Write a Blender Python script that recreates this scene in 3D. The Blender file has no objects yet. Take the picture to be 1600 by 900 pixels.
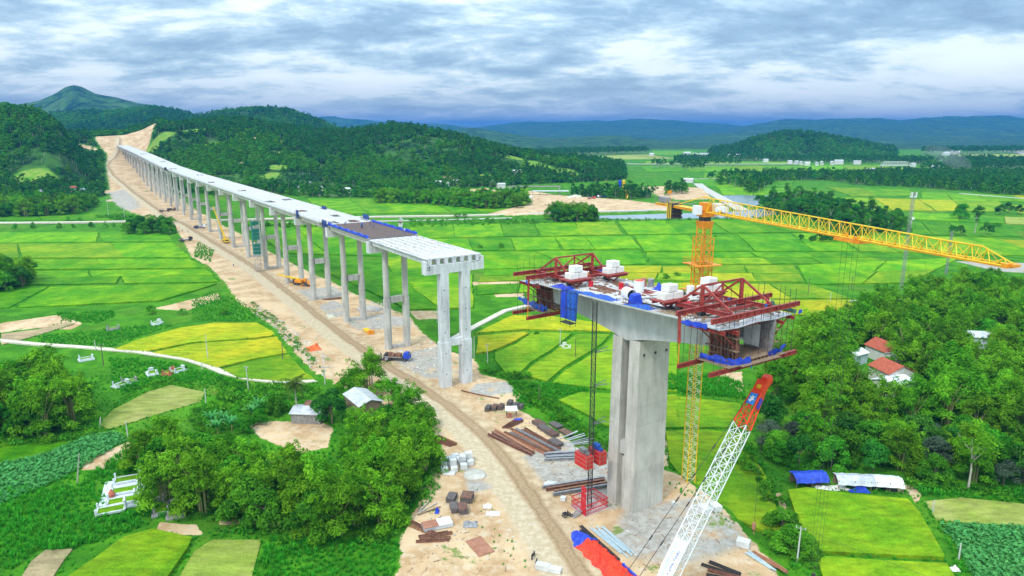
import bpy, bmesh, math, random
import numpy as np
from mathutils import Vector, Matrix, noise as mnoise
random.seed(7); rng = np.random.default_rng(7)
S = bpy.context.scene
COL = S.collection
R = math.radians
# ---------------------------------------------------------------- camera, sky, sun, exposure
H = 70.0; F = 1067.0; PITCH = math.atan(245/1067.0)
CP, SP = math.cos(PITCH), math.sin(PITCH)
cd = bpy.data.cameras.new('camera'); cam = bpy.data.objects.new('camera', cd); COL.objects.link(cam)
cd.sensor_width = 36; cd.lens = 36*F/1600; cd.clip_start = 0.5; cd.clip_end = 60000
cam.location = (0, 0, H); cam.rotation_euler = (math.pi/2-PITCH, 0, 0)
S.camera = cam
SUN_EL, SUN_AZ = 52, 215           # azimuth measured clockwise from +Y
sd = bpy.data.lights.new('sun', 'SUN'); sd.energy = 1.5; sd.angle = R(10); sd.color = (1, .95, .87)
so = bpy.data.objects.new('sun', sd); COL.objects.link(so)
so.rotation_euler = (R(90-SUN_EL), 0, R(180-SUN_AZ))
S.view_settings.view_transform = 'Standard'; S.view_settings.look = 'None'
S.view_settings.gamma = 1; S.view_settings.exposure = 0.66; S.view_settings.use_curve_mapping = False
S.cycles.max_bounces = 6; S.cycles.diffuse_bounces = 3; S.cycles.transparent_max_bounces = 16
S.cycles.volume_bounces = 0

def make_world():
    w = bpy.data.worlds.new('World'); S.world = w; w.use_nodes = True
    nt = w.node_tree; nt.nodes.clear(); N = nt.nodes.new; L = nt.links.new
    out = N('ShaderNodeOutputWorld'); bg = N('ShaderNodeBackground'); L(bg.outputs[0], out.inputs[0])
    sky = N('ShaderNodeTexSky'); sky.sky_type = 'NISHITA'; sky.sun_disc = False
    sky.sun_elevation = R(SUN_EL); sky.sun_rotation = R(SUN_AZ)
    tc = N('ShaderNodeTexCoord')
    sep = N('ShaderNodeSeparateXYZ'); L(tc.outputs['Generated'], sep.inputs[0])
    def math_(op, a, b=None, clamp=False):
        m = N('ShaderNodeMath'); m.operation = op; m.use_clamp = clamp
        for i, v in enumerate((a, b)):
            if v is None: continue
            if isinstance(v, (int, float)): m.inputs[i].default_value = v
            else: L(v, m.inputs[i])
        return m.outputs[0]
    # clouds live on a flat layer high above: project the view ray on it (flattened towards the horizon)
    zz = math_('MAXIMUM', sep.outputs[2], 0.0)
    den = math_('ADD', zz, 0.20)
    px = math_('DIVIDE', sep.outputs[0], den); py = math_('DIVIDE', sep.outputs[1], den)
    cv = N('ShaderNodeCombineXYZ'); L(px, cv.inputs[0]); L(py, cv.inputs[1])
    def noise(scale, detail, rough, dist, off, sx=1.0, sy=1.0):
        mp = N('ShaderNodeMapping'); mp.inputs['Location'].default_value = off
        mp.inputs['Scale'].default_value = (sx, sy, 1)
        L(cv.outputs[0], mp.inputs[0])
        t = N('ShaderNodeTexNoise'); t.inputs['Scale'].default_value = scale; t.inputs['Detail'].default_value = detail
        t.inputs['Roughness'].default_value = rough; t.inputs['Distortion'].default_value = dist
        L(mp.outputs[0], t.inputs[0]); return t.outputs[0]
    a = noise(1.5, 12, .64, .15, (3.3, 1.4, 0), .75, 1.0)
    b = noise(.75, 4, .5, .3, (8.1, 5.2, 0), .8, 1.0)
    c = noise(5.2, 7, .6, .5, (1.1, 7.7, 0), .7, 1.0)
    s = math_('ADD', math_('MULTIPLY', a, .55), math_('ADD', math_('MULTIPLY', b, .28), math_('MULTIPLY', c, .17)))
    rp = N('ShaderNodeValToRGB'); L(s, rp.inputs[0]); e = rp.color_ramp.elements
    e[0].position = .39; e[0].color = (.22, .33, .44, 1)
    e[1].position = .60; e[1].color = (1.12, 1.15, 1.14, 1)
    for p, col in ((.45, (.33, .47, .59, 1)), (.495, (.56, .71, .79, 1)), (.54, (1.0, 1.06, 1.05, 1))):
        k = e.new(p); k.color = col
    # slate band low over the far range, bright slit in it
    hz = N('ShaderNodeMapRange'); L(sep.outputs[2], hz.inputs[0]); hz.inputs[1].default_value = 0.0
    hz.inputs[2].default_value = .075; hz.inputs[3].default_value = .55; hz.inputs[4].default_value = 0.0
    mx = N('ShaderNodeMix'); mx.data_type = 'RGBA'; L(hz.outputs[0], mx.inputs[0]); L(rp.outputs[0], mx.inputs[6])
    mx.inputs[7].default_value = (.68, .75, .78, 1)
    # an overcast sky is about three times brighter overhead than at the horizon
    g = math_('ADD', math_('MULTIPLY', zz, 1.7), .62)
    mg = N('ShaderNodeMix'); mg.data_type = 'RGBA'; mg.blend_type = 'MULTIPLY'; mg.inputs[0].default_value = 1
    wb = N('ShaderNodeMix'); wb.data_type = 'RGBA'; wb.blend_type = 'MULTIPLY'; wb.inputs[0].default_value = 1; wb.inputs[7].default_value = (.95, 1.0, 1.03, 1); L(mx.outputs[2], wb.inputs[6]); L(wb.outputs[2], mg.inputs[6]); L(g, mg.inputs[7])
    sk = N('ShaderNodeVectorMath'); sk.operation = 'SCALE'; L(sky.outputs[0], sk.inputs[0]); sk.inputs['Scale'].default_value = .03
    ad = N('ShaderNodeVectorMath'); ad.operation = 'ADD'; L(mg.outputs[2], ad.inputs[0]); L(sk.outputs[0], ad.inputs[1])
    L(ad.outputs[0], bg.inputs[0]); bg.inputs[1].default_value = 0.78
make_world()

# ---------------------------------------------------------------- pixel rays (photo pixels, 1600x900) to places on the land
def ray(u, v):
    dy = -(v-450)/F
    return (u-800)/F, CP+dy*SP, -SP+dy*CP
def at(u, v, z=0.0):
    x, y, d = ray(u, v); t = (z-H)/d
    return (x*t, y*t)
def atY(u, v, Y):
    x, y, d = ray(u, v); t = Y/y
    return (x*t, Y, H+d*t)
def smooth(a, b, x):
    t = np.clip((x-a)/(b-a), 0, 1); return t*t*(3-2*t)

# ---------------------------------------------------------------- node materials
def lin(c): return tuple(c)+(1,)
def mat(name, col, col2=None, rough=.8, scale=1.0, detail=6, bump=0.0, bscale=None, metal=0.0, stretch=(1, 1, 1), spec=.4,
        contrast=(.35, .65), objvar=0.0, coord='Object', lift=0, streak=0):
    m = bpy.data.materials.new(name); m.use_nodes = True
    nt = m.node_tree; N = nt.nodes.new; L = nt.links.new; b = nt.nodes['Principled BSDF']
    b.inputs['Roughness'].default_value = rough; b.inputs['Metallic'].default_value = metal
    b.inputs['Specular IOR Level'].default_value = spec
    tc = N('ShaderNodeTexCoord'); mp = N('ShaderNodeMapping'); mp.inputs['Scale'].default_value = stretch
    L(tc.outputs[coord], mp.inputs[0])
    if col2 is None: col2 = tuple(min(1, c*1.35) for c in col)
    n = N('ShaderNodeTexNoise'); n.inputs['Scale'].default_value = scale; n.inputs['Detail'].default_value = detail
    n.inputs['Roughness'].default_value = .65
    L(mp.outputs[0], n.inputs[0])
    mr = N('ShaderNodeMapRange'); mr.inputs[1].default_value = contrast[0]; mr.inputs[2].default_value = contrast[1]
    L(n.outputs[0], mr.inputs[0])
    mx = N('ShaderNodeMix'); mx.data_type = 'RGBA'; L(mr.outputs[0], mx.inputs[0])
    mx.inputs[6].default_value = lin(col); mx.inputs[7].default_value = lin(col2)
    o = mx.outputs[2]
    if lift:                                   # each pour a slightly different grey
        sp = N('ShaderNodeSeparateXYZ'); L(tc.outputs[coord], sp.inputs[0]); dv = N('ShaderNodeMath'); dv.operation = 'DIVIDE'; L(sp.outputs[2], dv.inputs[0]); dv.inputs[1].default_value = lift
        fl = N('ShaderNodeMath'); fl.operation = 'FLOOR'; L(dv.outputs[0], fl.inputs[0]); wn = N('ShaderNodeTexWhiteNoise'); wn.noise_dimensions = '1D'; L(fl.outputs[0], wn.inputs['W'])
        r0 = N('ShaderNodeMapRange'); r0.inputs[3].default_value = .92; r0.inputs[4].default_value = 1.05; L(wn.outputs[0], r0.inputs[0]); h0 = N('ShaderNodeHueSaturation'); L(o, h0.inputs['Color']); L(r0.outputs[0], h0.inputs['Value']); o = h0.outputs[0]
    if streak:                                 # water and rust runs
        m3 = N('ShaderNodeMapping'); m3.inputs['Scale'].default_value = (1.4, 1.4, .09); L(tc.outputs[coord], m3.inputs[0]); n3 = N('ShaderNodeTexNoise'); n3.inputs['Scale'].default_value = 1.0; n3.inputs['Detail'].default_value = 7; n3.inputs['Roughness'].default_value = .7; L(m3.outputs[0], n3.inputs[0])
        r3 = N('ShaderNodeMapRange'); r3.inputs[1].default_value = .52; r3.inputs[2].default_value = .68; r3.inputs[4].default_value = streak; L(n3.outputs[0], r3.inputs[0]); x3 = N('ShaderNodeMix'); x3.data_type = 'RGBA'; L(r3.outputs[0], x3.inputs[0]); L(o, x3.inputs[6]); x3.inputs[7].default_value = (.19, .165, .13, 1); o = x3.outputs[2]
    if objvar:
        oi = N('ShaderNodeObjectInfo'); hs = N('ShaderNodeHueSaturation'); L(o, hs.inputs['Color'])
        r = N('ShaderNodeMapRange'); r.inputs[3].default_value = 1-objvar; r.inputs[4].default_value = 1+objvar
        L(oi.outputs['Random'], r.inputs[0]); L(r.outputs[0], hs.inputs['Value'])
        r2 = N('ShaderNodeMath'); r2.operation = 'MULTIPLY_ADD'; L(oi.outputs['Random'], r2.inputs[0])
        r2.inputs[1].default_value = objvar*.12; r2.inputs[2].default_value = .5-objvar*.06; L(r2.outputs[0], hs.inputs['Hue'])
        o = hs.outputs[0]
    L(o, b.inputs['Base Color'])
    if bump:
        n2 = N('ShaderNodeTexNoise'); n2.inputs['Scale'].default_value = bscale or scale*4; n2.inputs['Detail'].default_value = 5
        L(mp.outputs[0], n2.inputs[0])
        bp = N('ShaderNodeBump'); bp.inputs['Distance'].default_value = bump; bp.inputs['Strength'].default_value = .8
        L(n2.outputs[0], bp.inputs['Height']); L(bp.outputs[0], b.inputs['Normal'])
    return m
def leafmat(name, col, col2, trans=.3, vscale=.25, objvar=.18):
    """leaf colour: varies per tree, per clump (mesh attribute 'tone') and by noise"""
    m = bpy.data.materials.new(name); m.use_nodes = True
    nt = m.node_tree; nt.nodes.clear(); N = nt.nodes.new; L = nt.links.new
    out = N('ShaderNodeOutputMaterial')
    at_ = N('ShaderNodeAttribute'); at_.attribute_name = 'tone'
    oi = N('ShaderNodeObjectInfo')
    mx = N('ShaderNodeMix'); mx.data_type = 'RGBA'; L(at_.outputs['Fac'], mx.inputs[0])
    mx.inputs[6].default_value = lin(col); mx.inputs[7].default_value = lin(col2)
    hs = N('ShaderNodeHueSaturation'); L(mx.outputs[2], hs.inputs['Color'])
    r = N('ShaderNodeMapRange'); r.inputs[3].default_value = 1-objvar*1.6; r.inputs[4].default_value = 1+objvar*1.6
    L(oi.outputs['Random'], r.inputs[0]); L(r.outputs[0], hs.inputs['Value'])
    mm = N('ShaderNodeMath'); mm.operation = 'MULTIPLY'; L(oi.outputs['Random'], mm.inputs[0]); mm.inputs[1].default_value = 7.31
    fr = N('ShaderNodeMath'); fr.operation = 'FRACT'; L(mm.outputs[0], fr.inputs[0])
    r2 = N('ShaderNodeMapRange'); r2.inputs[3].default_value = .5-objvar*.03; r2.inputs[4].default_value = .5+objvar*.12
    L(fr.outputs[0], r2.inputs[0]); L(r2.outputs[0], hs.inputs['Hue'])
    d = N('ShaderNodeBsdfDiffuse'); L(hs.outputs[0], d.inputs[0])
    t = N('ShaderNodeBsdfTranslucent'); L(hs.outputs[0], t.inputs[0])
    ms = N('ShaderNodeMixShader'); ms.inputs[0].default_value = trans
    L(d.outputs[0], ms.inputs[1]); L(t.outputs[0], ms.inputs[2]); L(ms.outputs[0], out.inputs[0])
    return m
def rice(name, a, b, c, blade=3.0):
    """standing rice: fine blade grain, drifts of a riper tint, wind-laid streaks"""
    m = bpy.data.materials.new(name); m.use_nodes = True
    nt = m.node_tree; N = nt.nodes.new; L = nt.links.new; bs = nt.nodes['Principled BSDF']
    bs.inputs['Roughness'].default_value = .75; bs.inputs['Specular IOR Level'].default_value = .06
    tc = N('ShaderNodeTexCoord'); oi = N('ShaderNodeObjectInfo')
    def noi(sc, det, ro, st=(1, 1, 1)):
        mp = N('ShaderNodeMapping'); mp.inputs['Scale'].default_value = st; L(tc.outputs['Object'], mp.inputs[0])
        n = N('ShaderNodeTexNoise'); n.inputs['Scale'].default_value = sc; n.inputs['Detail'].default_value = det
        n.inputs['Roughness'].default_value = ro; L(mp.outputs[0], n.inputs[0]); return n.outputs[0]
    fine = noi(blade, 4, .7); drift = noi(.07, 8, .66, (1, .6, 1)); st = noi(.22, 7, .75, (1, 2.6, 1))
    def mr(x, lo, hi):
        q = N('ShaderNodeMapRange'); q.inputs[1].default_value = lo; q.inputs[2].default_value = hi; L(x, q.inputs[0]); return q.outputs[0]
    def mix(f, x, y):
        q = N('ShaderNodeMix'); q.data_type = 'RGBA'; L(f, q.inputs[0])
        for i, v in ((6, x), (7, y)):
            if isinstance(v, tuple): q.inputs[i].default_value = lin(v)
            else: L(v, q.inputs[i])
        return q.outputs[2]
    x = mix(mr(fine, .3, .7), a, b); x = mix(mr(drift, .42, .66), x, c)
    hs = N('ShaderNodeHueSaturation'); L(x, hs.inputs['Color'])
    r = N('ShaderNodeMapRange'); r.inputs[3].default_value = .86; r.inputs[4].default_value = 1.14; L(oi.outputs['Random'], r.inputs[0])
    r3 = N('ShaderNodeMath'); r3.operation = 'MULTIPLY'; L(r.outputs[0], r3.inputs[0]); L(mr(st, .0, .66), r3.inputs[1])
    r4 = N('ShaderNodeMath'); r4.operation = 'MULTIPLY'; L(r3.outputs[0], r4.inputs[0]); r4.inputs[1].default_value = 1.32
    L(r4.outputs[0], hs.inputs['Value']); L(hs.outputs[0], bs.inputs['Base Color'])
    bp = N('ShaderNodeBump'); bp.inputs['Distance'].default_value = .25; bp.inputs['Strength'].default_value = .9
    L(fine, bp.inputs['Height']); L(bp.outputs[0], bs.inputs['Normal'])
    return m
M = {}
M['concrete'] = mat('concrete', (.40, .39, .36), (.58, .57, .53), .85, .5, 10, .02, 3, stretch=(1, 1, .25), contrast=(.38, .6), lift=3.6, streak=.45)
M['concrete_white'] = mat('concrete_white', (.50, .51, .51), (.70, .71, .71), .8, .6, 10, .015, 4, stretch=(1, 1, .3), contrast=(.35, .58), lift=4.7, streak=.25)
M['concrete_warm'] = mat('concrete_warm', (.43, .41, .36), (.60, .58, .52), .85, .35, 12, .02, 3, stretch=(1, 1, .5), lift=4.3, streak=.55)
M['deck'] = mat('deck_concrete', (.34, .33, .32), (.66, .65, .63), .85, .9, 11, .03, 3)
M['block'] = mat('block_concrete', (.50, .51, .50), (.68, .69, .68), .85, .8, 8, .03, 5, objvar=.08)
M['whiteblock'] = mat('ballast_concrete', (.70, .68, .62), (.84, .83, .79), .85, .8, 6, .03, 5)
M['rebar_mat'] = mat('rebar_mat', (.10, .085, .08), (.21, .18, .17), .8, 2.5, 6, .05, 9)
M['red_steel'] = mat('red_steel', (.22, .025, .02), (.40, .06, .045), .5, 1.2, 6, .01, 6)
M['rust'] = mat('rusty_steel', (.12, .055, .035), (.30, .14, .085), .8, 1.5, 6, .02, 8, objvar=.2)
M['rustlight'] = mat('rusty_plate', (.33, .14, .08), (.45, .22, .13), .8, .8, 6, .02, 8, objvar=.1)
M['greysteel'] = mat('grey_steel', (.22, .22, .23), (.42, .42, .43), .5, 1.5, 6, .01, 8, metal=.4, objvar=.2)
M['galv'] = mat('galvanised_steel', (.38, .50, .56), (.55, .66, .70), .4, 1.5, 5, .0, metal=.3)
M['dark'] = mat('dark_steel', (.03, .03, .032), (.07, .065, .06), .6, 2)
M['yellow'] = mat('yellow_paint', (.76, .43, .01), (.88, .60, .02), .45, 1.0)
M['orange'] = mat('orange_paint', (.72, .21, .01), (.82, .34, .02), .45, 1.0)
M['white'] = mat('white_paint', (.72, .73, .74), (.82, .82, .82), .45, 1.2)
M['redpaint'] = mat('red_paint', (.78, .045, .012), (.88, .09, .03), .4, 1.0)
M['hoistred'] = mat('hoist_red_paint', (.50, .01, .02), (.66, .03, .04), .45, 1.0)
M['blue'] = mat('blue_sheet', (.01, .035, .42), (.03, .09, .62), .45, .9, 6, .15, 1.5)
M['bluenet'] = mat('blue_mesh_net', (.01, .05, .40), (.03, .16, .55), .8, 3, 4, .05, 9)
M['teal'] = mat('green_mesh_net', (.01, .12, .10), (.03, .24, .19), .8, 3, 4, .05, 9)
M['redsheet'] = mat('red_sheet', (.80, .025, .008), (.88, .06, .015), .5, .6, 6, .15, 1.2)
M['orangenet'] = mat('orange_net', (.75, .10, .02), (.85, .22, .05), .6, 2, 6, .1, 3)
M['glass'] = mat('window_glass', (.02, .03, .04), (.05, .07, .08), .1, 1, spec=.8)
M['black'] = mat('black_rubber', (.015, .015, .015), (.03, .03, .03), .8, 3)
M['wood'] = mat('weathered_wood', (.20, .13, .08), (.34, .25, .16), .85, 2, stretch=(1, 1, 4))
M['tin'] = mat('tin_roof', (.38, .40, .42), (.60, .62, .64), .5, .6, 6, .03, 2)
M['tinwhite'] = mat('white_tin_roof', (.60, .62, .64), (.78, .79, .80), .5, .6, 6)
M['rooftile'] = mat('red_roof_tile', (.36, .07, .035), (.50, .13, .07), .8, 1.5, 6, .03, 4)
M['wall'] = mat('painted_wall', (.62, .60, .55), (.76, .74, .70), .8, .8, 6)
M['wallblue'] = mat('pale_blue_wall', (.45, .55, .62), (.58, .66, .72), .8, .8, 6)
M['pole'] = mat('pole_concrete', (.50, .50, .46), (.64, .63, .60), .8, 1)
M['poledark'] = mat('dark_pole_wood', (.10, .08, .06), (.18, .14, .11), .8, 1)
M['grave'] = mat('grave_concrete', (.50, .56, .58), (.68, .72, .73), .8, 1.5)
M['gravered'] = mat('grave_red', (.42, .10, .06), (.55, .18, .10), .8, 1.5)
M['graveold'] = mat('grave_old_stone', (.20, .19, .18), (.36, .35, .33), .8, 1.5)
M['rock'] = mat('rock', (.38, .35, .30), (.62, .58, .52), .9, 1.2, 6, .05, 5, objvar=.2)
M['skin'] = mat('skin', (.35, .18, .11)); M['cloth_dark'] = mat('dark_cloth', (.03, .035, .06)); M['cloth_blue'] = mat('blue_cloth', (.04, .10, .35))
M['cloth_hivis'] = mat('orange_vest', (.75, .20, .03)); M['cloth_white'] = mat('white_cloth', (.6, .6, .6))
M['bark'] = mat('bark', (.16, .12, .08), (.30, .25, .19), .9, 2, 6, .03, 6)
M['barkpale'] = mat('pale_bark', (.36, .33, .26), (.52, .49, .42), .9, 2)
M['bamboo_stem'] = mat('bamboo_stem', (.22, .23, .08), (.36, .34, .14), .7, 2)
M['leaf_bamboo'] = leafmat('bamboo_leaf', (.025, .13, .005), (.26, .56, .025), .34)
M['leaf_broad'] = leafmat('broad_leaf', (.018, .11, .008), (.15, .43, .024), .30)
M['leaf_dark'] = leafmat('dark_leaf', (.018, .095, .014), (.085, .27, .028), .27)
M['leaf_grey'] = leafmat('grey_green_leaf', (.05, .085, .05), (.12, .18, .11), .22)
M['leaf_palm'] = leafmat('palm_leaf', (.04, .08, .012), (.12, .19, .03), .25)
M['weed'] = leafmat('weed_blade', (.04, .24, .015), (.11, .50, .03), .35, objvar=.10)
M['crop'] = leafmat('crop_leaf', (.05, .24, .05), (.14, .44, .12), .3, objvar=.10)
M['rice_g'] = rice('rice_green', (.034, .17, .002), (.105, .36, .003), (.21, .39, .004))
M['rice_d'] = rice('rice_deep_green', (.022, .135, .002), (.065, .29, .003), (.13, .32, .004))
M['rice_y'] = rice('rice_ripening', (.14, .25, .004), (.36, .42, .010), (.46, .40, .012))
M['rice_yg'] = rice('rice_yellow_green', (.055, .18, .003), (.17, .36, .008), (.27, .37, .010))
M['rice_dry'] = rice('mown_grass', (.17, .25, .03), (.30, .36, .06), (.34, .34, .10))
M['soil'] = rice('ploughed_soil', (.30, .21, .12), (.44, .33, .19), (.25, .24, .10), 2.0)
M['soilgrey'] = rice('grey_mud', (.30, .28, .24), (.40, .38, .33), (.33, .30, .24), 2.0)
M['bund'] = rice('bund_grass', (.02, .11, .01), (.05, .19, .015), (.06, .16, .02))
M['path'] = mat('path_concrete', (.50, .45, .34), (.68, .63, .50), .9, .8, 6, .02, 3)
M['stonebank'] = mat('stone_bank', (.42, .40, .36), (.62, .59, .54), .9, .5, 6, .1, 2)
M['water'] = mat('river_water', (.20, .27, .29), (.30, .37, .39), .18, .05, 4, .02, .8, spec=.6)
M['roadgrey'] = mat('gravel_road', (.40, .38, .34), (.58, .55, .48), .9, .4, 6, .03, 3)

# ---------------------------------------------------------------- mesh helpers
ORG = {}
def tag(o, label=None, cat=None, group=None, kind=None):
    if label: o['label'] = label
    if cat: o['category'] = cat
    if group: o['group'] = group
    if kind: o['kind'] = kind
    return o
def thing(name, label, cat, loc=(0, 0, 0), group=None, rz=0.0):
    o = bpy.data.objects.new(name, None); COL.objects.link(o); o.location = loc; o.rotation_euler = (0, 0, rz)
    o.empty_display_size = .5; ORG[o] = Vector(loc); return tag(o, label, cat, group)
def V(*a): return Vector(a)
class MB:
    def __init__(s, T=None): s.v = []; s.f = []; s.T = T
    def add(s, vs, fs):
        n = len(s.v)
        if s.T: vs = [s.T(*p) for p in vs]
        s.v += [tuple(p) for p in vs]; s.f += [tuple(i+n for i in f) for f in fs]; return s
    def box(s, c, d, rz=0.0, taper=1.0):
        cx, cy, cz = c; x, y, z = d[0]/2, d[1]/2, d[2]/2; ca, sa = math.cos(rz), math.sin(rz); vs = []
        for k, zz in ((1, -z), (taper, z)):
            for a, b in ((-x, -y), (x, -y), (x, y), (-x, y)):
                vs.append((cx+(a*ca-b*sa)*k, cy+(a*sa+b*ca)*k, cz+zz))
        return s.add(vs, [(3, 2, 1, 0), (4, 5, 6, 7), (0, 1, 5, 4), (1, 2, 6, 5), (2, 3, 7, 6), (3, 0, 4, 7)])
    def beam(s, p, q, w=.3, h=None, up=(0, 0, 1)):
        """box beam from p to q in world axes (transform applied first)"""
        if s.T: p, q = s.T(*p), s.T(*q)
        T, s.T = s.T, None
        h = h or w; p, q = Vector(p), Vector(q); d = (q-p); 
        if d.length < 1e-6: s.T = T; return s
        d.normalize(); u = Vector(up)
        if abs(d.dot(u)) > .98: u = Vector((1, 0, 0)) if abs(d.x) < .9 else Vector((0, 1, 0))
        a = d.cross(u).normalized()*w/2; b = a.cross(d).normalized()*h/2
        vs = [p-a-b, p+a-b, p+a+b, p-a+b, q-a-b, q+a-b, q+a+b, q-a+b]
        s.add(vs, [(3, 2, 1, 0), (4, 5, 6, 7), (0, 1, 5, 4), (1, 2, 6, 5), (2, 3, 7, 6), (3, 0, 4, 7)])
        s.T = T; return s
    def ibeam(s, p, q, w=.4, h=.8, up=(0, 0, 1)):
        if s.T: p, q = s.T(*p), s.T(*q)
        T, s.T = s.T, None
        p, q = Vector(p), Vector(q); u = Vector(up)*(h/2-.04)
        s.beam(p, q, w*.18, h-.16); s.beam(p+u, q+u, w, .08); s.beam(p-u, q-u, w, .08)
        n = max(2, int((q-p).length/1.5))
        for i in range(n+1):
            c = p+(q-p)*(i/n); d = (q-p).normalized()*.03; s.beam(c-d, c+d, w*.9, h-.18)
        s.T = T; return s
    def tube(s, pts, r, n=6, cap=True):
        if s.T: pts = [s.T(*p) for p in pts]
        T, s.T = s.T, None
        pts = [Vector(p) for p in pts]; rs = r if isinstance(r, (list, tuple)) else [r]*len(pts); vs = []
        prev = None
        for i, p in enumerate(pts):
            d = (pts[min(i+1, len(pts)-1)]-pts[max(i-1, 0)]).normalized()
            a = prev if prev is not None else (Vector((0, 0, 1)) if abs(d.z) < .9 else Vector((1, 0, 0)))
            a = (a-d*a.dot(d))
            if a.length < 1e-5: a = d.orthogonal()
            a.normalize(); prev = a; b = d.cross(a)
            for k in range(n):
                t = 2*math.pi*(k+.5)/n; vs.append(p+(a*math.cos(t)+b*math.sin(t))*rs[i])
        fs = [(i*n+k, i*n+(k+1) % n, (i+1)*n+(k+1) % n, (i+1)*n+k) for i in range(len(pts)-1) for k in range(n)]
        if cap: fs += [tuple(range(n))[::-1], tuple((len(pts)-1)*n+k for k in range(n))]
        s.add(vs, fs); s.T = T; return s
    def prism(s, poly, z0, z1):
        n = len(poly)
        a = sum(poly[i][0]*poly[(i+1) % n][1]-poly[(i+1) % n][0]*poly[i][1] for i in range(n))
        if a < 0: poly = poly[::-1]
        z0f = z0 if callable(z0) else (lambda x, y: z0); z1f = z1 if callable(z1) else (lambda x, y: z1)
        vs = [(x, y, z0f(x, y)) for x, y in poly]+[(x, y, z1f(x, y)) for x, y in poly]
        return s.add(vs, [tuple(range(n))[::-1], tuple(range(n, 2*n))]+[(i, (i+1) % n, n+(i+1) % n, n+i) for i in range(n)])
    def loft(s, rings, closed=True, caps=True):
        n = len(rings[0]); vs = [p for r in rings for p in r]
        fs = [(i*n+k, i*n+(k+1) % n, (i+1)*n+(k+1) % n, (i+1)*n+k) for i in range(len(rings)-1) for k in range(n if closed else n-1)]
        if caps: fs += [tuple(range(n))[::-1], tuple((len(rings)-1)*n+k for k in range(n))]
        return s.add(vs, fs)
    def ball(s, c, r, seg=8, rings=5, jit=0.0, sq=(1, 1, 1)):
        vs = [(c[0], c[1], c[2]+r*sq[2])]
        for i in range(1, rings):
            for k in range(seg):
                t = math.pi*i/rings; p = 2*math.pi*k/seg; q = r*(1+random.uniform(-jit, jit))
                vs.append((c[0]+q*sq[0]*math.sin(t)*math.cos(p), c[1]+q*sq[1]*math.sin(t)*math.sin(p), c[2]+q*sq[2]*math.cos(t)))
        vs.append((c[0], c[1], c[2]-r*sq[2])); e = len(vs)-1
        fs = [(0, 1+k, 1+(k+1) % seg) for k in range(seg)]
        for i in range(rings-2):
            for k in range(seg):
                a = 1+i*seg; b = a+seg; fs.append((a+k, b+k, b+(k+1) % seg, a+(k+1) % seg))
        a = 1+(rings-2)*seg; fs += [(a+k, e, a+(k+1) % seg) for k in range(seg)]
        return s.add(vs, fs)
    def build(s, name, m, parent=None, label=None, smooth=False, origin=None):
        me = bpy.data.meshes.new(name)
        if parent is not None: o0 = ORG[parent]
        elif origin is not None: o0 = Vector(origin)
        else: o0 = Vector((0, 0, 0))
        vs = [(x-o0.x, y-o0.y, z-o0.z) for x, y, z in s.v] if o0.length else s.v
        me.from_pydata(vs, [], s.f)
        me.materials.append(M[m] if isinstance(m, str) else m)
        if smooth:
            me.polygons.foreach_set('use_smooth', [True]*len(me.polygons))
        o = bpy.data.objects.new(name, me); COL.objects.link(o)
        if parent is not None: o.parent = parent; ORG[o] = o0
        elif origin is not None: o.location = o0; ORG[o] = o0
        else: ORG[o] = o0
        if label: o['label'] = label
        return o
def kids(o): return [c for c in CH.get(o, [])]
def copy_tree(o, parent=None):
    c = o.copy(); COL.objects.link(c); c.parent = parent
    for ch in o.children: copy_tree(ch, c)
    return c
def place(proto, first, loc, rz=0.0, scale=None, label=None, group=None, name=None):
    """the first time moves the prototype itself, afterwards copies it with its parts"""
    o = proto if first else copy_tree(proto)
    o.location = loc; o.rotation_euler = (0, 0, rz)
    if scale is not None: o.scale = scale if isinstance(scale, tuple) else (scale,)*3
    if label: o['label'] = label
    if group: o['group'] = group
    return o
def lattice(T, p, q, w0, w1, n, rc, rb, up=(0, 0, 1), tri=False, mbs=None, brace='x'):
    """lattice member: returns (chords, bracing) builders. p,q local points; square section or triangle"""
    ch, br = MB(), MB()
    P, Q = Vector(T(*p)) if T else Vector(p), Vector(T(*q)) if T else Vector(q)
    d = (Q-P).normalized(); u = Vector(up); a = d.cross(u)
    if a.length < .05: a = Vector((1, 0, 0))-d*d.x
    a.normalize(); b = a.cross(d).normalized()
    if b.dot(u) < 0: b = -b
    if tri: cs = ((-1, -1), (1, -1), (0, 1))
    else: cs = ((-1, -1), (1, -1), (1, 1), (-1, 1))
    def pt(i, c, f):
        w = w0+(w1-w0)*f; return P+(Q-P)*f+a*c[0]*w/2+b*c[1]*w/2
    m = len(cs)
    for c in cs: ch.tube([pt(0, c, 0), pt(0, c, 1)], rc, 5)
    for i in range(n):
        f0, f1, fm = i/n, (i+1)/n, (i+.5)/n
        for k in range(m):
            c, e = cs[k], cs[(k+1) % m]
            br.tube([pt(0, c, f0), pt(0, e, f0)], rb, 4, False)
            if brace == 'x':
                br.tube([pt(0, c, f0), pt(0, e, f1)], rb, 4, False)
                if m == 4: br.tube([pt(0, e, f0), pt(0, c, f1)], rb, 4, False)
            else:
                br.tube([pt(0, c, f0), pt(0, e, fm)], rb, 4, False); br.tube([pt(0, e, fm), pt(0, c, f1)], rb, 4, False)
    return ch, br
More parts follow.
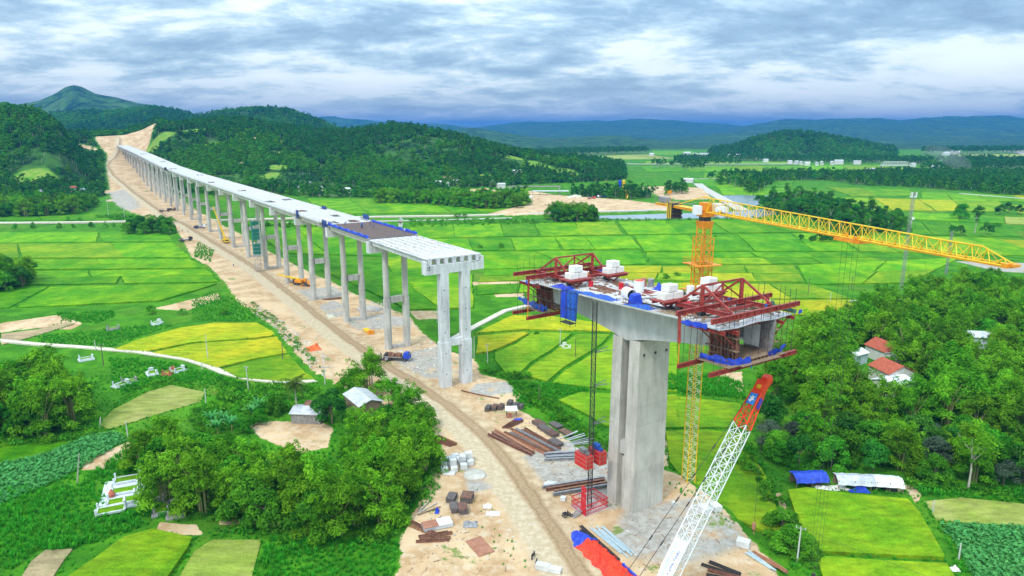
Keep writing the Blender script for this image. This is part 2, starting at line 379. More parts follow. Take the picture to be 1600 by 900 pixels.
# ---------------------------------------------------------------- the land
# hills: crest points (photo pixel u, v, distance Y) with the distances where the front foot and the back foot lie
def hill(pts, yf, yb, p=1.0):
    A, Z, C = [], [], []
    for u, v, Y in pts:
        x, _, z = atY(u, v, Y); A.append(x/Y); Z.append(z); C.append(Y)
    A, Z, C = map(np.array, (A, Z, C)); k = np.argsort(A)
    if not isinstance(yf, (list, tuple)): yf = [yf]*len(pts)
    if not isinstance(yb, (list, tuple)): yb = [yb]*len(pts)
    return A[k], Z[k], C[k], np.array(yf, float)[k], np.array(yb, float)[k], p
HILLS = [
 hill([(-420, 260, 950), (-250, 170, 950), (-100, 162, 950), (0, 170, 950), (60, 177, 950), (100, 204, 960), (140, 228, 980), (170, 246, 980), (190, 290, 950), (200, 340, 900)],
      [640, 620, 600, 600, 600, 620, 660, 700, 760, 800], 1400, 1.15),
 hill([(60, 216, 1200), (120, 214, 1200), (160, 213, 1190), (195, 211, 1180), (222, 203, 1200), (244, 192, 1250), (270, 199, 1250), (330, 194, 1250), (370, 192, 1300),
       (400, 197, 1300), (440, 204, 1280), (500, 212, 1280), (560, 210, 1250), (610, 201, 1250), (650, 204, 1220), (690, 213, 1200), (730, 223, 1150),
       (770, 232, 1130), (800, 242, 1100), (850, 252, 1100), (900, 256, 1120), (960, 268, 1100), (1010, 284, 1080), (1070, 300, 1050)],
      [700, 700, 760, 820, 840, 800, 720, 660, 660, 680, 700, 740, 750, 760, 760, 770, 790, 800, 820, 860, 870, 880, 900, 920], 1750, 1.1),
 hill([(250, 216, 2200), (300, 190, 2200), (350, 178, 2200), (400, 173, 2200), (450, 177, 2200), (500, 193, 2200), (545, 212, 2200), (600, 232, 2200)], 1500, 3000),
 hill([(-100, 190, 2400), (40, 186, 2400), (100, 182, 2400), (170, 178, 2400), (240, 171, 2400), (280, 178, 2400), (310, 189, 2400), (350, 205, 2400), (400, 220, 2400)], 1500, 3000),
 hill([(-120, 185, 3600), (30, 163, 3600), (60, 158, 3600), (85, 147, 3600), (103, 136, 3600), (115, 133, 3600), (128, 136, 3600), (150, 147, 3600), (180, 152, 3600), (215, 161, 3600), (260, 167, 3600), (320, 182, 3600), (380, 200, 3600)], 2500, 5000),
 hill([(430, 196, 9000), (490, 184, 9000), (523, 180, 9000), (560, 184, 9000), (620, 188, 9000), (680, 193, 9000), (760, 202, 9000)], 6000, 12000),
 hill([(640, 210, 10500), (700, 203, 10500), (760, 195, 10500), (830, 189, 10500), (900, 187, 10500), (950, 190, 10500), (1000, 186, 10500), (1050, 188, 10500), (1100, 192, 10500), (1160, 194, 10500), (1190, 196, 10500)], 6000, 14000),
 hill([(1080, 212, 8500), (1120, 204, 8500), (1160, 196, 8500), (1220, 187, 8500), (1300, 182, 8500), (1400, 184, 8500), (1500, 181, 8500), (1560, 181, 8500), (1600, 186, 8500), (1700, 188, 8500), (1850, 196, 8500), (2300, 200, 8500)], 3000, 12000, 1.5),
 hill([(640, 222, 4600), (690, 206, 4600), (740, 199, 4600), (800, 209, 4600), (850, 216, 4600), (900, 214, 4600), (960, 211, 4600), (1020, 217, 4600), (1080, 226, 4600), (1120, 232, 4600)], 3000, 6000),
 hill([(980, 232, 6000), (1030, 220, 6000), (1070, 212, 6000), (1130, 207, 6000), (1200, 204, 6000), (1280, 206, 6000), (1350, 214, 6000)], 3600, 7500),
 hill([(1070, 252, 2100), (1110, 240, 2100), (1140, 236, 2100), (1180, 221, 2100), (1215, 214, 2100), (1245, 211, 2100), (1290, 217, 2100), (1340, 227, 2100), (1390, 238, 2100), (1430, 248, 2100), (1480, 256, 2100)], 1720, 2700),
]
_g = np.random.default_rng(3).random((64, 64))
def vnoise(x, y):
    xi, yi = np.floor(x).astype(int), np.floor(y).astype(int); fx, fy = x-xi, y-yi
    fx = fx*fx*(3-2*fx); fy = fy*fy*(3-2*fy); g = _g
    a = g[xi % 64, yi % 64]; b = g[(xi+1) % 64, yi % 64]; c = g[xi % 64, (yi+1) % 64]; d = g[(xi+1) % 64, (yi+1) % 64]
    return (a*(1-fx)+b*fx)*(1-fy)+(c*(1-fx)+d*fx)*fy-.5
def fbm(x, y, s, o=4):
    r = 0; k = 1.0
    for i in range(o): r = r+vnoise(x/s+17*i, y/s+5*i)*k; k *= .5; s = s/2
    return r
# line of the bridge: centre (x, y) of pier 0 and step per 40 m span
P0 = np.array((-16.0, 183.0)); ST = np.array((-21.8, 33.5))
AD = np.array((ST[0], ST[1]))/np.hypot(*ST)                         # along, away from the camera
AX = np.array((-AD[1]*-1, AD[0]*-1)); AX = np.array((AD[1], -AD[0]))   # across, to the right
def along(X, Y): return (X-P0[0])*AD[0]+(Y-P0[1])*AD[1]
def across(X, Y): return (X-P0[0])*AX[0]+(Y-P0[1])*AX[1]
def line_ground(s): return np.interp(s/40.0, [-3, 14, 16, 18, 20, 21.7, 23.5, 25.2, 26.5, 27.4, 28.2, 30, 40], [0, 0, 1.5, 3, 9, 15, 23, 26, 30, 38, 46.3, 52, 56])
def deck_z(s): return np.interp(s/40.0, [-4, -2, -1, 0, 11, 14, 20, 28], [41.2, 40.4, 38.6, 37.1, 36.6, 37.4, 42.6, 47.8])
def seg_sd(X, Y, poly):
    """signed distance to a polygon, positive inside (numpy, flat arrays)"""
    d = np.full(X.shape, 1e9); ins = np.zeros(X.shape, bool); n = len(poly)
    for i in range(n):
        ax, ay = poly[i]; bx, by = poly[(i+1) % n]; ex, ey = bx-ax, by-ay
        t = np.clip(((X-ax)*ex+(Y-ay)*ey)/max(ex*ex+ey*ey, 1e-9), 0, 1)
        d = np.minimum(d, (X-ax-t*ex)**2+(Y-ay-t*ey)**2)
        c = ((ay > Y) != (by > Y)) & (X < (bx-ax)*(Y-ay)/((by-ay) if abs(by-ay) > 1e-9 else 1e-9)+ax); ins ^= c
    d = np.sqrt(d); return np.where(ins, d, -d)
def line_d(X, Y, pts):
    d = np.full(X.shape, 1e9)
    for i in range(len(pts)-1):
        ax, ay = pts[i]; bx, by = pts[i+1]; ex, ey = bx-ax, by-ay
        t = np.clip(((X-ax)*ex+(Y-ay)*ey)/max(ex*ex+ey*ey, 1e-9), 0, 1)
        d = np.minimum(d, (X-ax-t*ex)**2+(Y-ay-t*ey)**2)
    return np.sqrt(d)
W = lambda pts, z=0.0: [at(u, v, z) for u, v in pts]
FZ = -1.3                                                          # level of the paddies below the works
SITE = W([(262, 338), (285, 372), (300, 402), (325, 414), (352, 440), (372, 470), (402, 492), (432, 512), (462, 552), (490, 580), (525, 598), (560, 612),
          (600, 640), (640, 668), (690, 690), (690, 720), (660, 750), (650, 790), (628, 830), (622, 870), (616, 960), (900, 1060), (1250, 960),
          (1200, 868), (1162, 830), (1128, 790), (1090, 762), (1060, 740), (1040, 735), (1000, 700), (960, 712), (905, 700), (870, 672), (830, 650),
          (800, 632), (815, 614), (790, 594), (750, 584), (742, 560), (700, 548), (660, 520), (640, 494), (600, 478), (560, 462), (520, 440), (490, 428), (455, 410), (420, 392),
          (395, 376), (370, 362), (345, 350), (330, 340), (318, 334)])
CORR = [tuple(P0+AD*s+AX*o) for s, o in ((430, 10), (560, 13), (700, 14), (820, 14), (950, 16), (1060, 22), (1110, 40), (1180, 60))] + \
       [atY(247, 188, 1262)[:2], atY(222, 200, 1215)[:2], atY(170, 212, 1195)[:2], atY(150, 211, 1180)[:2], atY(150, 221, 1130)[:2], atY(168, 243, 1080)[:2]] + \
       [tuple(P0+AD*s+AX*o) for s, o in ((1000, -31), (900, -36), (760, -42), (690, -46), (600, -46), (540, -40), (500, -34), (430, -26))]
YARD = W([(690, 300), (760, 296), (800, 300), (830, 298), (870, 304), (890, 306), (980, 312), (1060, 322), (1050, 328), (960, 330), (870, 334), (800, 336), (760, 334), (810, 322), (790, 312), (720, 305)])
YARD2 = W([(1000, 292), (1050, 290), (1100, 294), (1112, 310), (1060, 312), (1030, 306)])
def height(X, Y):
    X = np.asarray(X, float); Y = np.asarray(Y, float); Yc = np.maximum(Y, 1.0); a = X/Yc
    h = np.zeros(X.shape)
    for A, Z, C, yf, yb, p in HILLS:
        z = np.interp(a, A, Z); c = np.interp(a, A, C); f = np.interp(a, A, yf); b = np.interp(a, A, yb)
        e = (a[()] if a.ndim == 0 else a)
        edge = smooth(A[0]-.02, A[0]+.01, e)*(1-smooth(A[-1]-.01, A[-1]+.02, e))
        wob = 1+.10*fbm(X, Y, 260)+.05*fbm(X+900, Y, 90, 2)
        t = np.clip(np.where(Y < c, (Y-f)/(c-f), (b-Y)/(b-c)), 0, 1)
        pr = np.where(t < 1, .5-.5*np.cos(math.pi*t**p), 1)
        nearcrest = smooth(.75, 1, t)
        h = np.maximum(h, np.maximum(z, 0)*pr*edge*(wob*(1-nearcrest)+nearcrest))
    s = along(X, Y); o = across(X, Y)
    w = (1-smooth(30, 75, np.abs(o+12)))*smooth(250, 420, s)*(1-smooth(1110, 1170, s))
    # the cut in front of the abutment and the slope of the works road
    h = h*(1-w)+line_ground(s)*w
    return h
def ground(X, Y):
    """land with the works platform raised above the paddies"""
    X = np.asarray(X, float); Y = np.asarray(Y, float)
    h = height(X, Y)
    sd = np.maximum(np.maximum(seg_sd(X, Y, SITE), seg_sd(X, Y, CORR)), np.maximum(seg_sd(X, Y, YARD), seg_sd(X, Y, YARD2)))
    fl = FZ+.25*fbm(X, Y, 40, 3)
    near = smooth(-3.5, 1.0, sd+1.5*fbm(X, Y, 9, 3))
    base = fl*(1-near)+(.0+.12*fbm(X, Y, 14, 3))*near
    return h+np.where(h > 2, 0, base*(1-smooth(0, 2, h)))
def gz(x, y): return float(ground(np.array([x]), np.array([y]))[0])

ROAD = W([(940, 960), (900, 900), (868, 850), (828, 788), (790, 730), (742, 676), (690, 632), (640, 597), (590, 567), (545, 535), (505, 505), (470, 476), (440, 452), (405, 425),
          (372, 404), (345, 388), (310, 366), (285, 350)]) + [tuple(P0+AD*s+AX*o) for s, o in ((470, -19), (540, -18), (620, -20), (700, -22), (780, -26), (860, -32), (940, -34), (1020, -26), (1090, -10), (1150, 0))]
# painted land attributes: dirt, road wear, trees' floor, cleared patches (signed distances turned into soft masks; the shader makes their ragged edges)
NU, NV = 760, 620
U_ = np.linspace(-1.75, 1.75, NU); U_ = np.sign(U_)*np.where(np.abs(U_) < .9, np.abs(U_)*.9/.9, .9+(np.abs(U_)-.9)**1.0)
LY = np.concatenate([np.geomspace(30, 90, 30, endpoint=False), np.geomspace(90, 2600, 500, endpoint=False), np.geomspace(2600, 20000, NV-530)])
GX = (U_[None, :]*LY[:, None]).ravel(); GY = np.repeat(LY, NU)
HH = height(GX, GY)
GZ = ground(GX, GY)
far = GY > 5200
GZ = np.where(far, GZ+HH*(.16*fbm(GX, GY, 800, 5)-.40*np.abs(fbm(GX+3000, GY, 1100, 5))), GZ)
def sd_mask(poly, soft, lim=None):
    m = np.zeros(GX.shape); xs = [p[0] for p in poly]; ys = [p[1] for p in poly]; q = soft*3
    k = (GX > min(xs)-q) & (GX < max(xs)+q) & (GY > min(ys)-q) & (GY < max(ys)+q)
    m[k] = np.clip(.5+seg_sd(GX[k], GY[k], poly)/(2*soft), 0, 1); return m
dirt = np.maximum(sd_mask(SITE, 3.0), np.maximum(sd_mask(CORR, 9.0), np.maximum(sd_mask(YARD, 10), sd_mask(YARD2, 12))))
# other bare patches: (pixel ring, z, softness)
for ring, z, sft in [
    ([(385, 655), (440, 650), (500, 652), (520, 662), (512, 690), (470, 700), (430, 685), (400, 672)], 0, 2.0),
    ([(270, 475), (340, 458), (345, 466), (290, 486), (240, 482)], FZ, 1.2), ([(0, 505), (90, 492), (130, 505), (110, 515), (60, 512), (0, 520)], FZ, 1.2),
    ([(130, 722), (200, 690), (215, 700), (165, 732), (128, 735)], FZ, .8), ([(250, 816), (308, 820), (318, 836), (284, 836), (245, 830)], FZ, .8),
    ([(345, 812), (430, 812), (440, 822), (340, 820)], FZ, .8),
    ([(1030, 690), (1044, 688), (1044, 730), (1030, 735)], FZ, .8), ([(735, 440), (815, 440), (800, 446), (740, 446)], FZ, 1.2), ([(770, 458), (820, 458), (815, 464), (775, 464)], FZ, 1.2),
    ([(640, 486), (690, 486), (690, 498), (650, 500)], FZ, 2), ([(1395, 765), (1425, 755), (1440, 772), (1432, 790), (1425, 775)], FZ, .8),
    ([(1212, 770), (1222, 770), (1240, 830), (1230, 835)], FZ, .7), ([(1110, 585), (1160, 580), (1160, 612), (1120, 612)], FZ, 1.5)]:
    dirt = np.maximum(dirt, sd_mask(W(ring, z), sft))
hillpatch = np.zeros(GX.shape); HP = []
for u, v, ru, rv, dz in [(378, 256, 9, 4, 0), (345, 225, 12, 3, 1), (440, 290, 12, 3, 0), (395, 246, 8, 3, 0), (400, 216, 8, 3, 0), (430, 240, 12, 4, 0), (445, 222, 9, 4, 0), (505, 262, 6, 6, 0), (330, 227, 14, 4, 1), (497, 214, 10, 3, 0),
                      (435, 262, 16, 6, 1), (425, 275, 14, 8, 1), (840, 258, 22, 9, 1), (880, 268, 20, 8, 1), (905, 275, 18, 6, 1), (800, 246, 20, 5, 1), (250, 220, 22, 8, 1), (237, 232, 20, 7, 1), (300, 205, 22, 5, 1),
                      (20, 173, 40, 4, 1), (55, 275, 30, 8, 1), (480, 200, 12, 2, 1), (760, 275, 12, 4, 1), (700, 278, 18, 3, 0), (130, 232, 26, 5, 0), (125, 240, 22, 6, 0), (168, 300, 12, 8, 0), (185, 312, 16, 8, 0)]:
    t_, b_, d_ = ray(u, v)
    ys = np.linspace(560, 1600, 260); hh = height(t_*ys/b_, ys); rz_ = H+d_*ys/b_
    k = np.argmax(hh >= rz_); Yh = ys[k] if (hh >= rz_).any() else H/-d_*b_
    HP.append((t_*Yh/b_, Yh, ru*Yh/F*1.0, max(rv*Yh/F*3.2, 10), dz))
    x0, y0, rx, ry, dz = HP[-1]
    mm = np.clip(1.4-np.hypot((GX-x0)/rx, (GY-y0)/ry), 0, 1)
    if dz == 0: dirt = np.maximum(dirt, mm)
    else: hillpatch = np.maximum(hillpatch, mm)
road = np.clip(1.5-line_d(GX, GY, ROAD)/5.4, 0, 1)
rut = line_d(GX, GY, ROAD)
sgn = np.ones(GX.shape); bd = np.full(GX.shape, 1e9)
for (ax_, ay_), (bx_, by_) in zip(ROAD[:-1], ROAD[1:]):
    ex, ey = bx_-ax_, by_-ay_; t_ = np.clip(((GX-ax_)*ex+(GY-ay_)*ey)/(ex*ex+ey*ey), 0, 1); d_ = (GX-ax_-t_*ex)**2+(GY-ay_-t_*ey)**2; k_ = d_ < bd; bd[k_] = d_[k_]; sgn[k_] = np.sign(((GX-ax_)*ey-(GY-ay_)*ex)[k_])
side = np.clip(rut*sgn, -30, 30)
grey = np.zeros(GX.shape)
for ring, z, sft in [([(800, 720), (880, 690), (960, 690), (975, 790), (930, 800), (900, 770), (860, 760)], 0, 2), ([(980, 800), (1080, 780), (1150, 820), (1160, 850), (1060, 880), (990, 870), (960, 840)], 0, 4),
                     ([(745, 600), (800, 596), (806, 612), (760, 618), (735, 612)], 0, 2), ([(600, 560), (690, 540), (690, 590), (620, 590), (590, 575)], 0, 3), ([(540, 500), (600, 490), (640, 500), (640, 510), (560, 515)], 0, 3),
                     ([(725, 730), (760, 735), (775, 760), (735, 770)], 0, 2), ([(500, 478), (520, 470), (545, 480), (530, 495), (505, 492)], 0, 3), ([(170, 300), (205, 296), (215, 318), (185, 326)], 4, 14),
                     ([(455, 455), (520, 448), (540, 462), (480, 470)], 0, 4)]:
    grey = np.maximum(grey, sd_mask(W(ring, z), sft))
forest = smooth(1.5, 5, HH)*(1-np.clip(dirt*1.6, 0, 1))*(1-hillpatch); forest = np.maximum(forest, smooth(2650, 3000, GY+120*fbm(GX, GY, 500, 3)))
verts = np.stack([GX, GY, GZ], 1).astype(np.float32)
i = np.arange(NV-1)[:, None]*NU+np.arange(NU-1)[None, :]; i = i.ravel()
quads = np.stack([i, i+1, i+NU+1, i+NU], 1).astype(np.int32)
def np_mesh(name, verts, faces, attrs=None, fattrs=None, smooth_=True):
    me = bpy.data.meshes.new(name); n, k = faces.shape
    me.vertices.add(len(verts)); me.vertices.foreach_set('co', np.ascontiguousarray(verts, np.float32).ravel())
    me.loops.add(n*k); me.loops.foreach_set('vertex_index', np.ascontiguousarray(faces, np.int32).ravel())
    me.polygons.add(n); me.polygons.foreach_set('loop_start', np.arange(n, dtype=np.int32)*k)
    me.polygons.foreach_set('use_smooth', np.full(n, smooth_))
    for kk, a in (attrs or {}).items():
        at_ = me.attributes.new(kk, 'FLOAT', 'POINT'); at_.data.foreach_set('value', a.astype(np.float32))
    for kk, a in (fattrs or {}).items():
        at_ = me.attributes.new(kk, 'FLOAT', 'FACE'); at_.data.foreach_set('value', a.astype(np.float32))
    me.update(calc_edges=True); me.validate(); return me
me = np_mesh('ground', verts, quads, dict(dirt=dirt, road=road, rut=side, grey=grey, forest=forest, hillpatch=hillpatch))

def ground_mat():
    m = bpy.data.materials.new('ground'); m.use_nodes = True; nt = m.node_tree; N = nt.nodes.new; L = nt.links.new; b = nt.nodes['Principled BSDF']
    b.inputs['Roughness'].default_value = .9; b.inputs['Specular IOR Level'].default_value = .05
    tc = N('ShaderNodeTexCoord')
    def A(n): q = N('ShaderNodeAttribute'); q.attribute_name = n; return q.outputs['Fac']
    def noi(sc, det=6, ro=.6, st=(1, 1, 1), dist=0):
        mp = N('ShaderNodeMapping'); mp.inputs['Scale'].default_value = st; L(tc.outputs['Object'], mp.inputs[0])
        n = N('ShaderNodeTexNoise'); n.inputs['Scale'].default_value = sc; n.inputs['Detail'].default_value = det
        n.inputs['Roughness'].default_value = ro; n.inputs['Distortion'].default_value = dist; L(mp.outputs[0], n.inputs[0]); return n.outputs[0]
    def mr(x, lo, hi, a=0., c=1.):
        q = N('ShaderNodeMapRange'); q.interpolation_type = 'SMOOTHSTEP'; L(x, q.inputs[0])
        for k, v in enumerate((lo, hi, a, c)): q.inputs[k+1].default_value = v
        return q.outputs[0]
    def mix(f, x, y):
        q = N('ShaderNodeMix'); q.data_type = 'RGBA'
        if isinstance(f, float): q.inputs[0].default_value = f
        else: L(f, q.inputs[0])
        for i, v in ((6, x), (7, y)):
            if isinstance(v, tuple): q.inputs[i].default_value = lin(v)
            else: L(v, q.inputs[i])
        return q.outputs[2]
    def ma(op, a, c):
        q = N('ShaderNodeMath'); q.operation = op
        for i, v in enumerate((a, c)):
            if isinstance(v, (int, float)): q.inputs[i].default_value = v
            else: L(v, q.inputs[i])
        return q.outputs[0]
    big, mid, fine = noi(.02, 5), noi(.12, 6, .65), noi(1.4, 5, .7)
    grass = mix(mr(mid, .38, .62), (.035, .17, .006), (.09, .30, .01))
    grass = mix(mr(big, .5, .75), grass, (.18, .26, .03)); grass = mix(mr(fine, .35, .75), grass, (.045, .15, .012))
    fl = mix(mr(noi(.02, 9, .75), .42, .6), (.006, .030, .010), (.055, .15, .024)); fl = mix(mr(noi(.003, 8, .7), .52, .66), fl, (.075, .15, .035))
    sand = mix(mr(noi(.09, 7, .62), .38, .62), (.46, .29, .15), (.66, .47, .28))
    sand = mix(mr(noi(.5, 6, .7), .45, .7), sand, (.62, .49, .34)); sand = mix(ma('MULTIPLY', mr(noi(.22, 6, .7, dist=1.), .57, .70), .6), sand, (.40, .25, .14))
    gr = mix(mr(noi(.6, 7, .7), .4, .62), (.34, .31, .27), (.47, .44, .39)); sand = mix(ma('MULTIPLY', mr(A('grey'), .25, .6), mr(noi(.15, 5, .7), .3, .5)), sand, gr)
    rd = mix(mr(noi(.35, 6, .7), .4, .62), (.44, .31, .18), (.60, .47, .31))
    w1 = mix(mr(fine, .3, .7), (.33, .22, .12), (.46, .33, .20))
    wob = ma('ADD', A('rut'), ma('MULTIPLY', ma('SUBTRACT', noi(.10, 5, .6), .5), 2.6))
    pale = mr(ma('ABSOLUTE', ma('ADD', wob, 3.2), 0), 1.8, 3.2, 1., 0.)
    rd = mix(pale, rd, mix(mr(noi(.8, 6, .7), .4, .65), (.50, .39, .25), (.62, .52, .37)))
    wear = ma('MULTIPLY', mr(ma('ABSOLUTE', ma('SUBTRACT', wob, 1.2), 0), 1.2, 2.1, 1., 0.), mr(noi(.07, 4), .25, .42))
    rd = mix(wear, rd, w1)
    trk = mr(ma('ABSOLUTE', ma('SUBTRACT', ma('ABSOLUTE', ma('SUBTRACT', wob, 1.2), 0), 1.0), 0), .0, .35, .6, 0.); rd = mix(trk, rd, (.27, .18, .10))
    sand = mix(mr(A('road'), .3, .7), sand, rd)
    # weeds creep over the site
    creep = ma('MULTIPLY', mr(noi(.13, 7, .7, dist=.6), .59, .66), mr(A('road'), .05, .4, 1., 0.)); sand = mix(creep, sand, mix(mr(fine, .3, .7), (.10, .22, .02), (.26, .28, .10)))
    hp = mix(mr(mid, .4, .6), (.10, .27, .02), (.24, .32, .05))
    col = mix(A('forest'), grass, fl); col = mix(mr(A('hillpatch'), .3, .6), col, hp)
    edge = ma('ADD', A('dirt'), ma('MULTIPLY', ma('SUBTRACT', noi(.35, 7, .7), .5), .9)); col = mix(mr(edge, .47, .53), col, sand)
    L(col, b.inputs['Base Color'])
    bp = N('ShaderNodeBump'); bp.inputs['Distance'].default_value = .25; bp.inputs['Strength'].default_value = .7
    L(ma('ADD', fine, ma('MULTIPLY', noi(5., 4), .4)), bp.inputs['Height']); L(bp.outputs[0], b.inputs['Normal'])
    return m
M['ground'] = ground_mat()
me.materials.append(M['ground']); g = bpy.data.objects.new('ground', me); COL.objects.link(g); g['kind'] = 'structure'

# ---------------------------------------------------------------- fields, paths, water
def inset(poly, d):
    n = len(poly); a = sum(poly[i][0]*poly[(i+1) % n][1]-poly[(i+1) % n][0]*poly[i][1] for i in range(n))
    if a < 0: poly = poly[::-1]
    out = []
    for i in range(n):
        p, q, r = Vector(poly[i-1]), Vector(poly[i]), Vector(poly[(i+1) % n]); e1 = (q-p).normalized(); e2 = (r-q).normalized()
        n1 = Vector((-e1.y, e1.x)); n2 = Vector((-e2.y, e2.x)); b = (n1+n2)
        if b.length < .2: b = n1
        else: b = b/max(b.length_squared/2, .5)
        q2 = q+b*d; out.append((q2.x, q2.y))
    return out
def resample(poly, step, jit):
    out = []; n = len(poly)
    for i in range(n):
        p, q = Vector(poly[i]), Vector(poly[(i+1) % n]); k = max(1, int((q-p).length/step))
        for j in range(k):
            r = p+(q-p)*(j/k)
            if j: r += Vector((random.uniform(-jit, jit), random.uniform(-jit, jit)))
            out.append((r.x, r.y))
    return out
def field(poly, m, h=.5, gap=.35, z=FZ, name='rice_field', step=9, jit=.35):
    FN[0] += 1; h = h+.0041*(FN[0] % 23); b = MB(); p = resample(inset(poly, gap), step, jit); b.prism(p, z-.8, z+h)
    o = b.build(name, m); o['kind'] = 'structure'; return o
FIELDS = []; FN = [0]
def F_(ring, m, **k):
    p = W(ring, FZ+k.get('h', .5)); FIELDS.append(p); return field(p, m, **k)
def block(q, nu, nv, mats, seed=0, jit=.12, name='rice_field', skip=0.0):
    """a block of paddies: four corner pixels, split nu x nv with crooked bunds"""
    r = random.Random(seed); c = [Vector(p) for p in W(q, FZ+.5)]
    vs = [0.0]; nu = max(nu, round(nu*1.2)); nv = nv if nv > 1 or len(mats) < 2 else (2 if r.random() < .55 and c[0].y < 420 else 1)
    us = []
    for j in range(nv+1): us.append([0]+sorted(min(.97, max(.03, (i+r.uniform(-jit, jit)*1.6)/nu)) for i in range(1, nu))+[1])
    vv = [0]+[(j+r.uniform(-jit, jit))/nv for j in range(1, nv)]+[1]
    P = lambda u, v: (c[0]*(1-u)+c[1]*u)*(1-v)+(c[3]*(1-u)+c[2]*u)*v
    for j in range(nv):
        for i in range(nu):
            a, b_ = us[j][i], us[j][i+1]; dv = .02*r.uniform(-1, 1)
            if r.random() < skip: continue
            poly = [P(a, vv[j]), P(b_, vv[j]), P(b_+dv*.5, vv[j+1]), P(a+dv*.5, vv[j+1])]
            L_ = min((poly[0]-poly[1]).length, (poly[1]-poly[2]).length)
            m = r.choice(mats); FIELDS.append([(p.x, p.y) for p in poly])
            field([(p.x, p.y) for p in poly], m, gap=min(.34, L_*.02), step=max(8, L_/4), jit=.4, name=name, h=r.uniform(.35, .6))
G, D, Yy, YG, DR = 'rice_g', 'rice_d', 'rice_y', 'rice_yg', 'rice_dry'
# left of the works
block([(-260, 362), (258, 363), (268, 377), (-300, 381)], 4, 1, [G, G, D], 1)
block([(-300, 383), (270, 379), (300, 402), (-330, 404)], 4, 1, [G, YG, G], 2)
block([(-330, 406), (302, 404), (326, 418), (-360, 425)], 3, 1, [G, D, G], 3)
block([(-360, 428), (328, 420), (338, 440), (-400, 452)], 3, 1, [G, G, D], 4)
block([(-400, 455), (340, 443), (248, 470), (-420, 500)], 4, 1, [G, D, G], 5)
block([(-260, 328), (160, 327), (185, 343), (-260, 345)], 3, 1, [G, D], 6)
F_([(175, 546), (215, 530), (280, 512), (335, 504), (402, 504), (440, 522), (400, 528), (300, 535), (230, 549)], Yy)
F_([(235, 551), (300, 537), (400, 530), (442, 524), (470, 548), (400, 560), (340, 575), (290, 560)], Yy)
F_([(345, 577), (400, 562), (471, 550), (500, 578), (508, 592), (440, 596), (370, 590)], YG)
F_([(150, 664), (175, 640), (230, 612), (268, 601), (322, 612), (316, 628), (240, 650), (170, 672)], DR, h=.15)
F_([(-60, 695), (60, 684), (145, 678), (150, 690), (60, 722), (-60, 750)], 'rice_d', h=.1, name='crop_field')
F_([(95, 905), (150, 868), (190, 838), (240, 824), (304, 838), (296, 856), (262, 905)], YG, h=.7)
F_([(275, 905), (300, 862), (330, 842), (412, 842), (405, 870), (396, 905)], DR, h=.2)
F_([(28, 905), (45, 878), (70, 858), (118, 856), (100, 880), (84, 905)], 'soil', h=.1, name='ploughed_field')
F_([(0, 522), (60, 514), (108, 502), (118, 506), (60, 524), (0, 540)], 'soil', h=.08, name='ploughed_field')
F_([(310, 625), (380, 606), (455, 608), (440, 628), (380, 636), (330, 640)], 'rice_d', h=.3)
# right of the works: between the village path and the pier
F_([(742, 520), (800, 492), (850, 492), (925, 502), (1000, 508), (990, 520), (900, 516), (820, 514)], Yy)
F_([(742, 552), (745, 524), (820, 517), (828, 520), (800, 535), (770, 548)], Yy)
F_([(772, 562), (772, 550), (805, 537), (832, 518), (895, 520), (860, 548), (830, 566), (812, 584), (790, 584)], YG)
F_([(815, 585), (833, 568), (862, 550), (900, 521), (955, 522), (930, 545), (880, 575), (856, 596)], YG)
F_([(860, 598), (882, 578), (932, 547), (960, 523), (1060, 530), (1060, 612), (950, 608)], YG)
F_([(870, 624), (905, 612), (1060, 616), (1060, 668), (940, 664), (930, 655)], YG)
F_([(1038, 672), (1100, 670), (1160, 676), (1172, 700), (1200, 745), (1228, 820), (1235, 838), (1200, 834), (1150, 812), (1105, 790), (1062, 745), (1044, 720)], YG, h=.7)
F_([(1040, 616), (1160, 630), (1162, 668), (1040, 668)], YG)
F_([(1228, 764), (1260, 760), (1330, 770), (1420, 778), (1440, 800), (1480, 868), (1478, 872), (1270, 862), (1246, 820)], YG, h=.7)
F_([(1272, 866), (1482, 878), (1530, 960), (1300, 960)], YG, h=.7)
F_([(1440, 782), (1500, 776), (1720, 800), (1720, 830), (1500, 818), (1460, 812)], DR, h=.2)
# middle band right
block([(640, 352), (960, 346), (975, 366), (640, 372)], 4, 1, [G, D, G, YG], 11)
block([(965, 346), (1240, 342), (1290, 362), (980, 366)], 3, 1, [G, D, G], 12)
block([(660, 374), (985, 368), (1000, 388), (670, 392)], 4, 1, [G, G, D], 13)
block([(990, 368), (1300, 364), (1340, 392), (1005, 392)], 3, 1, [G, D, G], 14)
block([(650, 394), (1000, 391), (1010, 412), (760, 420)], 3, 1, [G, G, D], 15)
block([(1010, 394), (1340, 394), (1390, 412), (1015, 412)], 3, 1, [D, G, YG], 16)
block([(760, 422), (1000, 414), (990, 432), (745, 440)], 2, 1, [G, YG], 17)
block([(960, 416), (1240, 414), (1260, 440), (950, 436)], 3, 1, [Yy, Yy, YG], 18)
block([(1245, 414), (1500, 402), (1420, 442), (1262, 444)], 2, 2, [YG, G, Yy], 19)
block([(950, 440), (1270, 444), (1330, 466), (880, 468)], 3, 1, [Yy, YG], 20)
block([(745, 444), (900, 440), (880, 468), (745, 478)], 2, 2, [G, YG, D], 21, skip=.2)
block([(1300, 366), (1560, 372), (1640, 400), (1345, 392)], 3, 1, [YG, G, YG], 22)
block([(1560, 374), (1850, 380), (1850, 405), (1640, 402)], 2, 1, [YG, Yy], 23)
block([(480, 310), (780, 314), (820, 330), (500, 334)], 4, 1, [G, G, D], 24)
block([(870, 470), (1330, 468), (1320, 486), (860, 484)], 3, 1, [Yy, YG], 25)
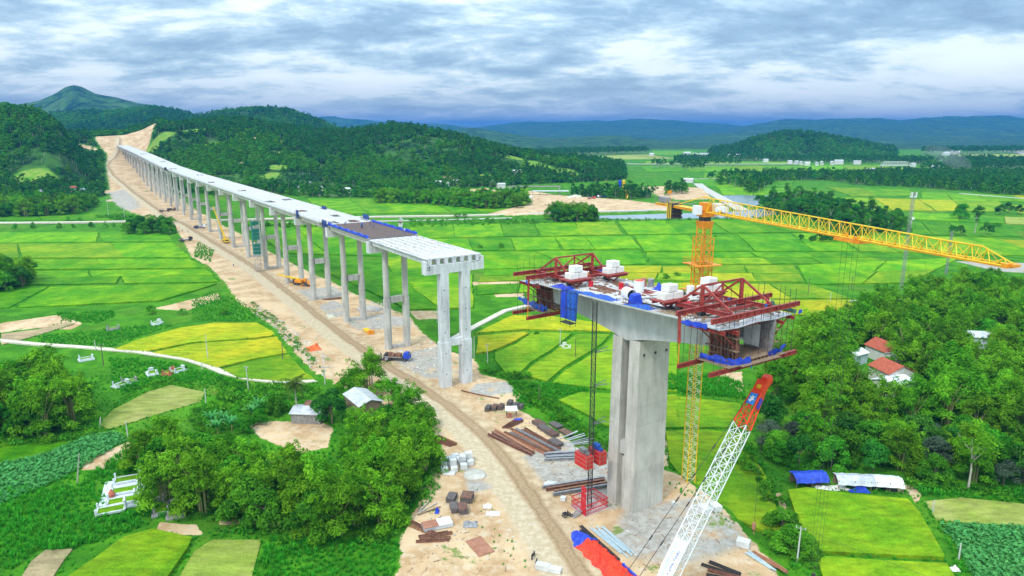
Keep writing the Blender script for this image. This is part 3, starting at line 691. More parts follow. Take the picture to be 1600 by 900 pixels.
block([(1180, 476), (1360, 472), (1330, 492), (1200, 492)], 1, 1, [Yy], 26)
block([(600, 402), (680, 396), (690, 440), (620, 440)], 1, 2, [YG, D], 27)
block([(530, 356), (640, 372), (650, 394), (560, 372)], 1, 2, [G, D], 28)
block([(500, 420), (740, 428), (740, 480), (640, 484)], 2, 2, [YG, D, G], 29)
block([(380, 345), (520, 350), (600, 400), (440, 395)], 2, 2, [G, D], 30)
# beyond the grove, right
block([(1290, 292), (1420, 296), (1430, 306), (1330, 306)], 2, 1, [YG, DR, G], 31)
block([(1440, 300), (1620, 306), (1660, 316), (1440, 312)], 3, 1, [G, Yy, G], 32)
block([(1300, 308), (1560, 314), (1580, 330), (1330, 328)], 3, 1, [Yy, Yy, YG], 33)
block([(1580, 320), (1760, 330), (1760, 345), (1590, 334)], 2, 1, [G, YG], 34)
block([(1420, 332), (1800, 348), (1800, 360), (1420, 342)], 4, 1, ['rice_d', G, DR], 35, name='crop_field')
block([(1390, 345), (1560, 350), (1600, 370), (1400, 366)], 3, 1, [G, D], 36)
block([(1600, 352), (1850, 360), (1850, 375), (1600, 368)], 3, 1, [D, YG], 37)
F_([(1490, 408), (1640, 412), (1760, 424), (1760, 436), (1560, 424)], 'soilgrey', h=.05, name='ploughed_field')
# far plain
block([(860, 246), (1010, 241), (1060, 248), (870, 250)], 3, 1, [G, YG, DR], 41)
block([(1010, 252), (1230, 252), (1240, 256), (1010, 256)], 4, 1, [YG, G], 42)
block([(1020, 236), (1080, 236), (1100, 242), (1020, 242)], 1, 1, [G], 43)
block([(1000, 260), (1390, 258), (1400, 266), (1010, 268)], 5, 1, [YG, G, G, D], 44)
block([(1100, 270), (1260, 268), (1260, 276), (1100, 282)], 2, 1, [G, D], 45)
block([(1115, 284), (1240, 282), (1230, 306), (1130, 304)], 2, 2, [G, D, G], 46)
block([(1485, 241), (1720, 241), (1760, 250), (1500, 250)], 3, 1, [DR, YG], 47)
block([(1390, 261), (1480, 261), (1490, 266), (1400, 266)], 1, 1, [YG], 48)
block([(1060, 276), (1190, 290), (1180, 300), (1110, 292)], 1, 1, [D], 49)

def ribbon(pts, w, m, name, h=.12, z=None, kind='structure', zoff=0.0):
    """a strip that follows the land, with a real thickness"""
    P = [Vector(p) for p in pts]; Q = []
    for i in range(len(P)-1):
        k = max(1, int((P[i+1]-P[i]).length/6)); Q += [P[i]+(P[i+1]-P[i])*(j/k) for j in range(k)]
    Q.append(P[-1])
    ws = w if callable(w) else (lambda f: w)
    Lf, Rt = [], []
    for i, q in enumerate(Q):
        d = (Q[min(i+1, len(Q)-1)]-Q[max(i-1, 0)]).normalized(); n = Vector((-d.y, d.x)); hw = ws(i/(len(Q)-1))/2
        Lf.append(q+n*hw); Rt.append(q-n*hw)
    zz = [z if z is not None else gz(q.x, q.y) for q in Q]
    if z is None:
        zz = [sum(zz[max(0, i-2):i+3])/len(zz[max(0, i-2):i+3]) for i in range(len(zz))]
    b = MB(); b.loft([[(l.x, l.y, a-1), (r.x, r.y, a-1), (r.x, r.y, a+h), (l.x, l.y, a+h)] for l, r, a in zip(Lf, Rt, zz)])
    o = b.build(name, m); o['kind'] = kind; return o
ribbon(W([(-200, 520), (0, 533), (60, 539), (120, 543), (215, 551), (290, 562), (325, 573), (350, 584), (385, 592), (440, 599), (500, 596), (540, 590)], FZ), 2.3, 'path', 'path', z=FZ+.35, h=.1)
ribbon(W([(660, 545), (700, 535), (740, 512), (790, 486), (830, 477), (900, 474), (1100, 470), (1300, 472), (1420, 470)], FZ), 2.6, 'path', 'path', z=FZ+.35, h=.1)
ribbon(W([(-300, 349), (0, 350), (130, 349), (230, 347), (330, 346), (450, 343), (600, 340), (700, 339), (780, 337), (830, 336)], FZ), 6, 'path', 'path', z=FZ+1.2, h=.1)
ribbon(W([(440, 349), (600, 346), (700, 344), (800, 341)], FZ), 3.5, 'stonebank', 'stone_bank', z=FZ+.2, h=.3)
ribbon(W([(830, 336), (900, 333), (1000, 331), (1060, 328)], FZ), 7, 'roadgrey', 'gravel_road', z=FZ+1.3, h=.1)
ribbon(W([(1160, 330), (1128, 312), (1100, 296), (1090, 288)], FZ), 12, 'roadgrey', 'gravel_road', z=FZ+1.2, h=.1)
ribbon(W([(1070, 281), (1130, 279), (1190, 276), (1200, 272)], FZ), 6, 'roadgrey', 'gravel_road', z=FZ+.6, h=.1)
ribbon(W([(1500, 303), (1560, 308), (1640, 314)], FZ), 6, 'roadgrey', 'gravel_road', z=FZ+.6, h=.1)
ribbon(W([(400, 308), (450, 307), (530, 306)], FZ), 5, 'path', 'path', z=FZ+.8, h=.1)
ribbon(W([(800, 253), (1000, 257), (1240, 257)], FZ), 10, 'roadgrey', 'gravel_road', z=FZ+1.2, h=.3)
ribbon([atY(u, v, Y)[:2] for u, v, Y in ((1590, 240, 2350), (1620, 247, 2000), (1640, 252, 1800))], 26, 'roadgrey', 'gravel_road', z=FZ+1.4, h=.3)
def water(ring):
    b = MB(); b.prism(resample(W(ring, FZ), 12, .8), FZ-1.2, FZ+.42); o = b.build('water', 'water'); o['kind'] = 'structure'
water([(930, 338), (1000, 336), (1060, 334), (1110, 333), (1160, 330), (1200, 326), (1215, 334), (1180, 341), (1060, 342), (1000, 343), (935, 342)])
water([(1128, 306), (1160, 305), (1185, 306), (1190, 318), (1176, 324), (1150, 318), (1132, 312)])
water([(1195, 305), (1215, 306), (1215, 312), (1196, 311)])
# ---------------------------------------------------------------- local frames on the bridge line
def deck_z(s): return float(np.interp(s/40.0, [-2.6, -2.0, -1.2, -1, 0, 11, 14, 20, 28.2], [41.9, 41.2, 40.3, 39.9, 37.1, 36.6, 37.4, 42.6, 47.8]))
def BT(x, s, z):
    """bridge frame: x across (right), s along (away), z absolute"""
    return (P0[0]+AX[0]*x+AD[0]*s, P0[1]+AX[1]*x+AD[1]*s, z)
def DT(x, s, z):
    """the same with z measured from the deck"""
    return BT(x, s, z+deck_z(s))
def frame(o, ang):
    """ground frame: origin o, local y axis turned ang degrees clockwise from +Y"""
    a = R(ang); sx, cx = math.sin(a), math.cos(a)
    return lambda x, y, z: (o[0]+x*cx+y*sx, o[1]-x*sx+y*cx, o[2]+z)
def cyl(T, c, r, h, n=12, axis='z', r2=None):
    b = MB(T); r2 = r if r2 is None else r2
    if axis == 'z': p, q = (c[0], c[1], c[2]), (c[0], c[1], c[2]+h)
    elif axis == 'x': p, q = (c[0]-h/2, c[1], c[2]), (c[0]+h/2, c[1], c[2])
    else: p, q = (c[0], c[1]-h/2, c[2]), (c[0], c[1]+h/2, c[2])
    return b.tube([p, q], [r, r2], n)
NP = 28
M['signblue'] = mat('sign_blue', (.02, .20, .62), (.04, .26, .70), .4); M['signviolet'] = mat('sign_violet', (.05, .04, .42), (.08, .06, .50), .4); M['bluegrey'] = mat('faded_blue', (.25, .36, .50), (.34, .45, .58), .5)
M['girder'] = mat('girder_concrete', (.40, .41, .40), (.60, .61, .60), .85, .5, 12, .02, 3, stretch=(1, 1, .3), lift=0)
M['paleyellow'] = mat('pale_yellow_paint', (.66, .58, .30), (.78, .72, .50), .5, 1.0)
# ---------------------------------------------------------------- the viaduct behind
def viaduct():
    t = thing('viaduct', 'long white concrete viaduct on twin columns running back to the hills', 'bridge', (P0[0], P0[1], 0))
    for i in range(NP+1):
        s = 40.0*i; zt = deck_z(s)-1.95; zg = gz(*BT(0, s, 0)[:2])
        if zt-zg < 3: break
        b = MB(BT); hw = 9.0; hc = 2.5
        b.box((0, s, zt-hc/2), (hw*2, 2.2, hc))
        for q in (-1, 1): b.box((q*(hw-.35), s+.01, zt+.55), (.7, 2.16, 1.1))
        if i: b.box((0, s, zt+.5), (hw*2-1.5, .9, 1.0))
        cap = b.build('pier_cap', 'concrete_white', t)
        if i == 0:
            b = MB(BT)
            for x_, z_, w_, h_ in ((-8.15, -.3, .5, .12), (-7.75, -.3, .2, .3), (-8.3, -.75, .12, .5), (-7.95, -.7, .25, .12), (-7.7, -.8, .14, .45), (-8.2, -1.2, .45, .12), (-7.75, -1.25, .2, .3)): b.box((x_, s-1.13, zt+z_), (w_, .05, h_))
            b.build('painted_mark', 'dark', cap)['kind'] = 'stuff'
            b = MB(BT)
            for k_ in range(9): b.box((5.0+k_*.3, s-1.13, zt-.05+random.uniform(-.06, .06)), (random.uniform(.1, .24), .05, random.uniform(.08, .22)))
            b.build('painted_mark', 'dark', cap)['kind'] = 'stuff'
        zb = zt-hc; zm = zg+(zb-zg)*(.40 if i == 0 else .52)
        for x in (-3.3, 3.3):
            c = MB(BT)
            if i == 0:
                c.box((x, s, (zm+zb)/2), (2.5, 2.2, zb-zm)); c.box((x, s, (zm+zg-1)/2), (2.9, 2.6, zm-zg+1))
            else:
                n = 14 if i < 8 else 8
                def col(za, zb_, r):
                    if i > 7: c.tube([(x, s, za), (x, s, zb_)], r, n); return
                    k_ = max(1, round((zb_-za)/3.6)); P_, R_ = [], []
                    for q_ in range(k_):
                        u0, u1 = za+(zb_-za)*q_/k_, za+(zb_-za)*(q_+1)/k_; P_ += [(x, s, u0+.03), (x, s, u1-.07), (x, s, u1-.02)]; R_ += [r, r, r-.05]
                    c.tube(P_, R_, n)
                col(zm, zb, .98); col(zg-1, zm, 1.2)
            o = c.build('column', 'concrete_white' if i == 0 else 'concrete', cap, smooth=False)
            if i == 0:
                f = MB(BT)
                for zz in np.arange(zg+4, zb-1, 6.0): f = MB(BT); f.box((x-.2, s-(1.33 if zz < zm else 1.13), zz), (.28, .06, .28)); f.build('formwork_hole', 'dark', cap)
        c = MB(BT); c.box((0, s, zm-.3), (4.2, 1.6, 2.0)); c.build('crossbeam', 'concrete_white' if i == 0 else 'concrete', cap)
        if 0 < i < 12: c = MB(BT); c.box((0, s, zg+.5), (4.3, 1.3, 1.3)); c.build('tie_beam', 'concrete', cap)
    last = i
    for i in range(min(last, NP)):
        s0, s1 = 40.0*i, 40.0*(i+1)
        if i == 0: s0 -= .75
        # seven trough girders
        xs = [-7.35+2.45*k for k in range(7)] if i < 3 else [-7.35, 7.35]
        for x in xs:
            b = MB(DT); z0 = -.2
            prof = [(-1.12, 0), (-1.12, -.22), (-.62, -.38), (-.42, -1.72), (.42, -1.72), (.62, -.38), (1.12, -.22), (1.12, 0)]
            b.loft([[(x+px, s, z0+pz) for px, pz in prof] for s in (s0+.1, s0+20, s1-.1)])
            b.build('girder', 'concrete_white' if i == 0 else 'concrete', t)
            if i == 0:
                b = MB(DT)                              # stirrups and roughened strips on the bare girders
                for k in range(40):
                    ss = s0+.5+k; b.box((x+random.uniform(-.5, .5), ss, -.17), (random.uniform(.3, .9), .05, .06))
                for sx_ in (-.45, .45): b.box((x+sx_, (s0+s1)/2, -.185), (.12, s1-s0-1, .03))
                q = b.build('stirrup_row', 'rust', t); q['kind'] = 'stuff'
        if i >= 1:
            b = MB(DT); hw = 8.5
            b.loft([[(-hw, s, -.22), (hw, s, -.22), (hw, s, .06), (-hw, s, .06)] for s in (s0+.05, s0+13, s0+27, s1-.05)])
            b.build('deck_slab', 'rebar_mat' if i == 1 else 'deck', t)
            b = MB(DT)
            for q in (-1, 1): b.loft([[(q*8.35-.14, s, .06), (q*8.35+.14, s, .06), (q*8.35+.14, s, .3 if i > 1 else .12), (q*8.35-.14, s, .3 if i > 1 else .12)] for s in (s0+.1, s0+20, s1-.1)])
            b.build('edge_kerb', 'concrete_white', t)
            if i >= 2:
                b = MB(DT)
                for q in (-1, 1):
                    for k in range(20): b.box((q*8.35, s0+1+2*k, .62), (.05, .05, .7))
                q_ = b.build('starter_bars', 'rust', t); q_['kind'] = 'stuff'
        if i == 1:
            b = MB(DT)
            for k in range(20): b.box((0, s0+1+2*k, .1), (15.6, .08, .06))
            for k in range(12): b.box((-7.7+1.4*k, s0+20, .12), (.08, 38.6, .06))
            b.build('rebar_grid', 'rust', t)
            for q in (-1, 1):
                b = MB(DT); rg = []
                for k in range(25):
                    s = s0+1+k*1.6; h = .75+.22*math.sin(k*1.7)+random.uniform(-.1, .1)
                    rg.append([(q*8.35-.25, s, .1), (q*8.35+.3, s, .05), (q*8.35+.42+random.uniform(-.1, .1), s, -.35), (q*8.35+.35, s, h), (q*8.35-.1, s, h+.05)])
                b.loft(rg); b.build('edge_sheet', 'blue', t, label='blue tarpaulin sheet along the edge of the dark rebar span')
    # abutment
    s = 40.0*last-6
    return t
VIA = viaduct()
# rebar cages, gang planks and frames lying on the deck
def deck_item(name, m, fn, label, cat, c, group=None):
    b = MB(DT); fn(b); o = b.build(name, m, origin=DT(*c)); return tag(o, label, cat, group)
def pile_on(b, x, s, L_, w, n, z=.1, th=.12):
    for k in range(n):
        a = random.uniform(-.25, .25); xx = x+random.uniform(-w, w)/2; ss = s+random.uniform(-.5, .5)
        b.beam((xx-L_/2*math.sin(a), ss-L_/2*math.cos(a), z+th*(k % 4)), (xx+L_/2*math.sin(a), ss+L_/2*math.cos(a), z+th*(k % 4)), th, th)
spots = [(3, 62, 'beyond the dark rebar span'), (-5, 84, 'at the left edge of the third span'), (2.5, 104, 'in the middle of the third span'), (-4, 128, 'near the edge of the fourth span'), (-5, 176, 'over the fifth pier'),
         (5, 182, 'over the right side of the fifth pier'), (-2, 250, 'above the net-wrapped tower'), (-4, 330, 'halfway along the white deck'), (3, 420, 'past the middle of the white deck'), (-3, 520, 'on the rising far deck'), (2, 640, 'towards the far end of the deck'), (0, 800, 'near the far abutment')]
for k, (x, s, w) in enumerate(spots):
    if k == 0: s = 84
    L_ = 4+s*.008
    deck_item('bar_pile', 'rebar_mat' if k % 3 else 'rust', lambda b: pile_on(b, x, s, L_, 3+s*.004, 14, .12), 'small dark pile of reinforcing bars lying %s' % w, 'bar pile', (x, s, 0), 'bar piles on the viaduct deck')
def edge_frame(name, x, s, L_, h, m, label):
    """steel formwork frame clamped on the deck edge"""
    t = thing(name, label, 'formwork', DT(x, s, 0), 'formwork frames on the viaduct')
    b = MB(DT)
    for k in range(int(L_/1.2)+1):
        ss = s-L_/2+k*1.2; b.beam((x, ss, -1.4), (x, ss, h), .14); b.beam((x-.9, ss, -.9), (x-.9, ss, h*.7), .1); b.beam((x, ss, .1), (x-.9, ss, .1), .1)
    for z in (-1.2, -.2, h*.5, h): b.beam((x, s-L_/2, z), (x, s+L_/2, z), .12)
    b.build('frame', 'dark', t)
    b = MB(DT); b.box((x+.02, s, (h-1.2)/2), (.05, L_-.3, h+.8)); b.build('panel', m, t); return t
edge_frame('edge_formwork', -8.9, 82, 5, 1.6, 'bluenet', 'dark blue formwork frame clamped to the left deck edge behind the rebar span')
edge_frame('edge_formwork', -8.9, 116, 3.5, 2.0, 'bluenet', 'dark formwork frame with blue net on the left edge farther back')
edge_frame('edge_formwork', 8.6, 86, 6, 2.2, 'bluenet', 'blue formwork frame on the right deck edge beside the rebar span')
edge_frame('edge_formwork', 7.4, 132, 6, 1.4, 'bluenet', 'low blue frame on the right side of the white deck')
edge_frame('edge_formwork', -8.9, 520, 9, 1.8, 'bluenet', 'dark blue frame on the left edge of the far deck')
# green net tower by the seventh pier
def net_tower():
    x, y = at(404, 424); T = frame((x, y, 0), -33)
    t = thing('scaffold_tower', 'tall scaffold stair tower wrapped in green net beside the viaduct', 'scaffold', (x, y, 0)); b = MB(T); Ht = 27
    for px in (-1.5, 1.5):
        for py in (-1.5, 1.5): b.tube([(px, py, 0), (px, py, Ht)], .07, 4)
    for k in range(14):
        z = k*2.0
        for a, c in (((-1.5, -1.5), (1.5, -1.5)), ((1.5, -1.5), (1.5, 1.5)), ((1.5, 1.5), (-1.5, 1.5)), ((-1.5, 1.5), (-1.5, -1.5))):
            b.tube([(a[0], a[1], z), (c[0], c[1], z)], .05, 4); b.tube([(a[0], a[1], z), (c[0], c[1], z+2)], .04, 4)
        b.beam((-1.2, -1 if k % 2 else 1, z), (1.2, 1 if k % 2 else -1, z+2), .5, .08)
    b.build('frame', 'greysteel', t)
    for z0, z1, m in ((1.8, 9, 'greysteel'), (9, 26, 'teal')):
        if m == 'greysteel': continue
        b = MB(T)
        for k in range(9):
            za = z0+(z1-z0)*k/9; zb = z0+(z1-z0)*(k+1)/9-.1
            b.box((-1.62, 0, (za+zb)/2), (.04, 3.3, zb-za)); b.box((0, -1.62, (za+zb)/2), (3.2, .04, zb-za)) if k % 4 != 3 else None
        b.build('net', m, t)
net_tower()

# ---------------------------------------------------------------- main pier and balanced cantilever
SF, SN, SP_ = -52.5, -93.2, -74.3
def xc(s): return float(np.interp(s, [SN, SP_, SF], [.4, -1.0, -1.4]))
def gdepth(s):
    f = abs(s-SP_)/abs(SN-SP_); return 7.9-3.2*min(1, f)**.75
def CT(x, s, z): return DT(x+xc(s), s, z)
def cantilever():
    t = thing('cantilever_bridge', 'grey concrete box girder cantilevering both ways from a tall twin-wall pier', 'bridge', BT(xc(SP_), SP_, 0))
    segs = [SF, -55.8, -59, -62.5, -66, -69.3, -79.6, -83, -86.4, -89.8, SN]
    for a, b_ in zip(segs[:-1], segs[1:]):
        b = MB(CT); rg = []
        root = (a == -69.3)
        for s in (a-.015, (a+b_)/2, b_+.015):
            d = gdepth(s) if not root else gdepth(s)
            out = [(-8.1, 0), (-8.1, -.28), (-4.2, -.75), (-3.75, -d), (3.75, -d), (4.2, -.75), (8.1, -.28), (8.1, 0)]
            rg.append([(x, s, z) for x, z in out])
        if root: b.loft(rg)
        else:
            inn = []
            for s in (a-.015, (a+b_)/2, b_+.015):
                d = gdepth(s); inn.append([(-3.2, s, -.45), (-3.7, s, -1.1), (-3.3, s, -d+.5), (-3.28, s, -d+.45), (3.28, s, -d+.45), (3.3, s, -d+.5), (3.7, s, -1.1), (3.2, s, -.45)])
            b.loft(rg, caps=False); n0 = len(b.v); b.loft([r[::-1] for r in inn], caps=False)
            n = 8
            for e, ro in ((0, 0), (2, 2)):
                for k in range(n):
                    o0, o1 = ro*n+k, ro*n+(k+1) % n; i0, i1 = n0+ro*n+(n-1-k), n0+ro*n+(n-1-(k+1) % n)
                    b.f.append((o0, i0, i1, o1) if e == 0 else (o0, o1, i1, i0))
        b.build('girder_segment', 'girder', t)
    # white finished deck strip, kerb line
    b = MB(CT)
    for a, b_ in zip(segs[:-1], segs[1:]):
        b.loft([[(-8.0, s, .004), (8.0, s, .004), (8.0, s, .05), (-8.0, s, .05)] for s in (a-.05, b_+.05)])
    b.build('deck_topping', 'deck', t)
    # twin walls
    zt = deck_z(SP_)-gdepth(SP_)+.4; zg = -1.5
    for k, sc in ((0, SP_-2.15), (1, SP_+2.15)):
        b = MB(CT); zd = deck_z(SP_)
        def ring(z, e): return [(-3.7-e, sc-1.22-e*.3, z-zd), (3.7+e, sc-1.22-e*.3, z-zd), (3.7+e, sc+1.22+e*.3, z-zd), (-3.7-e, sc+1.22+e*.3, z-zd)]
        lifts = np.linspace(zg-1, zt, 8)
        rg = []
        for q in range(7):
            rg += [ring(lifts[q], .25*(1-q/7)), ring(lifts[q+1]-.06, .25*(1-(q+1)/7)), ring(lifts[q+1]-.03, .25*(1-(q+1)/7)-.035)]
        rg.append(ring(zt, 0)); b.loft(rg)
        w = b.build('pier_wall', 'concrete_warm', t)
        b = MB(CT)
        if k == 0:
            for x in (-2.6, .2, 2.9): b.box((x, sc-1.27, zt-2.6-zd), (.4, .1, .45))
            b.build('formwork_hole', 'dark', w)
    b = MB(CT); zd = deck_z(SP_)
    b.box((0, SP_, 12-zd), (6.4, 1.9, 2.6)); b.build('diaphragm', 'concrete', t)
    b = MB(CT); b.box((0, SP_, (zg+10)/2-zd), (5.2, 1.9, 10-zg)); b.build('infill_wall', 'concrete_warm', t)
    return t
BR = cantilever()

def traveller(sign, s_tip, label):
    """form traveller: sign = +1 leads away from the camera, -1 towards it. local: x across, q forward of the tip, z from the deck"""
    T = lambda x, q, z: CT(x, s_tip+sign*q, z)
    o = T(0, 0, 0); t = thing('form_traveller', label, 'form traveller', o, 'form travellers at the two tips'); m = 'red_steel'
    U = 1.15
    for x in (-4.7, 4.7):
        b = MB(T)
        b.ibeam((x, -7.2, U), (x, 4.8, U), .42, .7); b.build('main_chord', m, t)
        b = MB(T); b.beam((x, -2.2, U+.4), (x, -2.2, U+3.8), .5, .55); b.build('post', m, t)
        for q in (-6.7, 3.6):
            b = MB(T); b.beam((x, -2.2, U+3.8), (x, q, U+.4), .3, .32); b.build('diagonal', m, t)
        for q, d in ((-6.6, .9), (-2.2, 1.0), (2.4, .7)):
            b = MB(T); b.box((x, q, .42), (d, d, .68)); b.build('support_shoe', 'dark', t)
    b = MB(T); b.beam((-4.7, -2.2, U+3.8), (4.7, -2.2, U+3.8), .28, .28); b.beam((0, -2.2, U+.8), (0, -2.2, U+3.7), .3); b.build('portal_tie', m, t)
    b = MB(T)
    for q in (-5.6, .5): b.beam((-4.7, q, U-.1), (4.7, q, U-.1), .3, .5)
    b.beam((-4.7, -2.2, U+.6), (0, -2.2, U+3.5), .2); b.beam((4.7, -2.2, U+.6), (0, -2.2, U+3.5), .2)
    b.build('cross_brace', m, t)
    for q, w in ((4.6, 10.3), (-1.3, 11.2)):
        b = MB(T); b.ibeam((-w, q, U+.1 if q > 0 else U+.35), (w, q, U+.1 if q > 0 else U+.35), .42, .78); b.build('transverse_beam', m, t)
    zb = -6.9
    for q, w in ((4.8, 10.3), (-.9, 10.8)):
        b = MB(T); b.ibeam((-w, q, zb), (w, q, zb), .42, .7); b.build('bottom_beam', m, t)
    b = MB(T)
    for x in np.arange(-3.6, 3.7, .9): b.ibeam((x, -1.2, zb+.7), (x, 5.2, zb+.7), .25, .45)
    b.build('bottom_joist', 'rust', t)
    b = MB(T); b.box((0, 2.0, zb+1.0), (7.8, 6.4, .12)); b.build('bottom_form', 'wood', t)
    # outer hangers (posts) and thread bars
    for x in (-10.6, 10.4):
        b = MB(T); b.beam((x, -1.3, U+.2), (x, -1.1, -3.2), .42); b.build('hanger_post', m, t)
        b = MB(T); b.tube([(x, -1.1, -3.2), (x, -1.0, zb)], .09, 5); b.beam((x, -1.2, .6), (x+(-1 if x > 0 else 1)*1.8, -1.2, 1.2), .12); b.build('hanger_rod', 'orange', t)
    b = MB(T)
    for x in (-9.3, -6.4, -5.2, -3.2, -1, 1, 3.2, 5.2, 6.4, 9.3, 7.8, -7.8):
        b.tube([(x, 4.6, zb-.8), (x, 4.6, U+random.uniform(1.6, 3.8))], .04, 4)
        b.tube([(x, -1.3, zb-.8 if abs(x) > 4.4 else .1), (x, -1.3, U+random.uniform(1.4, 3.2))], .04, 4)
    b.build('hanger_bars', 'dark', t)
    # side forms with ribs
    for sg in (-1, 1):
        for k in range(8):
            q = -.4+k*.72; b = MB(T); b.beam((sg*4.55, q, -.9), (sg*4.1, q, zb+.9), .22, .34, up=AD.tolist()+[0]); b.build('form_rib', 'rust', t)
        b = MB(T); b.loft([[(sg*4.35, -.5, -.7), (sg*4.28, -.5, -.7), (sg*3.86, -.5, zb+1), (sg*3.93, -.5, zb+1)], [(sg*4.35, 4.9, -.7), (sg*4.28, 4.9, -.7), (sg*3.86, 4.9, zb+1), (sg*3.93, 4.9, zb+1)]])
        b.build('side_form', 'rust' if sg < 0 else 'greysteel', t)
        for z in (-2.2, -4.2):
            b = MB(T); b.box((sg*4.75, 2.2, z), (.7, 6.2, .08)); b.build('walkway', 'wood', t)
        b = MB(T)
        for q in (.2, 2.2, 4.4): b.beam((sg*4.5, q, -3.6), (sg*8.0, q, -.8), .16); b.beam((sg*4.4, q, -.75), (sg*8.6, q, -.6), .18)
        b.ibeam((sg*8.2, -1.5, -.75), (sg*8.2, 5.4, -.75), .3, .5); b.ibeam((sg*5.4, -.5, -1.1), (sg*5.4, 5.6, -1.1), .3, .5)
        b.build('wing_bracket', m, t)
    # deck form
    b = MB(T); b.loft([[(x, q, z) for x, z in ((-8.6, -.35), (-4.6, -.6), (0, -.32), (4.6, -.6), (8.6, -.35), (8.6, -.23), (4.6, -.48), (0, -.2), (-4.6, -.48), (-8.6, -.23))] for q in (.1, 2.4, 4.7)])
    b.build('deck_form', 'tin', t)
    b = MB(T)
    for q in (1, 3): b.beam((-3.4, q, -1.1), (3.4, q, -1.1), .2, .35)
    b.build('inner_joist', m, t)
    # inner form and webs of the next pour seen in the open mouth
    for sg in (-1, 1): b = MB(T); b.box((sg*3.0, 1.6, -3.4), (.1, 3.0, 3.6)); b.build('inner_form', 'block' if sg > 0 else 'rust', t)
    # rebar in the mouth
    b = MB(T)
    for sg in (-1, 1):
        for k in range(10): b.tube([(sg*3.6, .3+k*.42, zb+1.2), (sg*3.9, .3+k*.42, -.5)], .025, 3)
        for k in range(8): b.tube([(sg*(3.65+k*.03), 0, zb+1.6+k*.6), (sg*(3.65+k*.03), 4.4, zb+1.6+k*.6)], .025, 3)
    for k in range(16): b.tube([(-3.4+k*.45, 0, zb+1.2), (-3.4+k*.45, 4.4, zb+1.2)], .025, 3)
    b.build('web_rebar', 'rust', t)
    # safety nets and platform sheets
    def net(pts, h, m, nm='safety_net', lab=None):
        b = MB(T); rg = []
        P = []
        for k in range(len(pts)-1):
            for j in range(5): P.append([pts[k][i]+(pts[k+1][i]-pts[k][i])*j/5 for i in range(3)])
        P.append(list(pts[-1]))
        for k, (x, q, z) in enumerate(P):
            w = random.uniform(-.12, .12); hh = h*random.uniform(.45, 1.25)
            rg.append([(x+w, q, z-hh*.35), (x+w+.1, q, z+hh*.1), (x-w, q, z+hh*.65), (x-w-.1, q, z+hh*.1)])
        b.loft(rg); b.build(nm, m, t, label=lab)
    net([(-10.4, -1, 0.0), (-9.4, .8, -.2), (-8.7, 2.4, -.3)], .9, 'blue')
    net([(8.9, 5.2, 0), (9.6, 1, 0), (10.2, -1, .2)], 1.1, 'teal' if sign < 0 else 'blue')
    net([(9.4, 5.3, -.1), (10.4, 5.2, 0)], 1.0, 'blue')
    net([(-6.4, -.6, zb+1.0), (-6.2, 2.2, zb+1.0), (-5.4, 4.9, zb+.9), (-4.0, 5.4, zb+1.0), (-2.2, 5.6, zb+.9), (-1.6, 5.5, zb-.3)], 1.1, 'blue', lab='dark blue sheet along the bottom platform')
    net([(2.6, 5.2, zb+.9), (5.6, 5.2, zb+1.1), (7.6, 4.6, zb+1.5)], .9, 'blue')
    if sign > 0: net([(-9.0, 4.6, -4.0), (-8.0, 3.6, -4.8), (-6.4, 1.8, -5.6), (-5.6, -.6, -5.9)], 1.3, 'bluenet')
    b = MB(T); b.box((-5.6, 2.2, zb+.55), (2.6, 6.6, .1)); b.box((5.6, 2.2, zb+.55), (2.6, 6.6, .1)); b.box((0, 5.7, zb+.55), (9, 1.0, .1)); b.build('platform_deck', 'wood', t)
    b = MB(T)
    for k in range(46):
        sg = random.choice((-1, 1)); x = sg*random.uniform(4.6, 9.4); q = random.uniform(-1.2, 5.6)
        if k % 3 == 0: b.tube([(x, q, zb+.6), (x+random.uniform(-.2, .2), q, random.uniform(-4, -1))], .03, 3, False)
        elif k % 3 == 1: b.tube([(x, -1.0, random.uniform(zb+.8, -1)), (x, 5.4, random.uniform(zb+.8, -1))], .03, 3, False)
        else: b.tube([(sg*4.7, q, random.uniform(zb+.8, -1)), (sg*random.uniform(6, 9), q, random.uniform(zb+.8, -.6))], .03, 3, False)
    for z in (.5, 1.1):
        for x in (-8.7, 8.7): b.tube([(x, 0, z-.2), (x, 5, z-.2)], .03, 3, False)
        b.tube([(-8.7, 5, z-.2), (8.7, 5, z-.2)], .03, 3, False)
    for x in np.linspace(-8.7, 8.7, 10): b.tube([(x, 5, -.3), (x, 5, 1.0)], .03, 3, False)
    for k in range(26): b.tube([(random.uniform(-8, 8), random.uniform(-6, 4.4), .1), (random.uniform(-8, 8)*.2+random.uniform(-7, 7), random.uniform(-6, 4.4), .3)], random.choice([.04, .08]), 4, False)
    o_ = b.build('scaffold_tubes', 'rust', t); o_['kind'] = 'stuff'
    b = MB(T)
    for k in range(60): c_ = random.uniform(.12, .4); b.box((random.uniform(-7.6, 7.6), random.uniform(-7.5, 4.2), .1+c_*.3), (c_*random.uniform(1, 5), c_, c_*.6), random.uniform(0, 3))
    o_ = b.build('loose_timber', 'wood', t); o_['kind'] = 'stuff'
    # rear ballast platforms with V struts
    for x in (-4.7, 4.7):
        b = MB(T); b.box((x, -8.6, U+.5), (5.6, 3.4, .18)); b.ibeam((x-2.6, -7.4, U+.2), (x+2.6, -7.4, U+.2), .3, .45); b.ibeam((x-2.6, -9.8, U+.2), (x+2.6, -9.8, U+.2), .3, .45)
        for sg in (-1, 1): b.beam((x, -8.8, .1), (x+sg*1.9, -8.8, U+.1), .22)
        b.build('ballast_platform', m, t)
    return T
TF = traveller(1, SF, 'dark red steel form traveller at the far tip, leading towards the viaduct')
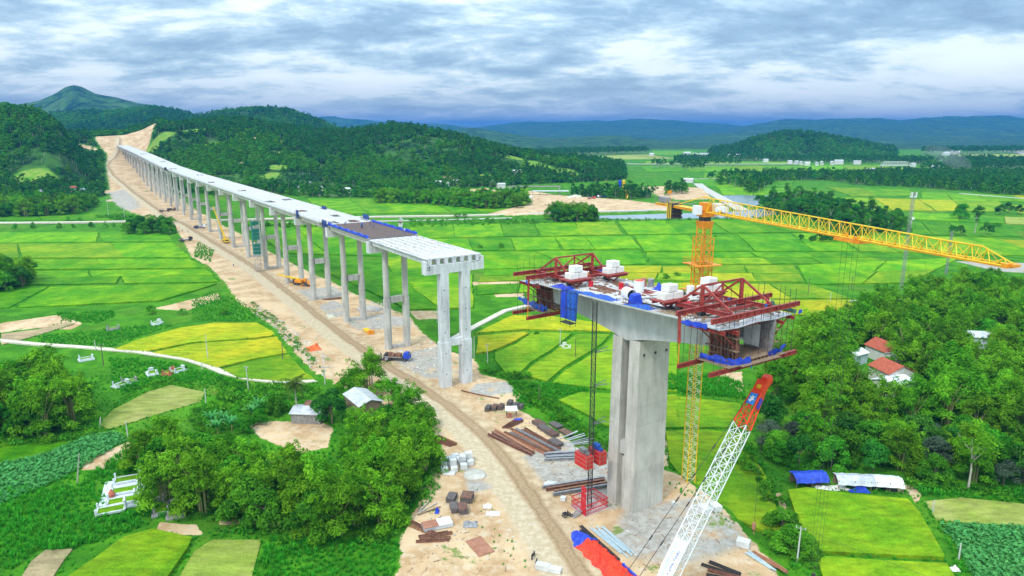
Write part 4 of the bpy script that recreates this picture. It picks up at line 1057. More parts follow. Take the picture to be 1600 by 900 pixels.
TN = traveller(-1, SN, 'dark red steel form traveller at the near tip, its box opening facing the camera')
first = None
for T, w in ((TF, 'far'), (TN, 'near')):
    for x, sd in ((-4.7, 'left'), (4.7, 'right')):
        for dx, dz, q, lev in ((-1.08, 0, -8.6, 'lower left'), (1.1, 0, -8.5, 'lower right'), (-.15, 1.27, -8.6, 'top')):
            b = MB(T); L2, W2 = random.uniform(2.0, 2.12), random.uniform(1.7, 1.95); b.box((x+dx, q, 1.15+.6+dz+.62), (L2, W2, 1.22))
            o = b.build('ballast_block', 'whiteblock', origin=T(x+dx, q, 1.75+dz))
            bm_ = o.modifiers.new('edge', 'BEVEL'); bm_.width = .12; bm_.segments = 2
            tag(o, 'white ballast block, %s of three, %s side of the %s traveller' % (lev, sd, w), 'ballast block', 'ballast blocks on the form travellers')

# ---------------------------------------------------------------- things lying on the cantilever deck
def dk(x, s, z=0.06): return CT(x, s, z)
def simple(name, m, label, cat, fn, o, group=None, smooth=False):
    b = MB(); fn(b); ob = b.build(name, m, origin=o, smooth=smooth); return tag(ob, label, cat, group)
def TT(o, ang=0): return frame(o, ang)
# large duct opening
def duct():
    o = dk(-4.6, -75.5); t = thing('duct_pipe', 'short white drum on its side with a dark open end on the deck', 'pipe', o); T = TT(o, -20)
    b = MB(T); n = 16; rg = []
    for y, r in ((-1.1, 1.05), (1.1, 1.05), (1.1, .9), (-1.1, .9)): rg.append([(r*math.cos(2*math.pi*k/n), y, 1.05+r*math.sin(2*math.pi*k/n)) for k in range(n)])
    b.loft(rg+[rg[0]], caps=False); b.build('shell', 'white', t)
    b = MB(T); b.tube([(0, .2, 1.05), (0, .3, 1.05)], .9, 14); b.build('inside', 'dark', t)
duct()
def drum(x, s, m, lab, r=.45, h=1.1, lid=None):
    o = dk(x, s); t = thing('drum', lab, 'drum', o, 'drums and tanks on the cantilever deck'); T = TT(o)
    b = MB(T); b.tube([(0, 0, 0), (0, 0, .05), (0, 0, h*.33), (0, 0, h*.34), (0, 0, h*.36), (0, 0, h)], [r, r, r, r*1.06, r, r], 12); b.build('body', m, t)
    b = MB(T); b.tube([(0, 0, h), (0, 0, h+.08)], [r*.94, r*.8], 12); b.build('lid', lid or m, t)
drum(-2.2, -62.5, 'hoistred', 'red drum left of the far ballast blocks', .5, 1.0)
drum(.5, -68, 'hoistred', 'pink-red jerry can beside a grey standing figure', .45, 1.2)
drum(1.2, -72, 'white', 'tall white plastic tank with a red lid', .95, 2.2, 'redpaint')
drum(5.8, -68.5, 'rustlight', 'rusty drum near the right edge of the deck', .6, 1.5)
drum(6.6, -69.6, 'greysteel', 'grey drum beside the rusty one', .6, 1.5)
drum(6.2, -79.5, 'white', 'small white tank at the right edge before the near blocks', .7, 1.7)
def bluebox():
    o = dk(-6.6, -79); t = thing('covered_generator', 'dark blue sheeted box standing at the left deck edge', 'generator', o); T = TT(o, -33)
    b = MB(T); b.loft([[(-.95, -.8, 0), (.95, -.8, 0), (.95, .8, 0), (-.95, .8, 0)], [(-.9, -.75, .8), (.9, -.75, .8), (.9, .75, .8), (-.9, .75, .8)], [(-.7, -.6, 1.7), (.6, -.6, 1.8), (.65, .6, 1.7), (-.7, .6, 1.75)], [(-.3, -.3, 2.0), (.3, -.3, 2.0), (.3, .3, 1.95), (-.3, .3, 1.95)]])
    b.build('cover', 'blue', t); b = MB(T); b.box((0, 0, .06), (2.3, 1.9, .12)); b.build('skid', 'dark', t)
bluebox()
def crumple(name, m, lab, x0, s0, lx, ls, h, T=None, n=9, cat='tarpaulin', group=None, z=.06, o=None):
    """sheet lying in folds over the deck edge or a heap"""
    T = T or CT; b = MB(T); ph = random.uniform(0, 6)
    top = []; 
    for i in range(n+1):
        for j in range(n+1):
            u, v = i/n, j/n; e = min(u, 1-u, v, 1-v)*4; e = min(1, e)
            z_ = z+h*e*(.45+.3*math.sin(u*9+ph+v*3)+.25*math.sin(v*11+ph*2-u*4)+random.uniform(-.15, .15))
            top.append((x0+lx*(u-.5)+random.uniform(-.06, .06)*lx/2, s0+ls*(v-.5)+random.uniform(-.06, .06)*ls/2, max(z+.02, z_)))
    bot = [(p[0], p[1], z-.01) for p in top]; m_ = n+1; N2 = m_*m_
    fs = [(i*m_+j, i*m_+j+1, (i+1)*m_+j+1, (i+1)*m_+j) for i in range(n) for j in range(n)]
    fs += [tuple(N2+k for k in f[::-1]) for f in fs]
    for i in range(n):
        fs += [(i*m_, (i+1)*m_, N2+(i+1)*m_, N2+i*m_), (i*m_+n, N2+i*m_+n, N2+(i+1)*m_+n, (i+1)*m_+n), (i, N2+i, N2+i+1, i+1), (n*m_+i, n*m_+i+1, N2+n*m_+i+1, N2+n*m_+i)]
    b.add(top+bot, fs); ob = b.build(name, m, origin=T(x0, s0, z)); return tag(ob, lab, cat, group)
crumple('tarpaulin', 'blue', 'light blue sheet bunched on the left edge near the far traveller', -7.0, -60, 2.4, 5, .8)
crumple('tarpaulin', 'blue', 'blue sheet folded over a heap near the right edge of the deck', 6.2, -72.5, 2.6, 2.4, 1.3)
crumple('tarpaulin', 'bluenet', 'blue net spread along the left deck edge above the pier', -7.1, -70.5, 1.9, 9, .5)
crumple('tarpaulin', 'bluenet', 'blue net trailing along the left edge beside the blue box', -7.2, -80.5, 1.8, 6, .5)
crumple('tarpaulin', 'dark', 'dark sheet and rubbish heaped before the near right blocks', 5.4, -77, 3.5, 3.5, .9)
crumple('tarpaulin', 'white', 'white sacks heaped on the right side of the deck', 4.0, -75.6, 2.6, 2.4, .8)
crumple('sack_heap', 'rustlight', 'brown sacks heaped beside the white tank', 3.4, -79.5, 2.6, 2.2, .8, cat='sacks')
crumple('rubbish_heap', 'wood', 'brown rubbish scattered along the left deck edge', -7.4, -87, 1.1, 4, .4, cat='rubbish')
# hanging blue sheet down the web
def webtarp():
    t = thing('web_sheet', 'bright blue sheet hung over the left side of the girder around a work cage', 'tarpaulin', CT(-8.3, -63.6, 0))
    b = MB(CT); rg = []
    for k in range(15):
        s = -61.3-k*.34; w = .10*math.sin(k*1.9)
        rg.append([(-6.9, s, .12), (-8.3+w, s, .22), (-8.5+w, s, -1.5), (-8.5-w, s, -5.4), (-8.38-w, s, -5.4), (-8.36+w, s, -1.5), (-8.2+w, s, .1), (-6.9, s, .08)])
    b.loft(rg[:7]); b.build('sheet', 'blue', t)
    b = MB(CT); b.loft(rg[6:]); b.build('net', 'bluenet', t)
    b = MB(CT)
    for s in (-63.2, -66.1):
        for x in (-8.7, -10.0): b.tube([(x, s, .6), (x, s, -6.2)], .06, 4)
        b.tube([(-8.7, s, -5.6), (-10, s, -5.6)], .05, 4); b.tube([(-8.7, s, .3), (-10, s, .3)], .05, 4)
    for z in (-5.6, -3, .3):
        for x in (-8.7, -10.0): b.tube([(x, -63.2, z), (x, -66.1, z)], .05, 4)
    b.box((-9.3, -64.6, -5.7), (1.3, 3, .08)); b.build('work_cage', 'dark', t)
webtarp()
# bars and timbers strewn on the deck
bars = [(-1.5, -66, 7, 8, 'rust', 'thin red bars lying lengthways behind the white tank'), (2.8, -70, 9, 5, 'red_steel', 'red steel beam with bars near the right edge'), (-3.8, -67.5, 5, -10, 'rust', 'single rusty bar left of the pink can'),
        (-1.0, -77.5, 5.5, -55, 'greysteel', 'grey square tube lying across the deck before the near blocks'), (1.6, -81, 8, 4, 'hoistred', 'red beams lying beside the near blocks'), (-5.2, -84, 10, 3, 'dark', 'long dark rail along the left side of the deck'),
        (-4.0, -88, 8, 0, 'dark', 'second dark rail behind the near traveller'), (3.6, -64, 4, 20, 'rust', 'rusty bars beside the far right blocks'), (-2.4, -71.5, 3, 30, 'rust', 'short rusty bar in the middle of the deck')]
for x, s, L_, a, m, lab in bars:
    b = MB(CT); n = 5 if 'bars' in lab else (3 if 'beams' in lab else 1)
    for k in range(n):
        aa = R(a+random.uniform(-6, 6)*(n > 1)); xx = x+(k-n/2)*.45; w = .3 if n == 1 else .14
        b.beam((xx-math.sin(aa)*L_/2, s-math.cos(aa)*L_/2, .12), (xx+math.sin(aa)*L_/2, s+math.cos(aa)*L_/2, .14), w, w)
    tag(b.build('steel_bar', m, origin=CT(x, s, 0)), lab, 'steel bars', 'bars lying on the cantilever deck')
# upright starter bars along both deck edges
b = MB(CT)
for s in np.arange(SN+.5, SF-.3, .55):
    for x in (-7.7, 7.7):
        if random.random() < .8: b.box((x+random.uniform(-.1, .1), s, .38), (.045, .045, .75))
o = b.build('starter_bars', 'rust', BR); o['kind'] = 'stuff'
b = MB(CT)
for k in range(240):
    x = random.gauss(0, 4.2)
    if abs(x) > 7.7: continue
    s = random.uniform(SN+2, SF-2); c = random.uniform(.1, .35); b.box((x, s, .06+c*.2), (c*random.uniform(1, 4), c, c*.4), random.uniform(0, 3))
o = b.build('deck_litter', 'rust', BR); o['kind'] = 'stuff'

# ---------------------------------------------------------------- tower crane
def tower_crane():
    bx, by = at(1075, 757, -1); z0 = -1.0; T = frame((bx, by, z0), 160.2)          # local +y along the jib
    t = thing('tower_crane', 'yellow flat-top tower crane with a long lattice jib reaching right', 'tower crane', (bx, by, z0))
    Ht = 56.5; zt = Ht
    # mast: lower part pale, upper part orange inside a climbing cage
    def mast(z_a, z_b, w, mch, mbr, nm):
        n = max(1, round((z_b-z_a)/1.9)); m_ = max(1, n//4); k0 = 0
        for j in range(m_):
            k1 = round(n*(j+1)/m_); za = z_a+(z_b-z_a)*k0/n; zb = z_a+(z_b-z_a)*k1/n
            ch, br = lattice(T, (0, 0, za), (0, 0, zb), w, w, k1-k0, .115, .05, up=(math.sin(R(160.2+0)), math.cos(R(160.2)), 0), brace='z')
            o = ch.build('mast_section', mch, t); br.build('bracing', mbr, o); k0 = k1
    mast(0, 32, 1.9, 'yellow', 'paleyellow', 'lower'); mast(32, 53.4, 1.9, 'orange', 'orange', 'upper')
    ch, br = lattice(T, (0, 0, 41), (0, 0, 51.5), 2.7, 2.7, 5, .10, .045, up=(math.sin(R(160.2)), math.cos(R(160.2)), 0))
    o = ch.build('climbing_cage', 'orange', t); br.build('bracing', 'orange', o)
    for z in (41.2, 46.3):
        b = MB(T)
        for sx, sy, dx, dy in ((0, 2, 5.6, 1.0), (0, -2, 5.6, 1.0), (2, 0, 1.0, 3), (-2, 0, 1.0, 3)): b.box((sx, sy, z), (dx, dy, .14))
        for sx in (-2.5, 2.5):
            for sy in (-2.4, 2.4):
                b.tube([(sx, sy, z), (sx, sy, z+1.1)], .035, 4)
        for h in (.6, 1.1):
            b.tube([(-2.5, -2.4, z+h), (2.5, -2.4, z+h), (2.5, 2.4, z+h), (-2.5, 2.4, z+h), (-2.5, -2.4, z+h)], .03, 4)
        for sx in (-1, 1):
            for sy in (-1, 1): b.beam((sx*1.3, sy*1.3, z-1.2), (sx*2.3, sy*2.2, z), .1)
        b.build('platform', 'orange', t)
    for c_ in ((-2.8, -1.2, 42.3), (-2.6, .6, 41.8)): b = MB(T); b.box(c_, (.7, .7, .9)); b.build('control_box', 'white', t)
    b = MB(T); b.loft([[(-1.3*k, -1.3*k, z), (1.3*k, -1.3*k, z), (1.3*k, 1.3*k, z), (-1.3*k, 1.3*k, z)] for z, k in ((53.2, .76), (54.2, .9), (54.6, .9))])
    b.build('slewing_base', 'orange', t)
    b = MB(T); b.tube([(0, 0, 54.6), (0, 0, 55.4)], 1.1, 16); b.build('slewing_ring', 'dark', t)
    b = MB(T); b.box((0, 0, 55.85), (2.2, 2.6, .9)); b.box((0, -.1, 57.2), (1.5, 1.8, 1.6)); b.build('turret', 'orange', t)
    b = MB(T); b.box((-1.9, 1.1, 56.6), (1.5, 2.0, 2.2)); b.box((-1.9, 1.1, 57.76), (1.6, 2.1, .12))
    cab = b.build('operator_cab', 'white', t)
    b = MB(T); b.box((-1.9, 2.12, 56.7), (1.2, .05, 1.4)); b.box((-2.66, 1.2, 56.8), (.05, 1.4, 1.2)); b.build('window', 'glass', cab)
    b = MB(T); b.box((2.0, .3, 56.7), (1.0, 1.6, 1.6)); b.build('electric_cabinet', 'white', t)
    # jib: triangular lattice in seven sections, stepping shallower
    L0, L1 = 1.3, 57.0; zb = 56.4; ns = 7
    for k in range(ns):
        a, c = L0+(L1-L0)*k/ns, L0+(L1-L0)*(k+1)/ns
        h0 = 2.5-1.0*k/ns; h1 = 2.5-1.0*(k+1)/ns; w = 1.5; n = 4
        ch, br = MB(T), MB(T)
        last = (k == ns-1)
        if last: h1 = .25
        for sx in (-1, 1): ch.tube([(sx*w/2, a, zb), (sx*w/2, c, zb)], .11, 5)
        ch.tube([(0, a, zb+h0), (0, c if not last else a+(c-a)*.55, zb+(h1 if not last else h0))], .11, 5)
        if last: ch.tube([(0, a+(c-a)*.55, zb+h0), (0, c, zb+.3)], .08, 5)
        for j in range(n):
            f0, f1, fm = j/n, (j+1)/n, (j+.5)/n; y0, y1, ym = a+(c-a)*f0, a+(c-a)*f1, a+(c-a)*fm
            def ht(f): return (h0+(h1-h0)*f) if not last else (h0 if f <= .55 else h0+(.3-h0)*(f-.55)/.45)
            for sx in (-1, 1):
                br.tube([(sx*w/2, y0, zb), (0, ym, zb+ht(fm))], .055, 4, False); br.tube([(0, ym, zb+ht(fm)), (sx*w/2, y1, zb)], .055, 4, False)
            br.tube([(-w/2, y0, zb), (w/2, y0, zb)], .05, 4, False); br.tube([(-w/2, y0, zb), (w/2, y1, zb)], .04, 4, False)
            if j % 2 == 0: br.tube([(-w/2, y0, zb), (0, y0, zb+ht(f0))], .04, 4, False); br.tube([(w/2, y0, zb), (0, y0, zb+ht(f0))], .04, 4, False)
        o = ch.build('jib_section', 'yellow', t); br.build('bracing', 'yellow', o)
        b = MB(T); b.box((-w/2, (a+c)/2, zb-.14), (.14, c-a-.1, .14)); b.box((w/2, (a+c)/2, zb-.14), (.14, c-a-.1, .14)); b.build('trolley_rail', 'orange', o)
    b = MB(T); b.box((0, L1-.3, zb), (1.7, .7, .5)); b.box((0, L1+.4, zb+.1), (.9, .5, .3)); b.build('jib_end', 'orange', t)
    # trolley and hoist ropes
    yt = 34.5
    b = MB(T); b.box((0, yt, zb-.45), (2.0, 4.4, .35)); b.box((-.9, yt-1.9, zb-.1), (.25, .5, .9)); b.box((.9, yt+1.6, zb-.1), (.25, .5, .9)); b.build('trolley', 'orange', t)
    b = MB(T)
    for sx in (-.5, .5):
        for sy in (-1.0, 1.0): b.tube([(sx, yt+sy, zb-.5), (sx*.6, yt+sy*.6, 3.4)], .022, 3)
    b.build('hoist_rope', 'dark', t)
    b = MB(T); b.box((0, yt, 2.0), (.5, .35, .9)); b.tube([(0, yt, 1.6), (0, yt, 1.1), (.2, yt, .9)], .07, 5); b.build('hook_block', 'dark', t)
    b = MB(T); b.box((0, 5.4, zb+.9), (1.0, 1.6, .9)); b.tube([(-.6, 4.2, zb+.7), (.6, 4.2, zb+.7)], .45, 10); b.build('trolley_winch', 'white', t)
    # counter jib
    b = MB(T)
    for sx in (-.9, .9): b.beam((sx, -1.2, zb-.1), (sx, -16, zb-.1), .28, .4)
    for k in range(9): b.beam((-.9, -1.5-k*1.75, zb-.1), (.9, -1.5-k*1.75, zb-.1), .12)
    cj = b.build('counter_jib', 'orange', t)
    b = MB(T); b.box((0, -8.5, zb+.15), (2.2, 14.6, .06)); b.build('walkway', 'yellow', cj)
    b = MB(T)
    for sx in (-1.2, 1.2):
        for k in range(9): b.tube([(sx, -1.6-k*1.8, zb), (sx, -1.6-k*1.8, zb+1.15)], .03, 4)
        for h in (.6, 1.15): b.tube([(sx, -1.6, zb+h), (sx, -16, zb+h)], .03, 4)
    b.build('railing', 'greysteel', cj)
    b = MB(T); b.beam((0, -.4, zb+2.7), (0, -9, zb+.4), .14); b.beam((0, -.6, zb+2.6), (0, 2, zb+2.5), .2); b.build('tie_bar', 'yellow', t)
    b = MB(T); b.box((0, -13.8, zb+.8), (1.3, 1.8, 1.1)); b.tube([(-.7, -15.0, zb+.9), (.7, -15.0, zb+.9)], .5, 10); b.build('hoist_winch', 'greysteel', t)
    for k in range(6):
        b = MB(T); b.box((0, -9.6-.32*k, zb-.95), (2.3, .28, 3.2)); b.build('ballast_slab', 'yellow' if k % 2 else 'dark', t)
    for k in range(4):
        b = MB(T); b.box((0, -9.3, zb-2.3+k*.78), (2.36, .30, .36)); b.build('ballast_stripe', 'dark', t)
    b = MB(T); b.tube([(0, -11.8, zb), (0, -11.8, zb+3)], .04, 4); b.add([(0, -11.8, zb+3), (.02, -13.1, zb+2.7), (0, -13.2, zb+2.2), (0, -11.8, zb+2.2), (.05, -11.8, zb+3), (.07, -13.1, zb+2.7), (.05, -13.2, zb+2.2), (.05, -11.8, zb+2.2)], [(0, 1, 2, 3), (7, 6, 5, 4), (0, 4, 5, 1), (1, 5, 6, 2), (2, 6, 7, 3), (3, 7, 4, 0)]); b.build('flag', 'orange', t)
    b = MB(T); b.box((0, 0, -.2), (5, 5, 1.2)); b.build('footing', 'concrete', t)
    # ties to the girder
    b = MB(T)
    b.build('base_plate', 'dark', t) if b.v else None
tower_crane()

# ---------------------------------------------------------------- lattice boom crane in front
def boom_crane():
    foot = Vector((20.0, 86.2, 1.6)); tip = Vector((42.0, 107.0, 30.0)); az = Vector((tip.x-foot.x, tip.y-foot.y, 0)).normalized()
    ang = math.degrees(math.atan2(az.x, az.y)); T = frame((foot.x, foot.y, 0), ang)
    t = thing('crawler_crane', 'crawler crane with a white lattice boom ending in a red head', 'crane', (foot.x, foot.y, 0))
    Lh = math.hypot(tip.x-foot.x, tip.y-foot.y)
    P = lambda f: (0, Lh*f, 1.6+(30.0-1.6)*f)
    up = (-az.x*.76, -az.y*.76, .65)
    for a, b_, w0, w1, n in ((.02, .16, .9, 2.2, 2), (.16, .36, 2.2, 2.2, 5), (.36, .56, 2.2, 2.2, 5), (.56, .775, 2.2, 2.2, 5)):
        ch, br = lattice(T, P(a), P(b_), w0, w1, n, .095, .05, up=up, brace='x'); o = ch.build('boom_section', 'white', t); br.build('bracing', 'white', o)
    ch, br = lattice(T, P(.78), P(.93), 2.2, 1.5, 3, .13, .065, up=up); o = ch.build('boom_head', 'redpaint', t, label='red tapered head section of the boom'); br.build('bracing', 'redpaint', o)
    b = MB(T); b.beam(P(.90), P(.985), 1.7, 1.35, up=up); b.beam(P(.955), (0, P(1.0)[1]+1.3, P(1.0)[2]-.1), 1.35, 1.25, up=up); h = b.build('head_frame', 'redpaint', t)
    Q = P(1.0)
    b = MB(T); b.tube([(-.5, Q[1]+.1, Q[2]-.1), (.5, Q[1]+.1, Q[2]-.1)], .55, 12); b.build('sheave', 'redpaint', h)
    b = MB(T); b.tube([(-.62, Q[1]-1.2, Q[2]-1.0), (.62, Q[1]-1.2, Q[2]-1.0)], .42, 12); b.tube([(-.3, Q[1]-1.9, Q[2]-.9), (.3, Q[1]-1.9, Q[2]-.9)], .35, 12); b.build('guide_sheave', 'yellow', h)
    sd = Vector(frame((0, 0, 0), ang)(1, 0, 0)); d3 = (Vector(T(*P(.3)))-Vector(T(*P(.2)))).normalized(); nrm = d3.cross(sd).normalized()
    if nrm.z < 0: nrm = -nrm
    def panel(f0, f1, off, face, wid, hw, m, nm, par, th=.05):
        """flat plate on a face of the boom: off along face normal, hw half width along wid"""
        c0, c1 = Vector(T(*P(f0)))+face*off, Vector(T(*P(f1)))+face*off; b = MB(); vs = []
        for e in (0, th):
            for c, q in ((c0, -1), (c1, -1), (c1, 1), (c0, 1)): vs.append(c+wid*hw*q+face*e)
        b.add(vs, [(3, 2, 1, 0), (4, 5, 6, 7), (0, 1, 5, 4), (1, 2, 6, 5), (2, 3, 7, 6), (3, 0, 4, 7)]); return b.build(nm, m, par)
    # maker's plates: white bird on light blue, plain violet-blue one on the side
    panel(.865, .915, 1.0, nrm, sd, .62, 'signblue', 'maker_plate', h)
    panel(.865, .91, 1.0, sd, nrm, .5, 'signviolet', 'side_plate', h)
    cc = Vector(T(*P(.89)))+nrm*1.09; pts = [(-.75, -.12), (-.35, -.5), (-.1, -.18), (.45, -.5), (.2, -.12), (.75, -.1), (.3, .12), (.55, .5), (.05, .2), (-.25, .5), (-.3, .12)]
    vs = [cc+d3*a+sd*c+nrm*e for e in (0, .02) for a, c in pts]; n = len(pts)
    b = MB(); b.add(vs, [tuple(range(n)), tuple(range(2*n-1, n-1, -1))]+[(k, (k+1) % n, n+(k+1) % n, n+k) for k in range(n)]); b.build('bird_mark', 'white', h)
    # banner tied on the lower boom, two rows of blue characters
    bn = panel(.10, .275, 1.18, nrm, sd, .95, 'white', 'banner', t)
    for row, x0, m, hs in ((0, -.42, 'bluegrey', .26), (1, .42, 'signviolet', .20)):
        b = MB(); f = .115+.03*row
        while f < (.262 if row == 0 else .245):
            c = Vector(T(*P(f)))+nrm*1.26+sd*x0; g = random.uniform(.0035, .0055)*44/2.0
            for q in (-1, 1): b.beam(c+d3*g*q-sd*hs, c+d3*g*q+sd*hs, .05, .03, up=tuple(nrm))
            b.beam(c-d3*g+sd*hs*random.choice([-1, 0, 1]), c+d3*g+sd*hs*random.choice([-1, 0, 1]), .05, .03, up=tuple(nrm)); f += random.choice([.0085, .0085, .0085, .014])
        b.build('lettering', m, bn)
    # ropes: pendants to the gantry, hoist line, load line
    G = (0, -6.0, 9.5)
    b = MB(T)
    for sx in (-.8, .8): b.tube([(sx, *P(.97)[1:]), (sx*1.2, G[1], G[2])], .045, 4)
    b.build('pendant_rope', 'dark', t)
    b = MB(T)
    for sx in (-.8, .8):
        for f in (.35, .5, .62, .8):
            a = Vector((sx, *P(.97)[1:])); g_ = Vector((sx*1.2, G[1], G[2])); q0 = a+(g_-a)*f; q1 = a+(g_-a)*(f+.02); b.tube([q0, q1], .12, 5)
    b.build('rope_link', 'dark', t)
    b = MB(T); b.tube([(0, Q[1]+.55, Q[2]-.1), (0, Q[1]+.6, 3.2)], .035, 4); b.build('hoist_rope', 'dark', t)
    b = MB(T); b.tube([(0, Q[1]+.6, 3.3), (0, Q[1]+.6, 3.0), (0, Q[1]+.6, 2.0), (0, Q[1]+.6, 1.7)], [.12, .34, .34, .15], 8); b.tube([(0, Q[1]+.6, 1.7), (0, Q[1]+.6, 1.2), (.2, Q[1]+.6, 1.05)], .07, 5); b.build('hook_block', 'rustlight', t)
    # machine: tracks, house, cab, gantry
    for sx in (-2.4, 2.4):
        b = MB(T); b.loft([[(sx-.5, y, z), (sx+.5, y, z), (sx+.5, y2, z2), (sx-.5, y2, z2)] for y, z, y2, z2 in ((-6.2, .5, -5.6, .5), (-5.6, 0, -5.3, .3), (0, 0, 0, .3), (.6, .5, .1, .5))]); b.build('crawler', 'dark', t)
        b = MB(T); b.box((sx, -2.8, .62), (.9, 6.2, .9)); b.build('track_frame', 'dark', t)
        b = MB(T)
        for k in range(6): b.tube([(sx-.52, -5.4+k*1.05, .5), (sx+.52, -5.4+k*1.05, .5)], .42, 10)
        b.build('track_roller', 'dark', t)
    b = MB(T); b.box((0, -2.8, 1.1), (3.9, 2.4, .5)); b.box((.5, -4.2, 2.5), (2.4, 5.4, 2.0)); b.build('house', 'redpaint', t)
    b = MB(T); b.box((-1.5, -1.9, 2.6), (1.2, 2.0, 2.0)); cb = b.build('cab', 'white', t)
    b = MB(T); b.box((-1.5, -.88, 2.8), (1.0, .04, 1.3)); b.box((-2.12, -1.9, 2.8), (.04, 1.6, 1.1)); b.build('window', 'glass', cb)
    b = MB(T); b.box((.3, -7.4, 2.6), (3.8, 1.0, 1.8)); b.build('counterweight', 'dark', t)
    b = MB(T)
    for sx in (-.9, .9): b.beam((sx, -4.5, 3.4), (sx, G[1], G[2]), .2); b.beam((sx, -6.9, 3.4), (sx, G[1], G[2]), .2)
    b.beam((-.9, G[1], G[2]), (.9, G[1], G[2]), .2); b.build('gantry', 'redpaint', t)
boom_crane()

# ---------------------------------------------------------------- passenger hoist on the pier
def hoist():
    x, y = at(921, 793, 0); T = frame((x, y, 0), -33)
    t = thing('construction_hoist', 'red passenger hoist on a dark lattice mast beside the main pier', 'hoist', (x, y, 0))
    zt = 40.5
    for k in range(5):
        za, zb = .2+(zt-.2)*k/5, .2+(zt-.2)*(k+1)/5
        ch, br = lattice(T, (0, 0, za), (0, 0, zb), .75, .75, 6, .06, .035, up=(0, 1, 0)); o = ch.build('mast_section', 'dark', t); br.build('bracing', 'dark', o)
    b = MB(T)
    for z in (9.5, 17, 24.5, 31):
        b.beam((.4, .3, z), (4.2, 1.2, z+.1), .12); b.beam((.4, -.3, z), (4.2, 1.2, z-.6), .1); b.beam((.4, .3, z), (4.2, -.8, z), .08)
    b.build('wall_tie', 'greysteel', t)
    for sx, z, nm in ((-1.65, 9.2, 'left'), (1.55, 9.2, 'right')):
        b = MB(T); b.box((sx, 0, z+1.25), (1.6, 3.4, 2.5)); c = b.build('cage', 'hoistred', t)
        b = MB(T)
        for yy in (-1.72, 1.72): b.box((sx, yy, z+1.25), (.08, .08, 2.5)); b.box((sx-.8, yy, z+1.25), (.09, .09, 2.55)); b.box((sx+.8, yy, z+1.25), (.09, .09, 2.55))
        for zz in (0, .85, 1.65, 2.5): b.box((sx, -1.73, z+zz), (1.66, .06, .1)); b.box((sx-.82, 0, z+zz), (.06, 3.5, .1))
        b.build('cage_frame', 'rustlight', c)
        b = MB(T); b.box((sx, .3, z+3.0), (.9, 1.4, .9)); b.box((sx, -.9, z+2.75), (.7, .6, .5)); b.build('drive_unit', 'greysteel' if sx < 0 else 'bluenet', c)
        b = MB(T)
        for px in (-.78, .78):
            for py in (-1.65, 0, 1.65): b.tube([(sx+px, py, z+2.5), (sx+px, py, z+3.5)], .03, 4)
        for py in (-1.65, 1.65): b.tube([(sx-.78, py, z+3.5), (sx+.78, py, z+3.5)], .03, 4)
        for px in (-.78, .78): b.tube([(sx+px, -1.65, z+3.5), (sx+px, 1.65, z+3.5)], .03, 4)
        b.build('roof_rail', 'dark', c)
    b = MB(T)
    for (x0, y0), (x1, y1) in (((-2.7, -2.1), (2.7, -2.1)), ((-2.7, 2.1), (2.7, 2.1)), ((-2.7, -2.1), (-2.7, 2.1)), ((2.7, -2.1), (2.7, 2.1))):
        for k in range(15):
            f = k/14; b.beam((x0+(x1-x0)*f, y0+(y1-y0)*f, .1), (x0+(x1-x0)*f, y0+(y1-y0)*f, 2.2), .06)
        for z in (.15, 1.15, 2.2): b.beam((x0, y0, z), (x1, y1, z), .12, .16)
    b.build('base_enclosure', 'hoistred', t)
    b = MB(T)
    for k in range(3): b.box((-2.75, -1.55, 2.9+k*1.25), (.12, 1.3, 1.05))
    b.box((-2.75, -1.55, 1.2), (.14, 1.4, 2.2)); b.build('gate', 'hoistred', t, label='red gate panels standing above the base enclosure')
    b = MB(T)
    for k in range(5): b.box((-3.2-.35*k, -1.0, .95-k*.2), (.33, 1.0, .06))
    for sy in (-.55, .55): b.beam((-3.0, -1+sy*.95, 1.05), (-4.9, -1+sy*.95, .05), .08, .16)
    b.build('steps', 'greysteel', t)
    b = MB(T); b.box((0, 0, .05), (5.8, 4.6, .3)); b.build('base_slab', 'concrete', t)
hoist()
# ---------------------------------------------------------------- plants: leaf meshes built with numpy
def leaves(centres, normals, size, aspect, rg, droop=0.0, tone=None):
    """one rhombic leaf spray (a quad) per centre"""
    n = len(centres); nr = normals+rg.normal(0, .45, (n, 3)); nr /= np.linalg.norm(nr, axis=1)[:, None]
    t = rg.normal(0, 1, (n, 3)); t[:, 2] -= droop; t -= nr*(t*nr).sum(1)[:, None]; t /= np.linalg.norm(t, axis=1)[:, None]
    b = np.cross(nr, t); s = (size*rg.uniform(.6, 1.35, n))[:, None]
    v = np.stack([centres-t*s, centres-b*s*aspect+t*s*.1, centres+t*s, centres+b*s*aspect+t*s*.1], 1).reshape(-1, 3)
    return v, np.arange(n*4).reshape(n, 4)
def crown_mesh(name, m, blobs, per, size, aspect, seed, droop=.2, shell=.72, tw=.5):
    rg = np.random.default_rng(seed); Vv, Ff, Tt = [], [], []; o = 0
    for (cx, cy, cz, rx, rz) in blobs:
        n = max(8, int(per*rx*rx)); d = rg.normal(0, 1, (n, 3)); d[:, 2] = np.abs(d[:, 2])*1.1-.35*rg.random(n); d /= np.linalg.norm(d, axis=1)[:, None]
        r = shell+(1.12-shell)*rg.random(n)**.7; c = np.stack([cx+d[:, 0]*rx*r, cy+d[:, 1]*rx*r, cz+d[:, 2]*rz*r], 1)
        nn = d.copy(); nn[:, 2] += .35
        v, f = leaves(c, nn, size, aspect, rg, droop); Vv.append(v); Ff.append(f+o); o += len(v)
        bt = rg.random(); Tt.append(np.clip(bt*tw+rg.random(n)*(1-tw), 0, 1))
    me = np_mesh(name, np.concatenate(Vv), np.concatenate(Ff), None, dict(tone=np.concatenate(Tt)), False)
    me.materials.append(M[m]); return me
